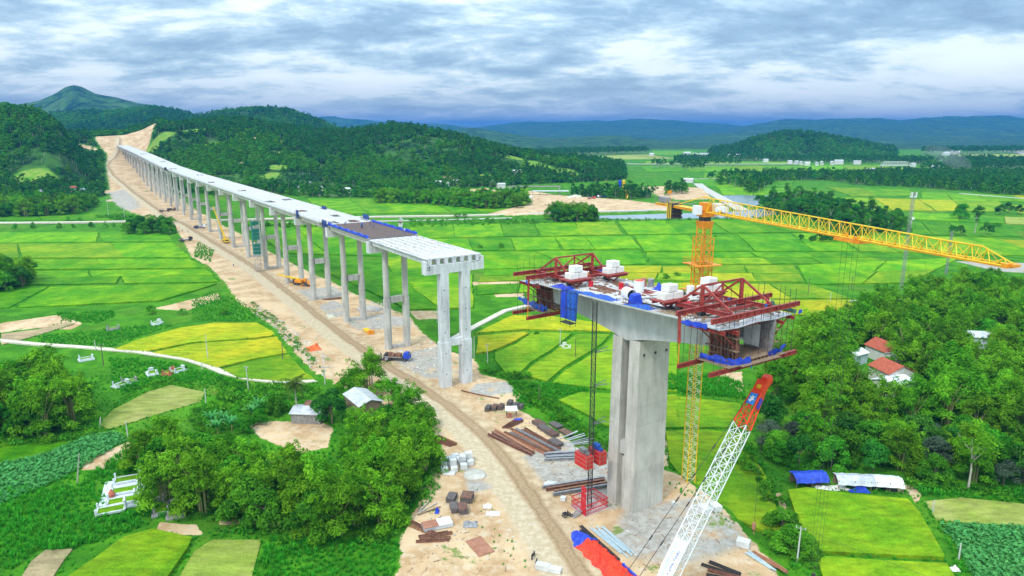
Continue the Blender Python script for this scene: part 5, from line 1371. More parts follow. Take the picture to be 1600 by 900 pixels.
def dome_blobs(rg, n, R_, Ht, z0, rb, flat=1.0, top=.0):
    out = []
    for k in range(n):
        a = rg.uniform(0, 2*math.pi); f = math.sqrt((k+.5)/n); r = R_*f
        zz = z0+(Ht-z0)*(1-f**2.2)*flat*rg.uniform(.8, 1.05)+(Ht-z0)*top*rg.uniform(-.1, .1)
        b = rb*rg.uniform(.75, 1.25); out.append((r*math.cos(a+k*2.4), r*math.sin(a+k*2.4), max(zz, b*.7), b, b*rg.uniform(.75, .95)))
    return out
def trunk_builder(parts, name, m):
    b = MB()
    for pts, r in parts: b.tube(pts, r, 6)
    me = bpy.data.meshes.new(name); me.from_pydata([tuple(p) for p in b.v], [], b.f); me.materials.append(M[m]); return me
def limbs(rg, Ht, r0, n, spread, bare=.35):
    ps = [([(0, 0, -1), (rg.normal(0, .15), rg.normal(0, .15), Ht*.35), (rg.normal(0, .3), rg.normal(0, .3), Ht*.8)], [r0, r0*.7, r0*.2])]
    for k in range(n):
        a = 2*math.pi*k/n+rg.uniform(-.4, .4); z = Ht*rg.uniform(bare, .6); s = spread*rg.uniform(.5, .9)
        ps.append(([(0, 0, z), (math.cos(a)*s*.5, math.sin(a)*s*.5, z+Ht*.12), (math.cos(a)*s, math.sin(a)*s, z+Ht*.27)], [r0*.45, r0*.3, r0*.1]))
    return ps
PROTO = {}
def proto(kind, k):
    """(trunk part name, trunk mesh, crown part name, crown mesh)"""
    key = (kind, k)
    if key in PROTO: return PROTO[key]
    rg = np.random.default_rng(sum(map(ord, kind))*7+k)
    if kind == 'bamboo':
        bl = dome_blobs(rg, 26, 4.5, 9.6, .9, 1.6, 1.0)
        for j in range(5):
            a = rg.uniform(0, 6.28); bl.append((math.cos(a)*rg.uniform(.5, 3.4), math.sin(a)*rg.uniform(.5, 3.4), rg.uniform(9.0, 10.8), .95, 1.5))
        for j in range(10):
            a = rg.uniform(0, 6.28); r0 = rg.uniform(1.2, 3.6); l_ = rg.uniform(.5, .9)
            for q in range(4): bl.append((math.cos(a)*(r0+q*l_), math.sin(a)*(r0+q*l_), 8.4-.28*r0*r0*.6+1.35*q-.16*q*q*2, .62-.10*q, .7))
        c = crown_mesh('bamboo_crown', 'leaf_bamboo', bl, 66, .40, .30, k+50, .6, .5, .6)
        ps = []
        for j in range(14):
            a = rg.uniform(0, 6.28); s = rg.uniform(1.5, 4.6); ps.append(([(math.cos(a)*.7, math.sin(a)*.7, -1), (math.cos(a)*s*.3, math.sin(a)*s*.3, 5), (math.cos(a)*s*.8, math.sin(a)*s*.8, rg.uniform(8, 9.8))], [.09, .07, .03]))
        r = ('culms', trunk_builder(ps, 'culms', 'bamboo_stem'), 'foliage', c)
    elif kind == 'broad':
        bl = dome_blobs(rg, 24, 3.7, 7.8, 1.0, 1.5, 1.0); c = crown_mesh('broad_crown', 'leaf_broad', bl, 66, .36, .42, k+80, .1, .6, .6)
        r = ('trunk', trunk_builder(limbs(rg, 7.5, .26, 5, 3), 'trunk', 'bark'), 'crown', c)
    elif kind == 'dark':
        bl = dome_blobs(rg, 14, 3.4, 8.6, 2.6, 1.6, 1.0); c = crown_mesh('dark_crown', 'leaf_dark', bl, 60, .42, .45, k+90, .1, .6, .5)
        r = ('trunk', trunk_builder(limbs(rg, 8.3, .26, 5, 3), 'trunk', 'bark'), 'crown', c)
    elif kind == 'grey':
        bl = dome_blobs(rg, 13, 3.4, 7.0, 2.0, 1.6, 1.0); c = crown_mesh('grey_crown', 'leaf_grey', bl, 60, .42, .3, k+95, .3, .5, .5)
        r = ('trunk', trunk_builder(limbs(rg, 6.8, .24, 5, 3), 'trunk', 'bark'), 'crown', c)
    elif kind == 'tall':
        bl = []
        for j in range(13):
            z = rg.uniform(5.0, 13.0); a = rg.uniform(0, 6.28); rr = rg.uniform(.3, 2.3)*(1.15-abs(z-8.5)/8); bl.append((math.cos(a)*rr, math.sin(a)*rr, z, rg.uniform(.9, 1.5), rg.uniform(.9, 1.6)))
        c = crown_mesh('tall_crown', 'leaf_dark' if k % 2 else 'leaf_broad', bl, 62, .4, .3, k+110, .5, .4, .5)
        r = ('trunk', trunk_builder(limbs(rg, 13, .24, 6, 2.2, .4), 'trunk', 'barkpale'), 'crown', c)
    elif kind == 'light':
        bl = []
        for j in range(24):
            z = rg.uniform(5.5, 13.5); a = rg.uniform(0, 6.28); rr = rg.uniform(.3, 3.9)*(1.15-abs(z-9.5)/7); bl.append((math.cos(a)*rr, math.sin(a)*rr, z, rg.uniform(.9, 1.4), rg.uniform(.7, 1.1)))
        c = crown_mesh('light_crown', 'leaf_bamboo', bl, 48, .34, .3, k+150, .5, .2, .5)
        r = ('trunk', trunk_builder(limbs(rg, 12, .22, 6, 3.2, .4), 'trunk', 'barkpale'), 'crown', c)
    elif kind == 'bush':
        bl = dome_blobs(rg, 6, 1.0, 1.5, .4, .7, 1.0); c = crown_mesh('bush_crown', 'leaf_broad', bl, 75, .26, .4, k+130, .1, .5, .5)
        r = ('stems', trunk_builder([([(0, 0, -.4), (.2, .1, .9)], [.06, .03]), ([(0, 0, -.4), (-.3, .1, .8)], [.05, .03])], 'stems', 'bark'), 'foliage', c)
    elif kind == 'banana':
        vs, fs, tn = [], [], []; r_ = random.Random(k)
        for j in range(9):
            a = j*2.4; L_ = r_.uniform(1.8, 2.6); w = .32; n = 5; o = len(vs)
            for i in range(n+1):
                t = i/n; rr = .1+L_*t*.8; z = 1.6+1.5*math.sin(t*2.2)*(1 if j % 2 else .8); ww = w*math.sin(min(1, t*1.3+.12)*math.pi*.86+.2)
                for q in (-1, 1): vs.append((math.cos(a)*rr-math.sin(a)*ww*q, math.sin(a)*rr+math.cos(a)*ww*q, z-abs(ww)*.2))
            for i in range(n): fs.append((o+2*i, o+2*i+1, o+2*i+3, o+2*i+2)); tn.append(r_.random())
        me = np_mesh('banana_crown', np.array(vs), np.array(fs), None, dict(tone=np.array(tn)), False); me.materials.append(M['crop'])
        r = ('stem', trunk_builder([([(0, 0, -.5), (0, 0, 1.9)], [.16, .1])], 'stem', 'bamboo_stem'), 'leaves', me)
    PROTO[key] = r; return r
COUNT = {}
def plant(kind, k, x, y, sc, label, cat, group, z=None, sz=1.0):
    nm = {'bamboo': 'bamboo_clump', 'broad': 'broadleaf_tree', 'dark': 'dark_tree', 'grey': 'grey_green_tree', 'tall': 'tall_tree', 'light': 'airy_tree', 'bush': 'bush', 'banana': 'banana_plant'}[kind]
    tn, tm, cn, cm = proto(kind, k)
    o = bpy.data.objects.new(nm, None); COL.objects.link(o); o.location = (x, y, gz(x, y) if z is None else z); o.rotation_euler = (random.uniform(-.04, .04), random.uniform(-.04, .04), random.uniform(0, 6.28))
    o.scale = (sc, sc, sc*sz); tag(o, label, cat, group)
    a = bpy.data.objects.new(tn, tm); COL.objects.link(a); a.parent = o
    c = bpy.data.objects.new(cn, cm); COL.objects.link(c); c.parent = o
    COUNT[nm] = COUNT.get(nm, 0)+1; return o
def inpoly(p, x, y): return float(seg_sd(np.array([x]), np.array([y]), p)[0]) > 0
def sample(poly, sp, jit=.38, rg=None, hexa=True):
    rg = rg or rng; xs = [p[0] for p in poly]; ys = [p[1] for p in poly]
    X, Y = np.meshgrid(np.arange(min(xs), max(xs), sp), np.arange(min(ys), max(ys), sp*.87)); X = X+((np.arange(X.shape[0]) % 2)*sp/2)[:, None]
    X = (X+rg.uniform(-jit, jit, X.shape)*sp).ravel(); Y = (Y+rg.uniform(-jit, jit, Y.shape)*sp).ravel()
    k = seg_sd(X, Y, poly) > 0; return X[k], Y[k]
def near_pts(x, y, avoid): return any((x-a)**2+(y-b)**2 < r*r for a, b, r in avoid)
HOUSES = [at(1384, 560, FZ)+(7,), at(1392, 592, FZ)+(9,), at(1335, 552, FZ)+(5,), at(1527, 545, FZ)+(6,)]
def grove(ring, sp, kinds, lab, group, sc=(.85, 1.25), avoid=(), z=FZ, seed=0, sz=1.0):
    rg = np.random.default_rng(seed+5); X, Y = sample(W(ring, z), sp, .36, rg)
    for x, y in zip(X, Y):
        if near_pts(x, y, avoid): continue
        kd = kinds[int(rg.random()*len(kinds))]; s = rg.uniform(*sc)
        plant(kd, int(rg.integers(0, 4)), x, y, s, lab[kd][0], lab[kd][1], lab[kd][2] if len(lab[kd]) > 2 else group+' '+kd, sz=sz)
def LB(where): return {
    'bamboo': ('feathery bright green bamboo clump '+where, 'bamboo', 'bamboo clumps '+where),
    'broad': ('rounded mid-green broadleaf tree '+where, 'tree', 'broadleaf trees '+where),
    'dark': ('dense dark green tree '+where, 'tree', 'dark trees '+where),
    'grey': ('grey-green tree '+where, 'tree', 'grey-green trees '+where),
    'tall': ('tall thin-crowned tree with a pale trunk '+where, 'tree', 'tall trees '+where),
    'bush': ('low leafy bush '+where, 'bush', 'bushes '+where),
    'banana': ('banana plant with broad leaves '+where, 'banana plant', 'banana plants '+where)}
# the big bamboo grove to the right of the near traveller: keep the view of the roofs open
av = [(x, y, r) for x, y, r in HOUSES]+[(x*.945, y*.945, r*.95) for x, y, r in HOUSES]+[(x*.895, y*.895, r*.85) for x, y, r in HOUSES]
grove([(1236, 565), (1300, 520), (1345, 500), (1400, 488), (1450, 470), (1500, 462), (1640, 468), (1690, 480), (1690, 600), (1660, 690), (1560, 690), (1400, 680), (1300, 672), (1215, 660), (1200, 610)],
      8.7, ['bamboo']*7+['broad'], LB('in the large grove right of the near traveller'), '', (.9, 1.28), av, seed=1)
grove([(1192, 660), (1215, 664), (1300, 676), (1400, 684), (1560, 694), (1660, 700), (1660, 772), (1600, 778), (1445, 762), (1400, 748), (1310, 742), (1240, 738), (1195, 700)],
      6.4, ['bamboo', 'broad', 'broad', 'bamboo', 'dark', 'grey', 'broad'], LB('along the front edge of the right grove'), '', (.7, .98), av, seed=2)
grove([(1150, 740), (1165, 700), (1190, 690), (1205, 735), (1222, 790), (1212, 800)], 3.4, ['bush'], LB('on the bank beside the near right paddy'), '', (.8, 1.5), seed=3)
grove([(1218, 795), (1240, 800), (1262, 850), (1280, 905), (1235, 900), (1218, 862)], 2.6, ['bush', 'bush', 'broad'], LB('around the white post at the lower right'), '', (.35, 1.1) if False else (.5, 1.0), seed=4, sz=.7)
# grove in front of the viaduct
grove([(214, 728), (240, 712), (290, 706), (360, 722), (420, 750), (480, 762), (535, 735), (562, 690), (600, 668), (648, 688), (690, 722), (668, 752), (640, 790), (606, 826), (520, 832), (440, 826), (360, 806), (300, 790), (245, 772)],
      5.4, ['bamboo']*5+['broad']*3, LB('in the grove left of the works road'), '', (.78, 1.06), z=0, seed=6)
for u, v, kd, s, lab in [(575, 612, 'bamboo', 1.05, 'tall plumed bamboo clump standing behind the two tin sheds'), (548, 616, 'bamboo', .8, 'lower bamboo clump left of the tall plumed one by the sheds'), (518, 655, 'dark', .95, 'very dark tree between the two tin sheds'),
                         (502, 646, 'dark', .7, 'small dark tree behind the left tin shed'), (612, 640, 'bamboo', .75, 'bamboo clump right of the far tin shed'), (640, 655, 'bamboo', .8, 'bamboo clump at the road edge near the white pier'), (663, 668, 'broad', .75, 'round tree overhanging the works road'),
                         (430, 640, 'broad', .55, 'low round tree left of the coconut palm'), (405, 655, 'broad', .5, 'low tree on the bank left of the cleared mound'), (380, 668, 'broad', .5, 'small tree before the cleared mound'), (560, 668, 'bamboo', .6, 'small bamboo clump beneath the far tin shed')]:
    x, y = at(u, v, 0); plant(kd, random.randrange(4), x, y, s, lab, 'bamboo' if kd == 'bamboo' else 'tree', None)
for i, (u, v) in enumerate([(350, 660), (362, 668), (340, 672), (330, 660), (402, 640), (395, 648)]):
    x, y = at(u, v, 0); plant('banana', i % 3, x, y, 1.3, 'banana plant on the slope left of the cleared mound', 'banana plant', 'banana plants left of the mound')
grove([(-140, 625), (0, 612), (90, 622), (140, 640), (160, 655), (120, 680), (60, 688), (-140, 700)], 6.2, ['bamboo', 'bamboo', 'broad'], LB('in the grove at the left edge beside the path'), '', (.95, 1.28), seed=7)
grove([(-120, 448), (0, 436), (30, 430), (62, 440), (30, 455), (-120, 478)], 7.5, ['bamboo', 'dark', 'broad'], LB('in the dark copse at the left edge of the paddies'), '', (1.0, 1.35), seed=8)
grove([(182, 363), (222, 361), (262, 362), (266, 366), (200, 367)], 8, ['dark', 'dark', 'broad'], LB('in the row beside the works road'), '', (1.0, 1.3), seed=9)
grove([(-160, 332), (0, 328), (60, 326), (120, 326), (142, 330), (100, 338), (-160, 344)], 10, ['broad', 'bamboo'], LB('at the foot of the left hill'), '', (1.1, 1.5), seed=10)
grove([(590, 312), (700, 314), (790, 318), (822, 320), (812, 328), (740, 326), (640, 319), (590, 317)], 9.5, ['bamboo', 'bamboo', 'broad'], LB('in the belt at the foot of the middle hill'), '', (1.0, 1.4), seed=11)
grove([(860, 342), (880, 340), (930, 341), (934, 346), (870, 348)], 8, ['broad', 'bamboo', 'dark'], LB('in the clump beside the river behind the paddies'), '', (1.1, 1.4), seed=12)
grove([(1185, 322), (1230, 314), (1290, 318), (1330, 338), (1405, 352), (1412, 362), (1340, 368), (1275, 350), (1260, 338), (1200, 334)], 9.5, ['dark', 'broad', 'dark', 'tall'], LB('in the copse behind the crane jib'), '', (1.0, 1.45), seed=13)
grove([(1250, 376), (1290, 372), (1350, 372), (1340, 379), (1262, 380)], 6, ['dark'], LB('low on the paddy edge under the jib'), '', (.4, .6), seed=14)
for u, v, kd, s, lab in [(1500, 342, 'broad', 1.5, 'round tree alone among the yellow fields'), (1522, 366, 'tall', 1.5, 'tall airy tree with a white trunk among the far right fields'), (1500, 368, 'dark', .8, 'dark low tree left of the tall airy one'), (1488, 366, 'dark', .7, 'smallest dark tree at the left of the far right copse'),
                         (1540, 367, 'dark', 1.0, 'dark tree right of the tall airy one'), (1556, 358, 'bush', 2.6, 'round bush right of the far right copse'), (1562, 336, 'dark', 1.0, 'dark round tree at the right field edge'), (1575, 334, 'dark', 1.1, 'second dark round tree at the right field edge'),
                         (1592, 335, 'dark', .9, 'rightmost dark round tree at the field edge'), (715, 340, 'bush', 2.2, 'round bush on the canal bank'), (727, 340, 'bush', 2.0, 'smaller round bush on the canal bank'), (783, 388, 'bush', 1.8, 'dark bush on the bund right of the white pier'), (750, 388, 'bush', 1.3, 'small bush left of the dark one on the bund'),
                         (1118, 371, 'bush', .9, 'tiny round bush in the paddies beside the crane mast'), (838, 523, 'bush', .9, 'small bush on the bund before the far traveller'), (805, 592, 'bush', 1.5, 'dark bush at the paddy corner right of the white pier'), (822, 592, 'bush', 1.2, 'bush right of the dark one at the paddy corner'),
                         (1058, 432, 'bush', 1.3, 'thin bush in the yellow field beside the mast'), (1040, 436, 'bush', 1.5, 'sprawling bush in the yellow field left of the mast'), (105, 345, 'bush', 2.0, 'bush on the far left road bank'), (125, 346, 'bush', 1.6, 'small bush on the far left road bank'),
                         (238, 490, 'bush', 2.0, 'dark bush between the paddies and the grave mounds'), (350, 492, 'bush', 1.7, 'dark bush at the top of the ripening field'), (285, 492, 'bush', 1.4, 'low dark bush left of the ripening field'), (85, 300, 'broad', .9, 'small tree by the left foothill'),
                         (1110, 280, 'dark', 1.2, 'dark tree by the far right road'), (1150, 274, 'dark', 1.3, 'dark tree in the hedge on the far plain'), (1218, 722, 'broad', .6, 'small tree at the left corner of the right paddy')]:
    x, y = at(u, v, FZ); plant(kd, random.randrange(4), x, y, s, lab, 'bush' if kd == 'bush' else 'tree', None)
# the pale-trunked tree standing in front of the right grove
x, y = at(1512, 768, FZ); o = plant('light', 2, x, y, 1.15, 'tall light green tree with a bent pale trunk in front of the right grove', 'tree', None)
x, y = at(10, 168, 0)
X0, Y0 = atY(12, 166, 935)[:2]; plant('broad', 1, X0, Y0, 1.2, 'lone tree on the skyline of the left hill', 'tree', None)

def palm():
    x, y = at(463, 644, 0); z = gz(x, y); t = thing('coconut_palm', 'coconut palm standing beside the left tin shed', 'palm', (x, y, z))
    b = MB(); pts = [(x, y, z-.5), (x+.15, y, z+4), (x+.1, y, z+9.4)]; b.tube(pts, [.24, .17, .13], 8); b.build('trunk', 'barkpale', t)
    r_ = random.Random(4)
    for j in range(20):
        a = j*2.399; el = r_.uniform(-.5, 1.1); L_ = r_.uniform(3.0, 3.8); vs, fs, tn = [], [], []
        rach = []
        for i in range(9):
            q = i/8; rr = L_*q*math.cos(el*(1-q*.5)); zz = z+9.4+L_*(math.sin(el)*q-.55*q*q*(1.1+.3*math.cos(j))); rach.append(Vector((x+.1+math.cos(a)*rr, y+math.sin(a)*rr, zz)))
        side = Vector((-math.sin(a), math.cos(a), 0))
        for i in range(1, 9):
            for h_ in (0, .5):
                p = rach[i-1].lerp(rach[i], h_) if h_ else rach[i]; d = (rach[i]-rach[i-1]).normalized(); w = 1.25*math.sin(min(1, i/8+.12)*math.pi*.8+.25)
                for sg in (-1, 1):
                    e = p+side*sg*w*.8+d*.35-Vector((0, 0, .45*w)); o_ = len(vs); vs += [p-d*.10, p+d*.14, e+d*.07, e-d*.05]; fs.append((o_, o_+1, o_+2, o_+3)); tn.append(r_.random())
        vs = [(v.x-x, v.y-y, v.z-z) for v in vs]; me = np_mesh('frond', np.array(vs), np.array(fs), None, dict(tone=np.array(tn)), False); me.materials.append(M['leaf_palm'])
        f = bpy.data.objects.new('frond', me); COL.objects.link(f); f.parent = t
palm()

# ---------------------------------------------------------------- stuff scattered with geometry nodes
def scatter(name, X, Y, Z, scale, idx, protos, kind='stuff', tilt=0.0):
    n = len(X); me = bpy.data.meshes.new(name); me.vertices.add(n); me.vertices.foreach_set('co', np.stack([X, Y, Z], 1).astype(np.float32).ravel())
    for nm, ty, a in (('scl', 'FLOAT', np.asarray(scale, np.float32)), ('rz', 'FLOAT', rng.uniform(0, 6.28, n).astype(np.float32)), ('pick', 'INT', np.asarray(idx, np.int32))):
        at_ = me.attributes.new(nm, ty, 'POINT'); at_.data.foreach_set('value', a)
    o = bpy.data.objects.new(name, me); COL.objects.link(o); o['kind'] = kind
    ng = bpy.data.node_groups.new(name, 'GeometryNodeTree'); ng.interface.new_socket('Geometry', in_out='INPUT', socket_type='NodeSocketGeometry'); ng.interface.new_socket('Geometry', in_out='OUTPUT', socket_type='NodeSocketGeometry')
    N = ng.nodes.new; L = ng.links.new; gi, go = N('NodeGroupInput'), N('NodeGroupOutput'); j = N('GeometryNodeJoinGeometry')
    for p in protos:
        oi = N('GeometryNodeObjectInfo'); oi.inputs['Object'].default_value = p; oi.inputs['As Instance'].default_value = True; L(oi.outputs['Geometry'], j.inputs[0])
    ip = N('GeometryNodeInstanceOnPoints'); L(gi.outputs[0], ip.inputs['Points']); L(j.outputs[0], ip.inputs['Instance']); ip.inputs['Pick Instance'].default_value = True
    def A(nm, ty): q = N('GeometryNodeInputNamedAttribute'); q.data_type = ty; q.inputs[0].default_value = nm; return [s for s in q.outputs if s.enabled][0]
    L(A('pick', 'INT'), ip.inputs['Instance Index']); cx = N('ShaderNodeCombineXYZ'); L(A('rz', 'FLOAT'), cx.inputs[2]); L(cx.outputs[0], ip.inputs['Rotation']); L(A('scl', 'FLOAT'), ip.inputs['Scale'])
    L(ip.outputs[0], go.inputs[0]); md = o.modifiers.new('scatter', 'NODES'); md.node_group = ng; return o
def pobj(name, me): return bpy.data.objects.new(name, me)
# low-detail forest trees
def low(name, m, kind, k):
    rg = np.random.default_rng(k+300)
    if kind == 'round': bl = dome_blobs(rg, 9, 3.0, 7.2, 1.2, 1.7); me = crown_mesh(name, m, bl, 13, .85, .5, k+300, .1, .7, .5)
    elif kind == 'tall':
        bl = [(rg.normal(0, .9), rg.normal(0, .9), rg.uniform(5, 12.5), rg.uniform(.9, 1.5), 1.4) for _ in range(8)]; me = crown_mesh(name, m, bl, 17, .75, .35, k+300, .5, .4, .5)
    else: bl = dome_blobs(rg, 8, 3.0, 8.5, 1.5, 1.7); me = crown_mesh(name, m, bl, 15, .75, .4, k+300, .4, .5, .5)
    b = MB(); b.tube([(0, 0, -1.5), (0, 0, 9 if kind == 'tall' else 4)], [.2, .1], 4)
    bm = bmesh.new(); bm.from_mesh(me); o0 = len(bm.verts); vv = [bm.verts.new(p) for p in b.v]
    for f in b.f:
        nf = bm.faces.new([vv[i] for i in f]); nf.material_index = 1
    bm.to_mesh(me); bm.free(); me.materials.append(M['barkpale' if kind == 'tall' else 'bark']); return pobj(name, me)
LOW = [low('forest_tree_a', 'leaf_dark', 'round', 1), low('forest_tree_b', 'leaf_broad', 'round', 2), low('forest_tree_c', 'leaf_dark', 'tall', 3), low('forest_tree_d', 'leaf_broad', 'feather', 4), low('forest_tree_e', 'leaf_dark', 'feather', 5), low('forest_tree_f', 'leaf_bamboo', 'feather', 6), low('forest_tree_g', 'leaf_dark', 'tall', 7)]
DM = lambda X, Y: np.maximum(seg_sd(X, Y, CORR)+6, np.maximum(seg_sd(X, Y, SITE), np.maximum(seg_sd(X, Y, YARD), seg_sd(X, Y, YARD2))))
def forest_points():
    Xs, Ys, Ss = [], [], []; y = 540.0; rg = np.random.default_rng(21)
    while y < 3000:
        sp = 5.0*(max(y, 700)/700)**.7; xs = np.arange(-1.0*y if y > 900 else -.95*y, .62*y, sp); xs = xs+rg.uniform(-.45, .45, len(xs))*sp; ys = y+rg.uniform(-.45, .45, len(xs))*sp
        Xs.append(xs); Ys.append(ys); Ss.append(np.full(len(xs), sp/6.0)); y += sp*.9
    X, Y, Sp = map(np.concatenate, (Xs, Ys, Ss)); h = height(X, Y); k = h > 2.2
    X, Y, Sp, h = X[k], Y[k], Sp[k], h[k]
    # keep the sides that can be seen (a little beyond each crest)
    e = 10.0; hb = height(X, Y+60); vis = np.ones(len(X), bool)
    ang = (h-H)/Y; hf = np.full(len(X), -9.9)
    for f in (.5, .6, .7, .8, .88, .94):
        hf = np.maximum(hf, (height(X*f, Y*f)-H)/(Y*f))
    vis = ang+22/Y > hf; X, Y, Sp, h = X[vis], Y[vis], Sp[vis], h[vis]
    k = DM(X, Y) < 0; X, Y, Sp, h = X[k], Y[k], Sp[k], h[k]
    k = np.ones(len(X), bool)
    for x0, y0, rx, ry, dz in HP: k &= np.hypot((X-x0)/(rx*1.2), (Y-y0)/(ry*1.2)) > 1
    gap = fbm(X, Y, 70, 3); k &= ~((gap > .30) & (rg.random(len(X)) < .85)); X, Y, Sp, h = X[k], Y[k], Sp[k], h[k]
    n = len(X); zone = fbm(X+500, Y, 120, 3); r = rg.random(n)
    idx = np.where(zone > .12, rg.choice([1, 3, 5], n), np.where(zone < -.15, rg.choice([2, 4, 6], n), rg.choice([0, 1, 2, 4, 6, 3], n)))
    sc = Sp*rg.uniform(.7, 1.2, n); return X, Y, h-.5-3.2*np.maximum(sc-.8, 0), sc, idx
X, Y, Z, Sc, Ix = forest_points(); print('forest', len(X))
scatter('forest', X, Y, Z, Sc, Ix, LOW)
# far tree belts and woods on the plain
BELTS = [([(1180, 300), (1215, 283), (1290, 282), (1340, 290), (1410, 292), (1500, 298), (1560, 304), (1700, 316), (1900, 320), (1900, 282), (1600, 272), (1500, 270), (1400, 272), (1300, 274), (1200, 274), (1170, 284)], 9, [0, 1, 4, 3, 2]),
         ([(1430, 268), (1500, 262), (1620, 262), (1620, 266), (1500, 268)], 12, [0, 4]), ([(1050, 256), (1060, 254), (1120, 252), (1250, 254), (1400, 256), (1450, 258), (1480, 254), (1400, 251), (1060, 250)], 12, [0, 4, 1]),
         ([(1120, 278), (1180, 277), (1182, 280), (1122, 281)], 10, [0, 4]), ([(1066, 265), (1100, 264), (1102, 266), (1068, 267)], 11, [0]), ([(1480, 252), (1600, 254), (1850, 262), (1850, 266), (1600, 262), (1480, 262)], 13, [0, 4, 1]),
         ([(1440, 240), (1480, 239), (1700, 237), (1900, 238), (1900, 240), (1600, 240.5), (1440, 242)], 18, [0, 4]), ([(820, 242), (900, 240), (1000, 238), (1020, 240), (900, 245), (830, 248)], 16, [0, 4]), ([(1010, 262), (1100, 261), (1160, 260), (1150, 262), (1020, 264)], 14, [4]),
         ([(892, 304), (990, 300), (1010, 305), (1030, 310), (985, 312), (900, 308)], 8, [1, 0, 4, 2]), ([(1040, 300), (1070, 298), (1075, 304), (1040, 308)], 8, [1, 0]), ([(590, 306), (820, 312), (820, 318), (590, 310)], 8, [1, 3, 5, 0]),
         ([(380, 305), (600, 306), (600, 309), (380, 309)], 8.5, [1, 3, 5, 0]), ([(-300, 322), (-50, 320), (60, 322), (150, 318), (150, 326), (-300, 332)], 8, [1, 3, 5, 0]), ([(1240, 332), (1290, 330), (1310, 342), (1280, 346)], 9, [0, 4, 1]),
         ([(1110, 286), (1170, 284), (1200, 296), (1170, 304), (1150, 294)], 14, [1, 4]), ([(400, 352), (470, 353), (560, 356), (560, 358), (400, 356)], 7, [3, 5]), ([(20, 354), (170, 355), (260, 356), (180, 358), (20, 358)], 12, [3, 5])]
Xs, Ys, Ss, Is = [], [], [], []; rg = np.random.default_rng(5)
for ring, sp, ks in BELTS:
    p = W(ring, FZ); sp *= .82; x, y = sample(p, sp, .42, rg); k = np.ones(len(x), bool)
    k &= fbm(x, y, 60, 3) < .5; x, y = x[k], y[k]
    small = .45 if ring[0][0] in (400, 20) else 1.0
    Xs.append(x); Ys.append(y); Ss.append(rg.uniform(.8, 1.35, len(x))*np.clip(sp/9, .9, 1.6)*small); Is.append(rg.choice(ks, len(x)))
X, Y, Sc, Ix = map(np.concatenate, (Xs, Ys, Ss, Is)); print('belts', len(X)); scatter('tree_belt', X, Y, ground(X, Y)-.3, Sc, Ix, LOW)

# weeds, tall grass and crops
def tuft(name, m, n, h, w, lean, seed):
    r_ = random.Random(seed); vs, fs, tn = [], [], []
    for k in range(n):
        a = r_.uniform(0, 6.28); d = r_.uniform(0, .35); x, y = math.cos(a*3)*d, math.sin(a*3)*d; hh = h*r_.uniform(.6, 1.2); l = lean*r_.uniform(.3, 1.3); ww = w*r_.uniform(.7, 1.3)
        sx, sy = -math.sin(a)*ww, math.cos(a)*ww; cx, cy = math.cos(a)*l, math.sin(a)*l; o = len(vs)
        vs += [(x-sx, y-sy, 0), (x+sx, y+sy, 0), (x+cx*.4+sx*.8, y+cy*.4+sy*.8, hh*.65), (x+cx*.4-sx*.8, y+cy*.4-sy*.8, hh*.65), (x+cx, y+cy, hh*.95), (x+cx, y+cy, hh*.93)]
        fs += [(o, o+1, o+2, o+3), (o+3, o+2, o+4, o+5)]; t = r_.random(); tn += [t, t]
    me = np_mesh(name, np.array(vs), np.array(fs), None, dict(tone=np.array(tn)), False); me.materials.append(M[m]); return pobj(name, me)
TUF = [tuft('grass_tuft', 'weed', 26, .95, .055, .55, k) for k in range(3)]
LOWB = [pobj('shrub', crown_mesh('shrub_leaves', 'leaf_broad', dome_blobs(np.random.default_rng(k), 5, .8, 1.0, .3, .55), 60, .2, .45, k+400, .1, .5, .5)) for k in range(2)]
CR = [pobj('crop_plant', crown_mesh('crop_leaves', 'crop', [(0, 0, .2, .42, .35)], 90, .22, .5, k+420, -.2, .5, .3)) for k in range(2)]
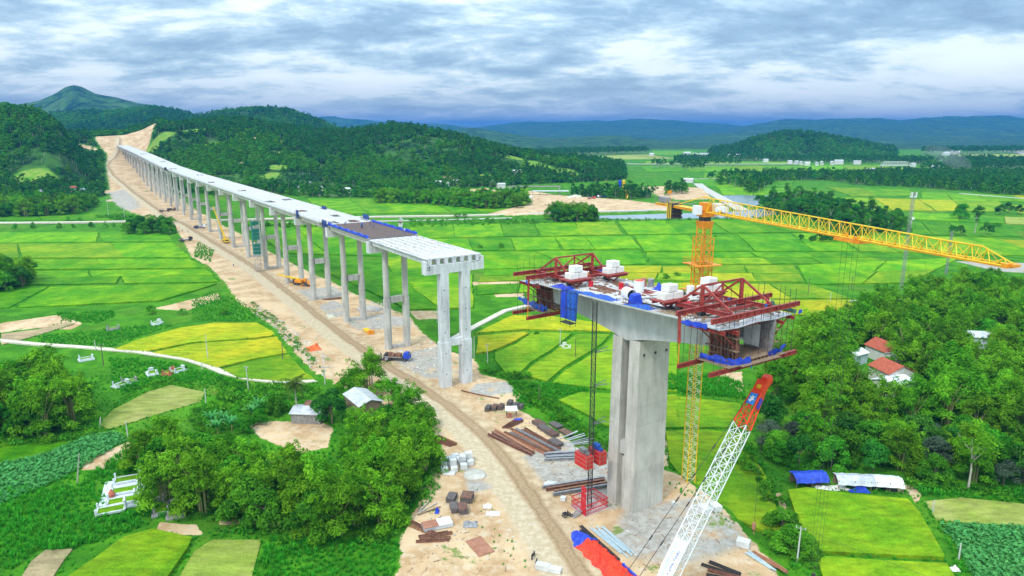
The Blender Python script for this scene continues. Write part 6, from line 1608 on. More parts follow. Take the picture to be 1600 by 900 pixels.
WEEDS = [([(-60, 790), (0, 770), (60, 765), (120, 760), (165, 765), (160, 800), (185, 808), (220, 812), (230, 822), (180, 838), (120, 858), (60, 862), (20, 890), (-60, 905)], 1.0, .9),
         ([(120, 760), (150, 735), (200, 705), (225, 705), (238, 725), (230, 745), (190, 742), (165, 760)], 1.0, .9), ([(240, 775), (280, 795), (262, 808), (215, 808), (180, 825), (195, 800), (225, 795)], .9, 1.1),
         ([(420, 840), (460, 838), (600, 845), (622, 858), (618, 905), (400, 905), (412, 870)], 1.0, .85), ([(340, 826), (410, 826), (420, 840), (330, 840)], 1.0, .6),
         ([(90, 490), (180, 486), (178, 496), (150, 505), (95, 502)], 1.3, .8), ([(60, 524), (180, 512), (280, 506), (215, 528), (170, 544), (120, 540), (60, 535)], 1.3, .7),
         ([(170, 560), (260, 566), (330, 584), (390, 600), (350, 606), (260, 596), (190, 618), (175, 595)], 1.2, .8), ([(300, 470), (330, 455), (370, 470), (400, 492), (430, 505), (400, 502), (340, 502), (300, 500)], 1.2, .6),
         ([(800, 600), (860, 600), (925, 610), (905, 614), (868, 628), (820, 640), (800, 625)], 1.0, .8), ([(1040, 585), (1110, 585), (1160, 600), (1165, 625), (1040, 612)], 1.0, 1.1),
         ([(1425, 762), (1500, 762), (1720, 770), (1720, 795), (1500, 778), (1440, 775)], 1.0, 1.1), ([(1445, 790), (1470, 812), (1520, 900), (1500, 900), (1470, 840)], 1.0, .7), ([(1235, 755), (1420, 768), (1420, 775), (1240, 762)], 1.0, .6),
         ([(230, 775), (255, 760), (300, 785), (340, 805), (330, 815), (280, 808)], 1.0, .6), ([(1040, 765), (1060, 762), (1100, 790), (1160, 830), (1140, 832), (1090, 800)], 1.3, .5), ([(-60, 755), (60, 728), (130, 735), (110, 760), (60, 765), (-60, 785)], 1.3, .6),
         ([(310, 380), (335, 395), (330, 414), (302, 404)], 1.6, .8), ([(660, 745), (690, 770), (668, 800), (640, 800), (650, 770)], .9, .6), ([(750, 825), (800, 850), (828, 900), (790, 900), (745, 860)], 2.2, .35), ([(720, 770), (760, 775), (775, 810), (745, 815)], 2.6, .3)]
Xs, Ys, Ss = [], [], []
for ring, sp, s in WEEDS:
    x, y = sample(W(ring, FZ), sp, .45, rg); Xs.append(x); Ys.append(y); Ss.append(s*rg.uniform(.7, 1.3, len(x))*(1+.5*fbm(x, y, 6, 2)))
X, Y, Sc = map(np.concatenate, (Xs, Ys, Ss)); print('weeds', len(X)); scatter('tall_grass', X, Y, ground(X, Y)-.05, Sc*1.1, rng.integers(0, 3, len(X)), TUF)
SHR = [([(748, 580), (790, 582), (830, 600), (880, 640), (935, 690), (950, 700), (925, 702), (880, 668), (840, 640), (800, 612), (780, 590)], 1.5, 1.0), ([(640, 740), (690, 730), (700, 745), (660, 790), (640, 800)], 1.6, .9), ([(395, 478), (430, 500), (470, 540), (500, 580), (490, 582), (450, 540), (400, 495)], 2.4, .7),
       ([(230, 770), (250, 768), (300, 795), (360, 812), (440, 838), (600, 842), (625, 815), (640, 800), (630, 850), (560, 852), (430, 848), (300, 806)], 1.7, .9), ([(1180, 690), (1240, 742), (1440, 768), (1600, 785), (1600, 775), (1440, 758), (1250, 735)], 1.8, 1.1), ([(150, 655), (165, 668), (130, 688), (60, 694), (0, 700), (0, 692), (90, 686)], 1.7, 1.0),
       ([(150, 340), (180, 345), (270, 352), (270, 346), (180, 338)], 5, 2.0), ([(640, 352), (950, 344), (1230, 340), (1230, 343), (950, 348), (640, 356)], 6, 1.3), ([(640, 345), (840, 343), (840, 349), (640, 352)], 5, 1.3), ([(200, 610), (260, 590), (330, 605), (300, 612), (262, 600), (200, 628), (180, 640)], 2.2, .8),
       ([(340, 600), (380, 604), (470, 606), (500, 612), (455, 640), (420, 648), (380, 640), (340, 625)], 1.8, 1.3), ([(300, 636), (390, 640), (420, 640), (410, 660), (330, 680), (240, 712), (230, 700), (300, 680)], 1.9, 1.1)]
# thin grass over all the rough land near the camera that is neither field nor works
Xg, Yg = sample(W([(-80, 560), (300, 600), (480, 610), (640, 660), (640, 905), (-80, 905)], FZ), 1.45, .45, rg); Xh, Yh = sample(W([(745, 560), (1010, 600), (1200, 600), (1300, 700), (1640, 770), (1640, 905), (1240, 905), (1180, 850), (1060, 770), (960, 700), (830, 640)], FZ), 1.45, .45, rg)
X, Y = np.concatenate([Xg, Xh]), np.concatenate([Yg, Yh]); k = (np.maximum(seg_sd(X, Y, SITE), -99) < -.5) & (rg.random(len(X)) < .8)
for p_ in FIELDS:
    c_ = np.mean(p_, 0)
    if c_[1] < 300: k &= seg_sd(X, Y, p_) < .3
k &= seg_sd(X, Y, W([(382, 655), (440, 648), (500, 650), (524, 662), (514, 694), (470, 704), (425, 688), (396, 674)])) < 0
for rr in ([(130, 722), (200, 690), (215, 700), (165, 732), (128, 735)], [(250, 816), (308, 820), (318, 836), (284, 836), (245, 830)], [(150, 735), (215, 738), (222, 800), (150, 812)]): k &= seg_sd(X, Y, W(rr, FZ)) < 0
X, Y = X[k], Y[k]; print('grass', len(X)); scatter('grass', X, Y, ground(X, Y)-.05, rg.uniform(.3, .75, len(X))*(1+.6*fbm(X, Y, 12, 2)), rg.integers(0, 3, len(X)), TUF)
Xs, Ys, Ss = [], [], []
for ring, sp, s in SHR:
    x, y = sample(W(ring, FZ), sp, .45, rg); Xs.append(x); Ys.append(y); Ss.append(s*rg.uniform(.6, 1.5, len(x)))
X, Y, Sc = map(np.concatenate, (Xs, Ys, Ss)); print('scrub', len(X)); scatter('scrub', X, Y, ground(X, Y)-.1, Sc, rng.integers(0, 2, len(X)), LOWB)
# small green tufts along every bund and over the rough ground, and crops in rows
Xs, Ys = [], []
for poly in FIELDS:
    c = np.mean(poly, 0)
    if c[1] > 330: continue
    P = resample(poly, 1.3, .25)
    for x, y in P:
        if random.random() < .7: Xs.append(x); Ys.append(y)
X, Y = np.array(Xs), np.array(Ys); scatter('bund_grass', X, Y, ground(X, Y), rng.uniform(.35, .85, len(X)), rng.integers(0, 3, len(X)), TUF)
Xs, Ys = [], []
for ring, d in (([(-60, 735), (60, 715), (140, 682), (185, 678), (195, 690), (110, 742), (0, 790), (-60, 805)], (1, .5)), ([(1470, 822), (1500, 820), (1720, 832), (1720, 910), (1530, 910)], (.3, 1))):
    p = W(ring, FZ); dv = Vector(d).normalized(); nv = Vector((-dv.y, dv.x)); c = np.mean(p, 0)
    for i in np.arange(-60, 60, .95):
        for j in np.arange(-60, 60, .7): Xs.append(c[0]+nv.x*i+dv.x*j+random.uniform(-.12, .12)); Ys.append(c[1]+nv.y*i+dv.y*j+random.uniform(-.12, .12))
    X, Y = np.array(Xs), np.array(Ys); k = seg_sd(X, Y, p) > 0; Xs, Ys = list(X[k]), list(Y[k])
    scatter('crop_rows', X[k], Y[k], ground(X[k], Y[k]), rng.uniform(1.2, 1.8, k.sum()), rng.integers(0, 2, k.sum()), CR); Xs, Ys = [], []
print('plants', COUNT)
# ---------------------------------------------------------------- people
def body_mesh(name, legs, shirt, pose=0):
    """one continuous skinned body; colours by height"""
    J = {'pelvis': (0, 0, .95), 'chest': (0, .02, 1.32), 'neck': (0, .02, 1.50), 'head': (0, .04, 1.62), 'crown': (0, .03, 1.74),
         'lh': (-.10, 0, .90), 'lk': (-.13, .05, .50), 'la': (-.14, -.02, .09), 'lt': (-.15, .14, .04), 'rh': (.10, 0, .90), 'rk': (.13, .03, .50), 'ra': (.16, -.06, .09), 'rt': (.17, .10, .04),
         'ls': (-.20, .0, 1.42), 'le': (-.29, .02, 1.14), 'lw': (-.24, .22, .98), 'rs': (.20, 0, 1.42), 're': (.28, .0, 1.14), 'rw': (.26, .20, 1.02)}
    if pose == 1:
        for k in ('chest', 'neck', 'head', 'crown', 'ls', 'rs'): x, y, z = J[k]; d = z-.95; J[k] = (x, y+d*.75, .95+d*.62)
        J['le'], J['lw'], J['re'], J['rw'] = (-.28, .45, .95), (-.2, .62, .72), (.28, .45, .95), (.2, .62, .74)
    rad = dict(pelvis=.15, chest=.16, neck=.06, head=.10, crown=.07, lh=.10, lk=.065, la=.045, lt=.04, rh=.10, rk=.065, ra=.045, rt=.04, ls=.07, le=.05, lw=.035, rs=.07, re=.05, rw=.035)
    E = [('pelvis', 'chest'), ('chest', 'neck'), ('neck', 'head'), ('head', 'crown'), ('pelvis', 'lh'), ('lh', 'lk'), ('lk', 'la'), ('la', 'lt'), ('pelvis', 'rh'), ('rh', 'rk'), ('rk', 'ra'), ('ra', 'rt'), ('chest', 'ls'), ('ls', 'le'), ('le', 'lw'), ('chest', 'rs'), ('rs', 're'), ('re', 'rw')]
    ks = list(J); me = bpy.data.meshes.new(name); me.from_pydata([J[k] for k in ks], [(ks.index(a), ks.index(b)) for a, b in E], [])
    o = bpy.data.objects.new(name, me); COL.objects.link(o); md = o.modifiers.new('skin', 'SKIN')
    for i, k in enumerate(ks): me.skin_vertices[0].data[i].radius = (rad[k], rad[k])
    me.skin_vertices[0].data[0].use_root = True; sb = o.modifiers.new('sub', 'SUBSURF'); sb.levels = 1
    dg = bpy.context.evaluated_depsgraph_get(); dg.update(); m2 = bpy.data.meshes.new_from_object(o.evaluated_get(dg)); bpy.data.objects.remove(o); m2.name = name
    m2.materials.clear()
    for m in (legs, shirt, 'skin', 'black'): m2.materials.append(M[m])
    for p in m2.polygons:
        c = p.center; p.use_smooth = True
        p.material_index = 3 if c.z < .11 else (0 if c.z < .97 and abs(c.x) < .22 and (pose == 0 or c.y < .25) else (2 if ((c.z > 1.47 and abs(c.x) < .14) if pose == 0 else c.y > .42) or (abs(c.x) > .2 and c.z < 1.08) else 1))
    return m2
PM = [body_mesh('body_a', 'cloth_dark', 'cloth_blue'), body_mesh('body_b', 'cloth_dark', 'cloth_hivis'), body_mesh('body_c', 'cloth_blue', 'cloth_white'), body_mesh('body_d', 'cloth_dark', 'cloth_blue', 1)]
HEL = {}
for hm in ('white', 'yellow', 'blue', 'redpaint'):
    b = MB(); n = 10; b.loft([[(r*math.cos(2*math.pi*k/n), r*1.12*math.sin(2*math.pi*k/n), z) for k in range(n)] for r, z in ((.165, 0), (.14, .012), (.135, .08), (.09, .14), (.02, .16))])
    me_ = bpy.data.meshes.new('helmet'); me_.from_pydata([tuple(v) for v in b.v], [], b.f); me_.materials.append(M[hm]); HEL[hm] = me_
def person(loc, k, rz, hel, label, group='workers'):
    t = thing('person', label, 'person', loc, group, rz); a = bpy.data.objects.new('body', PM[k]); COL.objects.link(a); a.parent = t
    h = bpy.data.objects.new('helmet', HEL[hel]); COL.objects.link(h); h.parent = t; h.location = (0, .04, 1.66) if k != 3 else (0, .52, 1.36)
    if k == 3: h.rotation_euler = (-.8, 0, 0)
    t.scale = (1.05,)*3
for x, s, k, h, lab in [(1.0, 60, 3, 'blue', 'bending worker in blue among the rebar, nearest the bare girders'), (-2, 63, 0, 'blue', 'worker in blue standing in the middle of the dark rebar span'), (-1.2, 64.5, 3, 'blue', 'bending worker in blue beside another on the rebar span'), (-.4, 66, 0, 'blue', 'standing worker behind the bending pair on the rebar span'),
                        (4, 70, 0, 'white', 'worker in blue at the right of the dark rebar span'), (-4, 74, 3, 'blue', 'bending worker near the left blue sheet of the rebar span'), (5.6, 44, 2, 'white', 'worker in white at the front corner of the rebar span')]:
    person(DT(x, s, .1), k, random.uniform(0, 6), h, lab, 'workers on the rebar span')
for x, s, k, h, lab in [(1.6, -68.3, 2, 'white', 'worker in pale shirt standing beside the pink-red can'), (-4.2, -84.6, 0, 'white', 'worker in blue standing left of the near ballast blocks'), (2.6, -88.5, 3, 'white', 'worker bending between the near trusses'), (3.6, -89.6, 0, 'yellow', 'worker in dark blue between the near trusses'),
                        (4.4, -96.0, 0, 'redpaint', 'worker in blue on the deck form at the right of the near tip'), (-1, -60, 3, 'yellow', 'bending worker behind the far left ballast blocks'), (-2.4, -57, 0, 'white', 'worker in blue under the far truss'), (1.4, -57.5, 1, 'white', 'worker in orange vest between the far trusses')]:
    person(CT(x, s, .06), k, random.uniform(0, 6), h, lab, 'workers on the cantilever deck')
for u, v, k, lab in [(285, 362, 0, 'left one of two people walking on the works road'), (294, 363, 1, 'right one of two people walking on the works road'), (365, 417, 0, 'lone person at the edge of the works road by the paddies'), (842, 832, 2, 'person standing at the road edge near the small bushes')][:3]:
    x, y = at(u, v, 0); person((x, y, gz(x, y)), k, 1.0, 'white', lab, 'people on the works road')

# ---------------------------------------------------------------- small builders
def G(u, v, z=0.0):
    x, y = at(u, v, z); return (x, y, gz(x, y))
def T_(u, v, ang=0, z=0.0): o = G(u, v, z); return frame(o, ang), o
def one(name, m, lab, cat, u, v, ang, fn, group=None, z=0.0, smooth=False, origin=None):
    T, o = T_(u, v, ang, z); b = MB(T); fn(b); ob = b.build(name, m, origin=o, smooth=smooth); return tag(ob, lab, cat, group)
def bev(o, w=.05): md = o.modifiers.new('edge', 'BEVEL'); md.width = w; md.segments = 1; md.limit_method = 'ANGLE'
# concrete blocks by the road
BL = [(-2.6, 3.2, 0, 0), (-1.1, 3.3, 0, 0), (.5, 3.0, 0, .1), (-3.2, 1.6, 0, 0), (-1.6, 1.2, 0, 0), (-1.5, 1.2, 1.15, .06), (.7, 1.5, 0, 0), (.9, 1.4, 1.15, -.08), (2.5, 1.2, 0, .05), (2.3, 2.7, 0, 0), (-3.4, -.9, 0, .08), (-1.3, -1.0, 0, -.03), (-1.35, .1, 1.15, 0), (.9, -.2, 0, 0), (-.3, 4.6, 0, 0), (1.6, 4.4, 0, .1), (2.4, 2.6, 1.15, .2), (-1.7, -.5, 0, 0)]
wh = ['at the far left', 'at the far side, second from left', 'at the far side, third from left', 'at the left side', 'under the left middle block', 'on top in the left middle', 'under the right upper block', 'on top right of the middle', 'at the right side', 'behind the right side', 'at the near left corner', 'at the near edge, middle', 'on top near the front', 'at the near right', 'at the very back', 'at the back right', 'on top at the back right', 'in the middle of the front row']
for (x, y, z, a), w in zip(BL[:17], wh):
    o = one('concrete_block', 'block', 'grey concrete block %s of the roadside stack' % w, 'concrete block', 718, 732, -12, lambda b: b.box((x*.98, y*.98, z+.58), (1.45, 1.3, 1.12), a), 'concrete blocks stacked by the road'); bev(o)
for u, v, a, w, d in [(848, 889, 20, 'left one of the pale slabs at the bottom road edge', (2.3, 1.1, 1.0)), (866, 893, 20, 'right one of the pale slabs at the bottom road edge', (2.3, 1.1, .8)), (1102, 800, -20, 'left of two concrete blocks behind the lattice boom', (1.6, 2.0, 1.2)), (1118, 797, -20, 'right of two concrete blocks behind the lattice boom', (1.6, 2.0, 1.2)),
                      (1161, 853, 30, 'single concrete block near the hook of the crawler crane', (2.2, 1.5, 1.2)), (880, 782, 20, 'small concrete block left of the hoist', (1.0, .9, .8)), (1052, 790, -20, 'small white block behind the boom ropes', (.6, .6, .9)), (702, 741, 5, 'thin slabs lying before the block stack', (2.4, 1.4, .35))]:
    o = one('concrete_block', 'block', w, 'concrete block', u, v, a, lambda b: b.box((0, 0, d[2]/2), d), 'loose concrete blocks on the site'); bev(o)
# bundles of rusty formwork panels (each a crate-like stack of plates)
def panel_stack(u, v, ang, nx, L_, W_, Hh, lab, group, m='rebar_mat'):
    T, o = T_(u, v, ang); t = thing('panel_stack', lab, 'panel stack', o, group)
    b = MB(T)
    for k in range(2): b.box((0, (-.3+.6*k)*L_, .08), (W_, .14, .16))
    b.build('bearer', 'wood', t) if False else None
    n = int(Hh/.18)
    for k in range(n):
        b = MB(T); b.box((random.uniform(-.06, .06), random.uniform(-.08, .08), .16+k*.18+.07), (W_, L_, .12), random.uniform(-.03, .03)); b.build('panel', m if k < n-1 else random.choice([m, 'rust']), t)
    b = MB(T)
    for k in range(5): b.box((-W_/2+.08+k*(W_-.16)/4, 0, .16+n*.18+.02), (.07, L_*.96, .07))
    b.build('rib', m, t)
for i, (u, v, a, w) in enumerate([(763, 641, 20, 'leftmost of the row by the white shelter'), (773, 640, 20, 'second from left in the row by the white shelter'), (783, 639, 20, 'third from left in the row by the white shelter'), (797, 633, 20, 'fourth from left in the row, behind the white shelter'), (806, 637, 20, 'fifth from left in the row, right of the shelter'), (813, 636, 20, 'last at the right end of the row by the shelter')]):
    panel_stack(u, v, a, 1, 2.2, 1.2, 1.1, 'dark panel stack, '+w, 'panel stacks by the white shelter')
for u, v, a, h, w in [(706, 781, 10, .9, 'far left of the four left of the road'), (730, 782, 10, 1.4, 'biggest, at the far right of the four left of the road'), (711, 797, -15, .9, 'near left of the four left of the road'), (723, 799, -15, 1.1, 'near right of the four left of the road')]:
    panel_stack(u, v, a, 1, 2.6, 1.7 if h < 1.3 else 2.2, h, 'rusty panel stack, '+w, 'rusty panel stacks left of the road')
for u, v, a, w in [(842, 664, -35, 'farthest of the dark row behind the steel beams'), (851, 672, -35, 'second of the dark row behind the steel beams'), (862, 679, -35, 'third of the dark row behind the steel beams'), (868, 694, -35, 'nearest of the dark row behind the steel beams'), (868, 661, -35, 'at the back beside the field edge'), (884, 672, -35, 'at the right end by the field edge')]:
    panel_stack(u, v, a, 1, 3.4, 2.0, .75, 'dark formwork panel stack, '+w, 'formwork panel stacks in the yard')
# long steel sections, each its own object
def section(b, L_, kind):
    if kind == 'i': b.beam((0, -L_/2, .3), (0, L_/2, .3), .1, .56); b.beam((0, -L_/2, .04), (0, L_/2, .04), .5, .07); b.beam((0, -L_/2, .57), (0, L_/2, .57), .5, .07)
    elif kind == 'u': b.beam((0, -L_/2, .05), (0, L_/2, .05), .5, .08); b.beam((-.22, -L_/2, .2), (-.22, L_/2, .2), .07, .3); b.beam((.22, -L_/2, .2), (.22, L_/2, .2), .07, .3)
    else: b.tube([(0, -L_/2, .14), (0, L_/2, .14)], .14, 8)
def fan(cx, cy, n, ang, spread, L_, step, kind, m, lab, cat, group, mats=None, z=0):
    T, o = T_(cx, cy, ang)
    words = ['first', 'second', 'third', 'fourth', 'fifth', 'sixth', 'seventh', 'eighth', 'ninth', 'tenth', 'eleventh', 'twelfth', 'thirteenth', 'fourteenth']
    for k in range(n):
        q = T((k-n/2)*step+random.uniform(-.1, .1), random.uniform(-.8, .8), 0); q = (q[0], q[1], gz(q[0], q[1])+z+.12*(k % 2)); a = ang+spread*(k-n/2)/n+random.uniform(-2.5, 2.5)
        T2 = frame(q, a); b = MB(T2); section(b, L_*random.uniform(.85, 1.08), kind); tag(b.build('steel_'+{'i': 'beam', 'u': 'channel', 't': 'pipe'}[kind], random.choice(mats) if mats else m, origin=q), '%s %s' % (words[k], lab), cat, group)
fan(800, 692, 4, -39, 4, 15, .62, 'i', 'rust', 'beam from the road in the long brown row', 'steel beam', 'long brown beams by the road', ['rust', 'rustlight'])
fan(832, 688, 8, -39, 5, 15, .72, 'u', 'rust', 'brown channel counted from the left in the wide middle bundle', 'steel beam', 'brown channels in the yard', ['rust', 'rust', 'rustlight', 'greysteel'])
fan(803, 664, 4, 40, 10, 6, .5, 'u', 'rust', 'short brown channel crossing at the far end of the bundle', 'steel beam', 'short crossing channels')
fan(893, 688, 8, 62, 38, 9, .75, 't', 'greysteel', 'grey tube in the fan behind the hoist cage', 'steel pipe', 'grey tubes fanned out in the yard', ['greysteel', 'tin'])
fan(897, 714, 5, 84, 8, 13, .8, 'i', 'greysteel', 'grey beam lying across behind the hoist', 'steel beam', 'grey beams behind the hoist', ['greysteel', 'tin'])
fan(905, 764, 4, 73, 5, 14, 1.15, 'i', 'greysteel', 'long beam beside the hoist base', 'steel beam', 'long beams beside the hoist base', ['greysteel', 'rust'])
fan(958, 846, 7, -27, 2, 8.5, .36, 't', 'galv', 'pale blue galvanised pipe counted from the left', 'steel pipe', 'galvanised pipes beside the red sheet')
fan(934, 848, 2, -27, 0, 11, .5, 'u', 'dark', 'dark steel channel between red sheet and pipes', 'steel beam', 'dark channels beside the red sheet')
fan(1187, 876, 3, -28, 4, 6, .35, 't', 'galv', 'pale pipe at the lower right of the site', 'steel pipe', 'pale pipes at the lower right')
fan(1206, 876, 3, -30, 4, 5, .6, 'u', 'rustlight', 'reddish channel at the lower right of the site', 'steel beam', 'reddish channels at the lower right')
fan(1130, 894, 4, -60, 25, 6, .8, 'u', 'rust', 'brown beam at the bottom edge beside the boom', 'steel beam', 'brown beams at the bottom edge', ['rust', 'dark'])
fan(682, 842, 5, 80, 14, 5.5, .5, 'u', 'rust', 'rusty channel under the pale container lid', 'steel beam', 'rusty channels left of the road')
fan(668, 830, 2, -52, 6, 9, .6, 'u', 'rust', 'long rusty beam reaching from the bushes', 'steel beam', 'rusty beams reaching from the bushes')
fan(695, 690, 4, -50, 10, 6, .6, 'u', 'rust', 'rusty beam in the grass above the block stack', 'steel beam', 'rusty beams above the block stack')
fan(668, 795, 4, 40, 70, 5, .9, 't', 'wood', 'bamboo pole leaning in the weeds', 'pole', 'poles in the weeds left of the road', ['wood', 'barkpale'])
one('cast_pipe', 'rust', 'long thin rusty pipe lying before the white pier', 'pipe', 750, 617, 118, lambda b: b.tube([(0, -6, .2), (.3, 0, .2), (0, 6, .2)], .17, 6))
fan(520, 468, 3, 70, 20, 7, .9, 'u', 'rust', 'brown beam lying under the viaduct near the orange crane', 'steel beam', 'brown beams under the viaduct')
o = one('steel_plate', 'rustlight', 'rust-brown steel plate lying flat near the road', 'steel plate', 750, 854, -30, lambda b: b.box((0, 0, .12), (3.0, 5.2, .12))); bev(o, .02)
def lid():
    T, o = T_(683, 823, 68); t = thing('container_lid', 'low pale box with a half rusty lid left of the road', 'container', o)
    b = MB(T); b.box((0, 0, .45), (2.3, 5.4, .7)); b.build('body', 'tin', t); b = MB(T); b.box((0, -1.3, .84), (2.35, 2.8, .08)); b.build('lid', 'rustlight', t, label='rusty half of the lid'); b = MB(T); b.box((0, 1.4, .84), (2.35, 2.6, .08)); b.build('lid', 'white', t, label='white half of the lid')
lid()
def shelter():
    T, o = T_(799, 651, -5); t = thing('site_shelter', 'tiny white-roofed shelter with a brown front among the panel stacks', 'shelter', o)
    for x in (-1.2, 1.2):
        for y in (-.8, .8): b = MB(T); b.box((x, y, .95), (.1, .1, 1.9)); b.build('post', 'dark', t)
    b = MB(T); b.box((-.55, -.85, .7), (1.3, .06, 1.3)); b.build('front_panel', 'rustlight', t); b = MB(T); b.add([(-1.5, -1.1, 1.9), (1.5, -1.1, 1.9), (1.5, 1.1, 2.35), (-1.5, 1.1, 2.35), (-1.5, -1.1, 1.96), (1.5, -1.1, 1.96), (1.5, 1.1, 2.41), (-1.5, 1.1, 2.41)], [(3, 2, 1, 0), (4, 5, 6, 7), (0, 1, 5, 4), (1, 2, 6, 5), (2, 3, 7, 6), (3, 0, 4, 7)]); b.build('roof', 'tinwhite', t)
shelter()
# the long covered heap
def covered():
    T, o = T_(930, 862, -27); 
    for nm, m, y0, y1, lab in (('tarpaulin', 'redsheet', -9.5, 2.6, 'bright red sheet covering the long heap beside the road'), ('tarpaulin', 'blue', 2.3, 6.6, 'blue sheet covering the far end of the red heap')):
        b = MB(T); n = 30 if m == 'redsheet' else 14; rg = []
        for i in range(n+1):
            y = y0+(y1-y0)*i/n; e = max(0, min(1, (6.9-y)/4.0)); w = 1.75*(e**.6)+.12; h = (1.05+.12*math.sin(i*1.3))*(e**.5)+.05
            if m == 'blue': w *= 1.03; h += .06
            prof = [(-1.25, 0), (-1.05, .18), (-.85, .42), (-.6, .62), (-.35, .95), (-.1, .86), (.15, 1.0), (.4, .78), (.62, .70), (.85, .36), (1.05, .2), (1.25, 0)]; h *= .8
            rg.append([(px*w*(1+.08*math.sin(i*.9+pz*3))+random.uniform(-.12, .12), y+random.uniform(-.1, .1), pz*h*random.uniform(.68, 1.22)+.03) for px, pz in prof])
        b.loft(rg); ob = b.build(nm, m, origin=T(0, (y0+y1)/2, 0)); tag(ob, lab, 'tarpaulin')
    b = MB(T); rg = [[(1.5, y, .05), (2.2+random.uniform(-.2, .2), y, .04), (2.0, y, .5+random.uniform(-.1, .2)), (1.55, y, .62)] for y in np.linspace(-9, -5.5, 8)]; b.loft(rg); tag(b.build('tarpaulin', 'blue', origin=T(1.8, -7, 0)), 'blue sheet edge sticking out under the near end of the red one', 'tarpaulin')
covered()
crumple('orange_net', 'orangenet', 'crumpled orange net heap on the left edge of the works road', 0, 0, 4.2, 5.0, 2.0, T=T_(490, 545, -30)[0], cat='net')
crumple('tarpaulin', 'blue', 'small blue sheet on the panels behind the white shelter', 0, 0, 2.2, 1.2, .5, T=T_(810, 656, 0)[0])
crumple('rubble_bag', 'white', 'pile of pale bags beside the weeds at the road', 0, 0, 1.6, 1.3, .7, T=T_(762, 792, 0)[0], cat='bags')
crumple('rubble_bag', 'tinwhite', 'scattered white bags behind the weed patch', 0, 0, 2.6, 1.4, .5, T=T_(770, 803, 0)[0], cat='bags')
crumple('scrap_heap', 'greysteel', 'tangle of grey scrap bars near the rusty plate', 0, 0, 2.6, 2.0, .7, T=T_(735, 820, 0)[0], cat='scrap')
crumple('tarpaulin', 'blue', 'small blue sheet upright in the weeds left of the panels', 0, 0, .8, 1.4, 1.0, T=T_(683, 800, 0)[0])
crumple('sand_heap', 'path', 'pale sheet lying beside the works road under the viaduct', 0, 0, 2.4, 5.6, .25, T=T_(516, 494, -25)[0], cat='sheet')

# ---------------------------------------------------------------- vehicles and machines
def wheel(T, t, x, y, r=.5, w=.35):
    b = MB(T); b.tube([(x-w/2, y, r), (x+w/2, y, r)], r, 12); o = b.build('tyre', 'black', t); b = MB(T); b.tube([(x-w/2-.02, y, r), (x+w/2+.02, y, r)], r*.5, 8); b.build('rim', 'greysteel', o)
def truck_crane(u, v, ang, boom_el, boom_len, boom_az, m, mb, lab, group=None):
    T, o = T_(u, v, ang); t = thing('truck_crane', lab, 'crane truck', o, group)
    b = MB(T); b.box((0, -.5, 1.05), (2.4, 11, .5)); b.box((0, -5.6, .8), (2.4, .3, .6)); b.build('chassis', 'dark', t)
    for y in (-4.2, -2.9, 2.2, 3.5):
        for x in (-1.1, 1.1): wheel(T, t, x, y, .55)
    b = MB(T); b.box((-.0, 4.6, 1.9), (2.5, 1.8, 1.9)); c = b.build('cab', m, t); b = MB(T); b.box((0, 5.52, 2.2), (2.1, .05, .8)); b.box((-1.27, 4.7, 2.2), (.05, 1.1, .7)); b.build('window', 'glass', c)
    b = MB(T); b.box((0, -2.2, 1.9), (2.6, 4.0, 1.2)); b.build('slew_house', m, t); b = MB(T); b.box((-1.0, .2, 2.3), (.9, 1.6, 1.6)); b.build('crane_cab', m, t); b = MB(T); b.box((0, -4.6, 2.1), (2.6, 1.0, 1.3)); b.build('counterweight', 'dark', t)
    ca, sa = math.cos(R(boom_az)), math.sin(R(boom_az)); ce, se = math.cos(R(boom_el)), math.sin(R(boom_el))
    P = lambda d: (sa*ce*d, -2.0+ca*ce*d, 2.6+se*d)
    for a, c_, w in ((0, .42, .75), (.40, .75, .6), (.73, 1.0, .46)): b = MB(T); b.beam(P(boom_len*a), P(boom_len*c_), w, w*1.2); b.build('boom_section', mb, t)
    b = MB(T); b.tube([(sa*1.2, -2+ca*1.2, 2.0), P(boom_len*.3)], .16, 6); b.build('lift_cylinder', 'greysteel', t)
    for y in (-4.9, 1.4):
        for x in (-1, 1): b = MB(T); b.box((x*1.9, y, .95), (2.0, .3, .3)); b.box((x*2.8, y, .45), (.2, .2, .9)); b.box((x*2.8, y, .06), (.6, .6, .12)); b.build('outrigger', m, t)
truck_crane(474, 446, 115, 6, 13, 180, 'orange', 'yellow', 'orange and yellow crane truck parked under the viaduct, boom lowered')
truck_crane(353, 379, 150, 66, 22, 150, 'yellow', 'yellow', 'yellow crane truck under the viaduct with its boom raised')
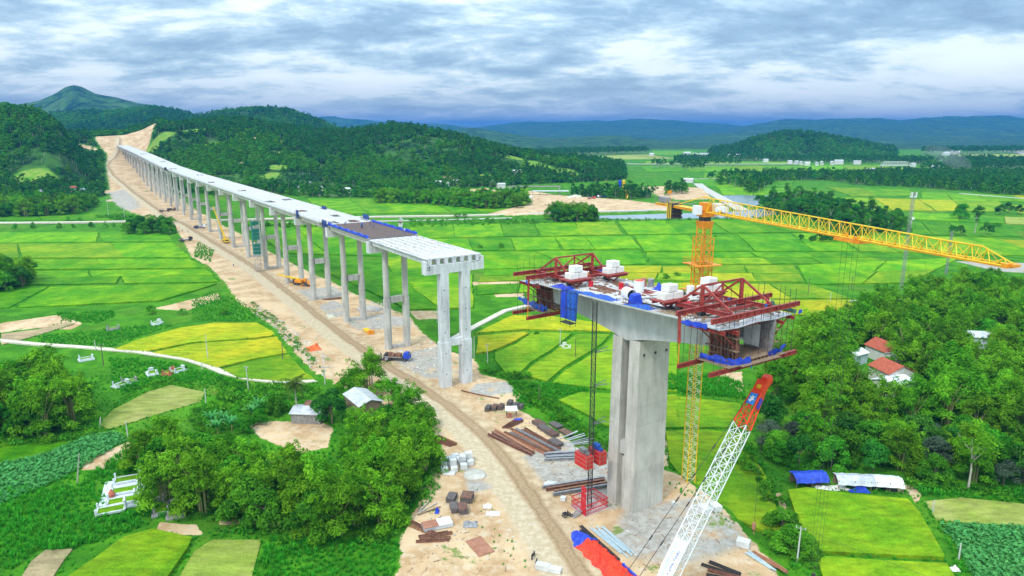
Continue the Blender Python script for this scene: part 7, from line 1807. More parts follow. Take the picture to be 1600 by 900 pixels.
def flat_truck(u, v, ang, mc, mb, lab, load=None, scale=1.0):
    T, o = T_(u, v, ang); t = thing('flatbed_truck', lab, 'truck', o, 'trucks and machines along the works')
    b = MB(T); b.box((0, 0, .9), (2.2, 8.2, .35)); b.build('chassis', 'dark', t)
    for y in (-2.9, -1.7, 2.9):
        for x in (-1.0, 1.0): wheel(T, t, x, y, .5)
    b = MB(T); b.loft([[(-1.15, 2.5, 1.0), (1.15, 2.5, 1.0), (1.15, 4.4, 1.0), (-1.15, 4.4, 1.0)], [(-1.15, 2.5, 1.9), (1.15, 2.5, 1.9), (1.15, 4.4, 1.9), (-1.15, 4.4, 1.9)], [(-1.05, 2.6, 2.8), (1.05, 2.6, 2.8), (1.05, 3.9, 2.8), (-1.05, 3.9, 2.8)]]); c = b.build('cab', mc, t)
    b = MB(T); b.box((0, 4.2, 2.3), (1.9, .2, .6)); b.build('window', 'glass', c)
    b = MB(T); b.box((0, -1.0, 1.25), (2.3, 6.0, .2)); b.box((0, -3.95, 1.55), (2.3, .1, .5)); b.build('bed', mb, t)
    if load:
        for k in range(load): b = MB(T); b.box((random.uniform(-.3, .3), -3.2+k*1.1, 1.35+.5), (1.7, .9, random.uniform(.6, 1.2))); b.build('load', random.choice(['greysteel', 'rust', 'dark']), t)
flat_truck(620, 563, 100, 'blue', 'greysteel', 'truck with a blue cab loaded with grey machinery beside the white pier', 5)
def rig():
    T, o = T_(602, 564, 100); t = thing('drilling_frame', 'low grey drilling frame with posts at the end of the blue-cab truck', 'drilling rig', o)
    b = MB(T)
    for k in range(4): b.beam((-1.2+k*.8, -1.6, 0), (-1.2+k*.8, -1.6, 2.0+.6*(k % 2)), .16)
    b.beam((-1.4, -1.6, .3), (1.4, -1.6, .3), .2); b.beam((0, -1.8, .5), (0, 1.8, .6), .4); b.build('frame', 'dark', t); b = MB(T); b.tube([(-.8, .6, .9), (.8, .6, .9)], .5, 10); b.build('winch_drum', 'greysteel', t)
rig()
flat_truck(312, 357, 70, 'white', 'blue', 'white-cabbed truck with a blue sheeted load under the far piers', 3)
flat_truck(257, 331, 60, 'dark', 'rust', 'dark truck standing on the works road below the far piers', 3)
flat_truck(268, 329, 100, 'rust', 'dark', 'brown truck right of the dark one below the far piers', 4)
flat_truck(924, 311, 95, 'redpaint', 'redpaint', 'red truck in the far sandy yard', 2)
flat_truck(941, 307, 95, 'blue', 'blue', 'blue truck right of the red one in the far yard', 2)
flat_truck(930, 309, 80, 'white', 'dark', 'white-cabbed truck between the red and the blue one', 2)
flat_truck(290, 377, 40, 'dark', 'greysteel', 'small dark truck at the left edge of the works road', 2)
T, o = T_(575, 519, 60); t = thing('form_pile', 'heap of yellow and orange form shells under the viaduct', 'formwork', o)
for k in range(7):
    b = MB(T); b.tube([(-3+k*.9, -.8, .4), (-3+k*.9, .9, .5+.2*(k % 2))], .42, 8); b.build('shell', 'yellow' if k < 5 else 'orange', t)
b = MB(T); b.box((2.6, .2, .7), (1.2, 2.0, 1.4)); b.build('panel_block', 'orange', t)
def motorbike(u, v, ang, lab):
    T, o = T_(u, v, ang); t = thing('motorbike', lab, 'motorbike', o, 'motorbikes parked on the site')
    for y in (-.62, .62):
        b = MB(T); n = 14; rg = []
        for k in range(n): a = 2*math.pi*k/n; rg.append([(-.05, y+.30*math.cos(a), .3+.30*math.sin(a)), (.05, y+.30*math.cos(a), .3+.30*math.sin(a)), (.05, y+.22*math.cos(a), .3+.22*math.sin(a)), (-.05, y+.22*math.cos(a), .3+.22*math.sin(a))])
        b.loft(rg+[rg[0]], caps=False); w = b.build('wheel', 'black', t); b = MB(T); b.tube([(-.06, y, .3), (.06, y, .3)], .13, 8); b.build('rim', 'greysteel', w)
    b = MB(T); b.loft([[(-.12, -.75, .62), (.12, -.75, .62), (.12, -.75, .72), (-.12, -.75, .72)], [(-.17, -.2, .45), (.17, -.2, .45), (.14, -.2, .74), (-.14, -.2, .74)], [(-.12, .2, .35), (.12, .2, .35), (.08, .2, .55), (-.08, .2, .55)], [(-.16, .42, .45), (.16, .42, .45), (.10, .45, .95), (-.10, .45, .95)]]); b.build('body', 'dark' if 'dark' in lab else 'hoistred', t)
    b = MB(T); b.box((0, -.35, .78), (.24, .75, .09)); b.build('seat', 'black', t); b = MB(T); b.tube([(-.34, .38, 1.02), (0, .5, 1.0), (.34, .38, 1.02)], .02, 5); b.tube([(0, .5, 1.0), (0, .62, .3)], .03, 5); b.build('handlebar', 'dark', t); b = MB(T); b.box((0, .56, .9), (.16, .1, .14)); b.build('headlight', 'white', t)
motorbike(884, 806, 60, 'dark motorbike standing by the blue end of the covered heap'); motorbike(888, 809, 75, 'second dark motorbike beside the blue sheet'); motorbike(833, 871, 20, 'dark motorbike at the road edge above the pale slabs'); motorbike(838, 883, 10, 'dark motorbike right behind the pale slabs')

# ---------------------------------------------------------------- houses, sheds, graves
def hill_at(u, v):
    a, b_, d = ray(u, v); ys = np.linspace(150, 3000, 1200); k = height(a*ys/b_, ys) >= H+d*ys/b_
    if not k.any(): return at(u, v, FZ)
    Yh = ys[int(np.argmax(k))]; return (a*Yh/b_, Yh)
def gable(u, v, ang, w, d, h, rh, mw, mr, lab, cat='house', z=FZ, group=None, win=True, over=.4, tiles=False, nm='house', zo=0.0):
    T, o = T_(u, v, ang, z)
    if group: p_ = hill_at(u, v); o = (p_[0], p_[1], gz(*p_))
    o = (o[0], o[1], o[2]+zo); T = frame(o, ang); t = thing(nm, lab, cat, o, group)
    b = MB(T); b.add([(-w/2, -d/2, -4), (w/2, -d/2, -4), (w/2, d/2, -4), (-w/2, d/2, -4), (-w/2, -d/2, h), (w/2, -d/2, h), (w/2, d/2, h), (-w/2, d/2, h), (0, -d/2, h+rh), (0, d/2, h+rh)],
        [(3, 2, 1, 0), (0, 1, 5, 8, 4), (1, 2, 6, 5), (2, 3, 7, 9, 6), (3, 0, 4, 7), (4, 8, 9, 7), (5, 6, 9, 8)]); b.build('wall', mw, t)
    q = over
    for sg in (-1, 1):
        b = MB(T); ex = w/2+q; ez = h-rh*q/(w/2)
        vs = [(0, -d/2-q, h+rh+.03), (sg*ex, -d/2-q, ez+.03), (sg*ex, d/2+q, ez+.03), (0, d/2+q, h+rh+.03)]; vs += [(x, y, zz+.12) for x, y, zz in vs]
        b.add(vs, [(3, 2, 1, 0), (4, 5, 6, 7), (0, 1, 5, 4), (1, 2, 6, 5), (2, 3, 7, 6), (3, 0, 4, 7)]); r = b.build('roof', mr, t)
        if tiles:
            b = MB(T); n = int((d+2*q)/.6)
            for k in range(n): y = -d/2-q+.3+k*(d+2*q-.6)/(n-1); b.beam((sg*.02, y, h+rh+.17), (sg*ex, y, ez+.17), .16, .09)
            b.build('tile_ridge', mr, r)
    if win:
        b = MB(T); b.box((0, -d/2-.04, 1.05), (1.0, .08, 2.1)); b.build('door', 'wood', t)
        for x in (-w*.3, w*.3): b = MB(T); b.box((x, -d/2-.04, 1.5), (1.0, .08, 1.1)); b.build('window', 'glass', t)
    return t
gable(1384, 562, 165-180, 7.5, 10, 3.4, 2.1, 'wall', 'rooftile', 'house with a red-tiled gable roof and white gable, farther of two in the grove', tiles=True, zo=.5)
gable(1391, 596, 168-180, 8.5, 8, 3.6, 2.0, 'wall', 'rooftile', 'house with a dark red hipped roof, nearer of two in the grove', tiles=True, zo=.5)
gable(1393, 612, 155-90, 6, 9, 3.0, .9, 'wall', 'tinwhite', 'white tin-roofed annex in front of the nearer red-roofed house', zo=.4)
gable(1334, 566, 60, 5, 6, 3.0, .8, 'wallblue', 'tinwhite', 'pale low-roofed outbuilding left of the red-roofed houses', zo=.5)
gable(1402, 572, 70, 4, 6, 3.4, .7, 'wall', 'tin', 'small grey-roofed annex right of the farther red roof', zo=.5)
gable(1527, 558, 100, 6, 8, 3.6, 1.2, 'wallblue', 'tin', 'grey tin-roofed house alone deep in the right grove', zo=4.0)
gable(484, 648, 95, 5.5, 7.5, 2.7, .8, 'greysteel', 'tin', 'grey tin-roofed shed beside the coconut palm', 'shed', 0, nm='shed', win=False)
gable(490, 641, 95, 2.4, 3.0, 3.4, .4, 'wood', 'rust', 'rusty-roofed lean-to behind the left tin shed', 'shed', 0, nm='shed', win=False)
gable(568, 640, 145, 6, 10, 3.6, 1.1, 'wood', 'tin', 'long tin-roofed shed half hidden in the grove', 'shed', 0, nm='shed', win=False, zo=1.0)
for u, v, sx, lab in [(582, 606, .2, 'left'), (563, 612, .2, 'middle'), (548, 618, .2, 'right')][:2]:
    one('concrete_post', 'pole', 'bare concrete post %s of the long tin shed' % lab, 'post', u, v, 0, lambda b: b.box((0, 0, 3), (.3, .3, 6)), z=0)
for ring_, n_, m_ in (([(640, 800), (760, 780), (820, 860), (800, 899), (640, 899)], 150, 'wood'), ([(790, 640), (950, 700), (960, 780), (880, 790), (800, 700)], 170, 'rust'), ([(970, 800), (1150, 800), (1200, 890), (1000, 898)], 120, 'wood'), ([(560, 480), (700, 540), (700, 600), (600, 590), (500, 480)], 120, 'rust')):
    x_, y_ = sample(W(ring_), 1.2, .5, rng); k_ = rng.permutation(len(x_))[:n_]; b = MB()
    for x0_, y0_ in zip(x_[k_], y_[k_]):
        c_ = random.uniform(.06, .15); b.box((x0_, y0_, gz(x0_, y0_)+c_*.3), (c_*random.choice([1, 1.5, 2, 3, 9]), c_, c_*.6), random.uniform(0, 3))
    b.build('site_litter', m_)['kind'] = 'stuff'
one('white_panel', 'white', 'small white panel lying left of the coconut palm', 'panel', 408, 616, 70, lambda b: b.box((0, 0, .5), (1.6, 4.4, .15)), z=0)
# animal sheds by the right paddy
def tarp_shed(u, v, ang, L_, D_, h, m, lab):
    T, o = T_(u, v, ang, FZ); t = thing('tarp_shed', lab, 'shed', o, 'makeshift sheds behind the right paddy')
    for x in np.linspace(-L_/2, L_/2, max(3, int(L_/2.2))):
        for y in (-D_/2, D_/2): b = MB(T); b.box((x, y, h/2), (.1, .1, h)); b.build('post', 'wood', t)
    b = MB(T); n = 10; top = []
    for i in range(n+1):
        x = -L_/2-.2+(L_+.4)*i/n; s = random.uniform(-.08, .08)
        top.append([(x, -D_/2-.4, h*.62+s), (x, -D_/2+.2, h*.98+s), (x, 0, h+.45+s), (x, D_/2+.3, h+s), (x, D_/2+.3, h-.05+s), (x, 0, h+.40+s), (x, -D_/2+.2, h*.93+s), (x, -D_/2-.35, h*.60+s)])
    b.loft(top); b.build('sheet', m, t); b = MB(T); b.box((0, D_/2, h*.45), (L_, .06, h*.9)); b.build('back_wall', 'wood', t)
    b = MB(T); b.box((L_*.1, 0, .4), (L_*.5, D_*.6, .6)); b.build('clutter', 'dark', t)
tarp_shed(1263, 757, -4, 6.6, 3, 2.2, 'blue', 'open shed with a dark blue sheet roof left of the paddy')
tarp_shed(1343, 762, 6, 9.5, 3, 2.2, 'tin', 'long shed roofed with dirty white sheets and blue hangings')
tarp_shed(1385, 765, 8, 5, 3, 2.3, 'tinwhite', 'shed with clean white sheets hanging down its front')
crumple('tarpaulin', 'blue', 'blue sheet hanging in the front of the long white shed', 0, 0, 4, 1.2, 1.6, T=T_(1342, 768, 6, FZ)[0])
crumple('rubbish_heap', 'wall', 'pale rubbish heap between the blue and the white sheds', 0, 0, 7, 2, .9, T=T_(1300, 763, 0, FZ)[0], cat='rubbish')
crumple('sack', 'white', 'white and blue sack at the right corner of the paddy', 0, 0, 1.4, 1.2, .8, T=T_(1492, 890, 0, FZ)[0], cat='sack')
# graves
def grave(u, v, ang, w, d, lab, m='grave', grp='graves in the fields', tall=1.0, base=True, z=FZ):
    T, o = T_(u, v, ang, z); t = thing('grave', lab, 'grave', o, grp)
    if base: b = MB(T); b.box((0, 0, .12), (w+1.0, d+1.0, .5)); b.build('plinth', m, t)
    for x, y, dx, dy in ((-w/2, 0, .3, d), (w/2, 0, .3, d), (0, -d/2, w-.3, .3), (0, d/2, w-.3, .35)): b = MB(T); b.box((x, y, .52), (dx, dy, .42)); b.build('kerb', m, t)
    b = MB(T); b.box((0, 0, .5), (w-.4, d-.4, .3)); b.build('planting', 'rice_yg', t)
    b = MB(T); b.box((0, d/2+.1, .5+tall*.6), (w*.6, .3, tall*1.2)); b.loft([[(-w*.36, d/2-.15, .5+tall*1.2), (w*.36, d/2-.15, .5+tall*1.2), (w*.36, d/2+.35, .5+tall*1.2), (-w*.36, d/2+.35, .5+tall*1.2)], [(-w*.1, d/2+.0, .5+tall*1.2+.3), (w*.1, d/2+.0, .5+tall*1.2+.3), (w*.1, d/2+.2, .5+tall*1.2+.3), (-w*.1, d/2+.2, .5+tall*1.2+.3)]]); b.build('headstone', m, t)
    for x in (-w/2, w/2): b = MB(T); b.box((x, -d/2, .8), (.35, .35, 1.3)); b.ball((x, -d/2, 1.6), .22, 6, 4); b.build('corner_post', m, t)
one('grave_terrace', 'grave', 'pale concrete terrace under the row of new graves', 'terrace', 192, 772, -24, lambda b: b.box((0, 0, .05), (7.6, 13, .35)), z=FZ)
for u, v, lab in [(200, 752, 'far pale grave on the concrete terrace'), (196, 769, 'second pale grave on the concrete terrace'), (190, 786, 'third pale grave on the concrete terrace, red urn beside it'), (174, 800, 'nearest pale grave at the foot of the concrete terrace')]:
    grave(u, v, 66, 2.5, 4.7, lab, 'grave', 'pale graves on the terrace', 1.5, False)
one('urn', 'gravered', 'small red urn on the grave terrace', 'urn', 175, 778, 0, lambda b: b.tube([(0, 0, .2), (0, 0, .9), (0, 0, 1.4), (0, 0, 1.9)], [.5, .7, .4, .1], 8), z=FZ)
for u, v, lab in [(248, 775, 'old dark grave, far left of the group beside the bamboo'), (266, 778, 'old dark grave, far right of the group beside the bamboo'), (252, 796, 'old mossy grave in the middle of the group beside the bamboo'), (274, 800, 'old dark grave at the near right of the group')]:
    grave(u, v, -28, 2.4, 4.6, lab, 'graveold', 'old graves beside the bamboo', .8)
for u, v, m, lab in [(177, 514, 'graveold', 'cluster of grey graves above the path, left one'), (245, 506, 'grave', 'pale grave mound left of the ripening field'), (238, 585, 'grave', 'small white grave just below the path bend'), (265, 584, 'gravered', 'white grave with a reddish mound below the path'), (278, 581, 'grave', 'pale grave right of the reddish one below the path'),
                     (190, 603, 'grave', 'round white grave near the left grove'), (202, 598, 'graveold', 'dark grave right of the round white one'), (135, 563, 'grave', 'tiny white grave beside the left grove'), (820, 470, 'grave', 'grey grave cluster beside the village path'), (884, 544, 'wall', 'flat pale slab grave beside the pole in the paddies')]:
    grave(u, v, random.uniform(-40, 60), 2.2, 3.4, lab, m, 'single graves in the fields', .7)
# far village houses
far_h = [(453, 292, 8, 'rooftile', 'red roof'), (467, 299, 5, 'wallblue', 'blue roof'), (503, 299, 5, 'tin', 'grey roof'), (539, 301, 14, 'tinwhite', 'long white roof'), (530, 303, 7, 'rooftile', 'dull red roof'), (485, 291, 6, 'tin', 'grey roof'), (685, 291, 12, 'tinwhite', 'white roof'), (714, 289, 11, 'tinwhite', 'white roof'), (700, 292, 6, 'tin', 'grey roof'),
         (783, 294, 12, 'tin', 'grey roof'), (770, 291, 8, 'tinwhite', 'white roof'), (757, 303, 7, 'rooftile', 'orange-red roof'), (626, 351, 6, 'tin', 'small grey roof'), (807, 273, 16, 'tinwhite', 'long white roof'), (1076, 284, 16, 'tinwhite', 'white roof'), (115, 301, 7, 'rooftile', 'red roof'), (128, 304, 8, 'wallblue', 'pale blue roof'), (65, 308, 5, 'tin', 'grey roof'),
         (930, 235, 30, 'tinwhite', 'white hall'), (1073, 242, 30, 'tinwhite', 'white hall'), (1100, 244, 34, 'wall', 'long pale building'), (1086, 243, 18, 'tin', 'grey roof'), (1152, 247, 20, 'tin', 'grey roof'), (1196, 253, 14, 'wall', 'tall white house'), (1140, 246, 15, 'tinwhite', 'white roof'), (1165, 248, 18, 'tinwhite', 'white roof'), (1180, 250, 15, 'rooftile', 'red roof'),
         (1234, 256, 11, 'tinwhite', 'white roof'), (1244, 256, 11, 'wall', 'white house'), (1261, 258, 13, 'tinwhite', 'white roof'), (1252, 257, 9, 'tin', 'grey roof'), (1276, 258, 10, 'wall', 'white house'), (1284, 257, 8, 'tinwhite', 'white roof'), (1310, 256, 22, 'tin', 'long grey roof'), (1300, 257, 9, 'tinwhite', 'white roof'), (1339, 256, 18, 'tin', 'grey roof'), (1426, 260, 12, 'wall', 'tall white house'),
         (1460, 264, 20, 'tinwhite', 'long white roof'), (1355, 268, 14, 'tin', 'pale grey roof'), (1365, 267, 9, 'wall', 'white house'), (1478, 242, 26, 'tinwhite', 'white hall'), (1492, 240, 30, 'tinwhite', 'white hall'), (1549, 259, 12, 'wall', 'white house'), (1572, 236, 36, 'tinwhite', 'long white hall'), (1592, 237, 40, 'tinwhite', 'long white hall'), (1394, 235, 30, 'tinwhite', 'white hall'), (856, 251, 12, 'tin', 'grey roof'), (1018, 243, 16, 'tinwhite', 'white roof')]
FH = {}; far_h.sort()
for k, (u, v, w, mr, d) in enumerate(far_h):
    reg = 'at the foot of the middle hill' if 400 < u < 830 and v > 260 else ('at the left foothill' if u < 200 else ('at the near edge of the far plain' if u < 1130 else ('in the village below the round hill' if u < 1345 else 'on the far right plain')))
    nxt = {0: 'left', 1: 'middle', 2: 'right'}[k % 3]
    t = gable(u, v, random.uniform(-30, 30)+(90 if w > 10 else 0), min(w*.5, 9), w*.8, 3.0 if w < 20 else 4.2, 1.4 if w < 20 else 2.0, 'wall' if mr != 'wall' else 'tinwhite', mr if mr != 'wall' else 'tin', 'far house with %s %s, pixel-small among trees' % (d, reg), group='far village houses', win=w < 17, zo=(2 if v > 260 else 4))
    key = (d, reg); FH[key] = FH.get(key, 0)+1
    t['label'] = '%s %s%s' % ('house with '+d if 'roof' in d else d, reg, ['', ', second from left', ', third from left', ', fourth from left', ', fifth from left', ', sixth from left'][min(FH[key]-1, 5)])
# the works yard: sheds, gantry, batching silos
def yard():
    for u, v, L_, lab in ((812, 316, 26, 'long low grey shed at the left of the far works yard'), (860, 306, 40, 'long open hall at the back of the far works yard')):
        T, o = T_(u, v, 75 if L_ == 26 else 88, FZ); t = thing('yard_shed', lab, 'shed', o, 'sheds of the far works yard')
        for x in (-3, 3):
            for y in np.linspace(-L_/2, L_/2, 6): b = MB(T); b.box((x, y, 2), (.3, .3, 4.2)); b.build('post', 'greysteel', t)
        b = MB(T); b.loft([[(-3.6, y, 3.9), (0, y, 4.8), (3.6, y, 3.9), (3.6, y, 4.0), (0, y, 4.95), (-3.6, y, 4.0)] for y in (-L_/2-.5, L_/2+.5)]); b.build('roof', 'tin', t)
    T, o = T_(835, 306, 88, FZ); t = thing('gantry_crane', 'long grey gantry frame over the far works yard', 'gantry crane', o)
    for y in (-28, 28): b = MB(T); b.beam((-3, y, 0), (0, y, 9), .6); b.beam((3, y, 0), (0, y, 9), .6); b.build('leg', 'greysteel', t)
    b = MB(T); b.beam((0, -30, 9.3), (0, 30, 9.3), 1.0, 1.3); b.build('girder', 'greysteel', t)
    for u, m, lab in ((968, 'blue', 'blue cement silo of the batching plant'), (974, 'yellow', 'yellow cement silo beside the blue one')):
        T, o = T_(u, 306, 0, FZ); t = thing('cement_silo', lab, 'silo', o, 'silos of the batching plant'); b = MB(T); b.tube([(0, 0, 4), (0, 0, 6), (0, 0, 17), (0, 0, 18)], [.5, 1.7, 1.7, .4], 10); b.build('tank', m, t)
        for x, y in ((-1.3, -1.3), (1.3, -1.3), (1.3, 1.3), (-1.3, 1.3)): b = MB(T); b.box((x, y, 3), (.25, .25, 6)); b.build('leg', 'dark', t)
    T, o = T_(980, 310, 0, FZ); t = thing('batching_plant', 'yellow frame and hopper of the batching plant', 'batching plant', o)
    for x, y in ((-2, -2), (2, -2), (2, 2), (-2, 2)): b = MB(T); b.box((x, y, 3), (.35, .35, 6)); b.build('leg', 'yellow', t)
    b = MB(T); b.loft([[(-1, -1, 4), (1, -1, 4), (1, 1, 4), (-1, 1, 4)], [(-2.3, -2.3, 7), (2.3, -2.3, 7), (2.3, 2.3, 7), (-2.3, 2.3, 7)], [(-2.3, -2.3, 8.5), (2.3, -2.3, 8.5), (2.3, 2.3, 8.5), (-2.3, 2.3, 8.5)]]); b.build('hopper', 'yellow', t); b = MB(T); b.beam((0, -2, 7), (-2, -12, 1), 1.0, .5); b.build('conveyor', 'yellow', t)
    for u, v, s in ((900, 310, 5), (893, 311, 4)):
        T, o = T_(u, v, 0, FZ); b = MB(T); b.ball((0, 0, 0), s, 12, 8, .12, (1.3, 1, .55)); tag(b.build('sand_heap', 'path', origin=o), 'pale sand heap in the far works yard, %s one' % ('larger' if s == 5 else 'smaller'), 'sand heap')
yard()
# truss bridge on the far plain
def truss():
    T, o = T_(1398, 262, 88, FZ); t = thing('truss_bridge', 'white steel truss bridge far off on the plain', 'bridge', o); L_ = 56
    for x in (-3, 3):
        b = MB(T); b.beam((x, -L_/2, 4.6), (x, L_/2, 4.6), .6, .8); b.beam((x, -L_/2+6, 12), (x, L_/2-6, 12), .6, .7); n = 8
        for k in range(n):
            y0, y1 = -L_/2+k*L_/n, -L_/2+(k+1)*L_/n; ym = (y0+y1)/2; b.beam((x, y0, 4.8), (x, ym, 12), .45) if 0 < k or True else None; b.beam((x, ym, 12), (x, y1, 4.8), .45)
        b.build('truss', 'tinwhite', t)
    b = MB(T); b.box((0, 0, 4.0), (7, L_+8, .8)); b.build('deck', 'concrete', t)
    for y in (-L_/2, L_/2): b = MB(T); b.box((0, y, 1), (6, 2, 6)); b.build('abutment', 'concrete', t)
truss()

# ---------------------------------------------------------------- poles, masts, wires
def pole(u, v, vt, lab, m='pole', arms=1, lean=0.0, z=FZ, w=.16):
    x, y = at(u, v, z); g0 = gz(x, y); zc = y*CP+(H-g0)*SP; h = max(2.0, (v-vt)*zc/F/CP*.98); o = (x, y, g0); T = frame(o, random.uniform(-40, 40))
    t = thing('utility_pole', lab, 'utility pole', o, 'utility poles in the fields'); b = MB(T); b.tube([(0, 0, -.5), (lean*h, 0, h)], [w, w*.62], 8); b.build('shaft', m, t)
    for k in range(arms): b = MB(T); b.beam((lean*h-.8, 0, h-.3-.7*k), (lean*h+.8, 0, h-.3-.7*k), .1); b.build('crossarm', 'dark' if m != 'pole' else 'greysteel', t)
    if arms:
        for sx in (-.7, 0, .7): b = MB(T); b.tube([(lean*h+sx, 0, h-.25), (lean*h+sx, 0, h+.05)], .06, 5); b.build('insulator', 'white', t)
    return T(lean*h, 0, h)
PL = [(325, 562, 521, 'white pole in the ripening field', 'pole', 0), (162, 571, 537, 'dark pole with two arms beside the village path', 'poledark', 2), (150, 548, 532, 'short white pole at the path left of the dark one', 'pole', 0), (389, 618, 571, 'tall white double-arm pole near the coconut palm', 'pole', 2), (316, 578, 566, 'short marker pole at the path bend', 'pole', 0),
      (442, 564, 534, 'dark wooden pole in the ripening field', 'poledark', 0), (508, 603, 574, 'grey pole beside the bamboo at the path end', 'pole', 1), (875, 543, 513, 'white pole in the paddies right of the white pier', 'pole', 1), (899, 559, 528, 'thin dark pole right of the white one in the paddies', 'poledark', 0), (762, 568, 536, 'white pole just right of the white pier foot', 'pole', 1),
      (741, 562, 528, 'thin pole directly behind the white pier', 'pole', 0), (843, 630, 600, 'dark thin pole on the grassy bank of the yard', 'poledark', 0), (1245, 880, 817, 'white pole at the lower right beside the bushes', 'pole', 1), (1457, 802, 779, 'white concrete post at the back corner of the right paddy', 'pole', 0), (1498, 873, 846, 'white concrete post at the near corner of the right paddy', 'pole', 0),
      (1297, 472, 457, 'white pole on the path by the right grove', 'pole', 0), (1262, 463, 434, 'dark pole in the yellow field behind the near traveller', 'poledark', 1), (1330, 452, 432, 'dark pole at the left edge of the right grove', 'poledark', 1), (1600, 425, 400, 'pole at the right frame edge above the grey mud field', 'pole', 1), (200, 683, 657, 'white pole between crop field and mown field', 'pole', 0),
      (155, 669, 652, 'leaning thin pole at the edge of the left grove', 'pole', 0), (120, 756, 705, 'crooked pale pole above the lower left weeds', 'barkpale', 0), (322, 632, 607, 'thin pole in the grass below the village path', 'pole', 0), (683, 504, 482, 'white pole behind the second pier', 'pole', 0), (170, 340, 309, 'white pole on the far left road', 'pole', 1), (195, 343, 320, 'second white pole on the far left road', 'pole', 1), (148, 312, 302, 'short pole by the left foothill', 'pole', 0)]
TOPS = {}
for k, (u, v, vt, lab, m, a) in enumerate(PL): TOPS[k] = pole(u, v, vt, lab, m, a, random.uniform(-.02, .02) if k not in (20, 21) else .22)
def wire(a, c, sag, lab):
    b = MB(); a, c = Vector(a), Vector(c); P = [a.lerp(c, i/12)-Vector((0, 0, sag*4*(i/12)*(1-i/12))) for i in range(13)]; b.tube(P, .025, 3); tag(b.build('power_line', 'dark', origin=a), lab, 'power line', 'power lines between the poles')
wire(TOPS[12], G(1010, 640, FZ)[:2]+(6,), 1.5, 'wire from the lower right white pole towards the main pier'); wire(TOPS[12], (TOPS[12][0]+40, TOPS[12][1]-26, 3), 1.2, 'wire from the white pole over the right paddy')
wire(TOPS[3], TOPS[6], 1.0, 'wire from the double-arm pole to the grey pole'); wire(TOPS[1], TOPS[3], 1.5, 'wire from the dark pole to the double-arm pole'); wire(TOPS[16], TOPS[17], .8, 'wire between the two dark poles by the right grove')
def mast(u, v, vt, w, lab, ant=True, z=FZ):
    x, y = at(u, v, z); zc = y*CP+(H+1.3)*SP; h = (v-vt)*zc/F/CP; o = (x, y, FZ); T = frame(o, 20); t = thing('lattice_mast', lab, 'antenna mast', o)
    for k in range(4):
        ch, br = lattice(T, (0, 0, h*k/4), (0, 0, h*(k+1)/4), w, w, 9, .07, .03, up=(0, 1, 0)); a = ch.build('mast_section', 'greysteel', t); br.build('bracing', 'greysteel', a)
    if ant:
        for k in range(3):
            a = k*2.1; b = MB(T); b.box((1.2*math.cos(a), 1.2*math.sin(a), h-1.2), (.45, .3, 2.4), a); b.build('panel_antenna', 'white', t)
            b = MB(T); b.box((1.0*math.cos(a+1), 1.0*math.sin(a+1), h-2.0), (.5, .4, .7), a); b.build('radio_unit', 'white', t)
        b = MB(T); b.tube([(.9, -.9, h*.74), (.9, -1.3, h*.74)], .6, 12); b.build('dish', 'white', t); b = MB(T); b.box((.6, 0, h*.70), (.5, .5, 1.6)); b.build('dish', 'white', t)
        for k in range(3): a = k*2.1+.5; b = MB(T); b.tube([(0, 0, h*.8), (math.cos(a)*h*.35, math.sin(a)*h*.35, 0)], .03, 3); b.build('guy_wire', 'dark', t)
mast(1408, 452, 305, 1.1, 'tall slim lattice antenna mast with white panels rising from the right grove'); mast(1478, 428, 362, .9, 'shorter bare lattice mast right of the antenna mast', False)

# ---------------------------------------------------------------- rubble, stones
def stones(name, rings, sp, s0, s1, m='rock', z=0):
    ps = []
    for k in range(3):
        b = MB(); b.ball((0, 0, 0), .5, 6, 4, .35, (1, .8, .6)); me_ = bpy.data.meshes.new('stone'); me_.from_pydata([tuple(v) for v in b.v], [], b.f); me_.materials.append(M[m]); ps.append(pobj('stone', me_))
    Xs, Ys = [], []
    for ring in rings: x, y = sample(W(ring, z), sp, .5, rng); Xs.append(x); Ys.append(y)
    X, Y = np.concatenate(Xs), np.concatenate(Ys); k = rng.random(len(X)) < .6; X, Y = X[k], Y[k]; scatter(name, X, Y, ground(X, Y), s0+(s1-s0)*rng.random(len(X))**3, rng.integers(0, 3, len(X)), ps)
stones('rubble', [[(395, 490), (432, 515), (468, 555), (500, 588), (520, 590), (520, 560), (490, 540), (440, 500), (405, 475)], [(700, 560), (735, 560), (742, 590), (700, 592)], [(560, 475), (600, 470), (610, 485), (570, 492)], [(600, 545), (700, 530), (690, 580), (640, 590)]], .9, .25, 1.3)
stones('scattered_stones', [[(980, 800), (1150, 800), (1160, 850), (1060, 890), (980, 870)], [(700, 760), (800, 820), (830, 890), (740, 890), (640, 820)], [(745, 600), (800, 596), (815, 612), (760, 625)], [(800, 720), (880, 690), (960, 690), (975, 790), (870, 770)], [(300, 400), (400, 440), (480, 520), (520, 580), (500, 470), (400, 400), (330, 360)], [(1212, 770), (1222, 770), (1240, 830), (1230, 835)]], 1.5, .12, .6)
b = MB(); T, o = T_(0, 0, 0) if False else (None, None)
def heap(u, v, s, sq, m, lab, z=0):
    T, o = T_(u, v, 0, z); b = MB(T); b.ball((0, 0, 0), s, 16, 8, .10, sq); tag(b.build('gravel_heap', m, origin=o, smooth=True), lab, 'gravel heap', 'gravel heaps on the site')
heap(578, 484, 3.6, (1.5, 1.0, .45), 'rock', 'grey stone heap beside the third pier'); heap(742, 742, 1.9, (1.3, 1.1, .14), 'roadgrey', 'low grey gravel heap beside the block stack'); heap(861, 757, 1.3, (1.2, 1, .4), 'block', 'small white gravel heap left of the hoist')
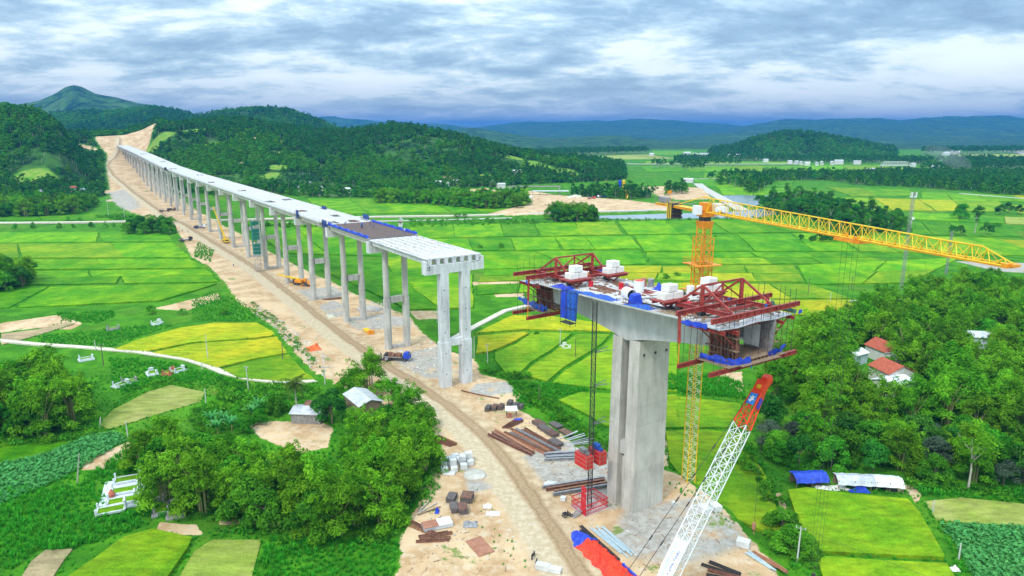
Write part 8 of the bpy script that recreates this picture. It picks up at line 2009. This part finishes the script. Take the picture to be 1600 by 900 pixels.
# smoke over the far wood
def smoke():
    x, y = at(1498, 272, 0); T = frame((x, y, 0), 0)
    m = bpy.data.materials.new('smoke'); m.use_nodes = True; nt = m.node_tree
    for n in list(nt.nodes):
        if n.type != 'OUTPUT_MATERIAL': nt.nodes.remove(n)
    v = nt.nodes.new('ShaderNodeVolumePrincipled'); v.inputs['Color'].default_value = (.95, .97, 1, 1); v.inputs['Density'].default_value = .006; nt.links.new(v.outputs[0], nt.nodes['Material Output'].inputs['Volume'])
    b = MB(T); pts = [(18, 0, 3), (8, 0, 14), (-10, 0, 24), (-34, 0, 34), (-62, 0, 44)]; b.tube(pts, [6, 11, 14, 13, 4], 14)
    tag(b.build('smoke', m, origin=(x, y, 0)), 'thin blue-grey smoke drifting over the far right wood', 'smoke')
smoke()

# ---------------------------------------------------------------- tell look-alike plants apart by the landmark they stand nearest to
LM = [('the red-tiled houses', at(1385, 575, FZ)), ('the lone grey roof in the grove', at(1527, 555, FZ)), ('the lattice antenna mast', at(1408, 452, FZ)), ('the shorter lattice mast', at(1478, 430, FZ)), ('the blue-sheeted shed', at(1263, 757, FZ)), ('the white-sheeted sheds', at(1370, 763, FZ)), ('the bent pale-trunked tree', at(1512, 768, FZ)),
      ('the near traveller', BT(0, -96, 0)[:2]), ('the path by the right grove', at(1310, 475, FZ)), ('the right frame edge', at(1600, 600, FZ)), ('the coconut palm', at(463, 644, 0)), ('the long tin shed', at(568, 635, 0)), ('the concrete block stack', at(718, 730, 0)), ('the old graves', at(262, 790, FZ)), ('the cleared mound', at(455, 680, 0)), ('the pale container lid', at(683, 823, 0)), ('the lower left village path', at(60, 539, FZ)), ('the crop rows at the left', at(60, 710, FZ)), ('the frame bottom', at(500, 880, 0)),
      ('the works road on the left', at(270, 360, 0)), ('the far works yard', at(820, 315, FZ)), ('the canal bank', at(700, 342, FZ)), ('the crane jib trolley', at(1330, 360, FZ)), ('the lower right white pole', at(1245, 880, FZ)), ('the far left paddies', at(0, 440, FZ)), ('the left foothill', at(0, 330, FZ)), ('the river', at(1180, 315, FZ)), ('the yellow far fields', at(1420, 350, FZ))]
ON = 'first second third fourth fifth sixth seventh eighth ninth tenth eleventh twelfth thirteenth fourteenth fifteenth sixteenth seventeenth eighteenth nineteenth twentieth'.split()
TE = ['', '', 'twenty', 'thirty', 'forty', 'fifty', 'sixty', 'seventy', 'eighty', 'ninety']
ORD = ['nearest']+[((ON[k] if k < 20 else (TE[(k+1)//10]+('-'+ON[(k+1) % 10-1] if (k+1) % 10 else 'ieth').replace('yieth', 'ieth')))+' nearest') for k in range(1, 98)]
by = {}
for o in list(COL.objects):
    if o.parent is None and o.get('group') and o.name.split('.')[0] in ('bamboo_clump', 'broadleaf_tree', 'dark_tree', 'grey_green_tree', 'tall_tree', 'bush', 'banana_plant'):
        p = (o.location.x, o.location.y); d = [((p[0]-q[0])**2+(p[1]-q[1])**2)**.5 for _, q in LM]; k = int(np.argmin(d)); by.setdefault((o.name.split('.')[0], k), []).append((d[k], o))
AD_ = {'bamboo_clump': 'feathery bright green bamboo clump', 'broadleaf_tree': 'rounded mid-green broadleaf tree', 'dark_tree': 'dense dark green tree', 'grey_green_tree': 'grey-green tree', 'tall_tree': 'tall thin-crowned tree with a pale trunk', 'bush': 'low leafy bush', 'banana_plant': 'banana plant'}
for (nm, k), L_ in by.items():
    L_.sort(key=lambda q: q[0])
    for i, (d, o) in enumerate(L_):
        o['label'] = '%s, %s' % (AD_[nm], ORD[i]+' to '+LM[k][0] if i < len(ORD) else 'farther out beyond '+LM[k][0])
        if i >= len(ORD): o['group'] = o['group']
# ---------------------------------------------------------------- the air: thin blue haze over the whole valley
def haze():
    b = MB(); X0, X1, Y0, Y1, Z0, Z1 = -40000, 40000, -60, 22000, -8, 345
    b.box(((X0+X1)/2, (Y0+Y1)/2, (Z0+Z1)/2), (X1-X0, Y1-Y0, Z1-Z0))
    m = bpy.data.materials.new('haze'); m.use_nodes = True; nt = m.node_tree
    for n in list(nt.nodes):
        if n.type != 'OUTPUT_MATERIAL': nt.nodes.remove(n)
    v = nt.nodes.new('ShaderNodeVolumePrincipled'); v.inputs['Color'].default_value = (.045, .27, .72, 1); v.inputs['Density'].default_value = 1.05e-4
    nt.links.new(v.outputs[0], nt.nodes['Material Output'].inputs['Volume'])
    o = b.build('haze', m); o['kind'] = 'stuff'; o.display_type = 'WIRE'
haze()
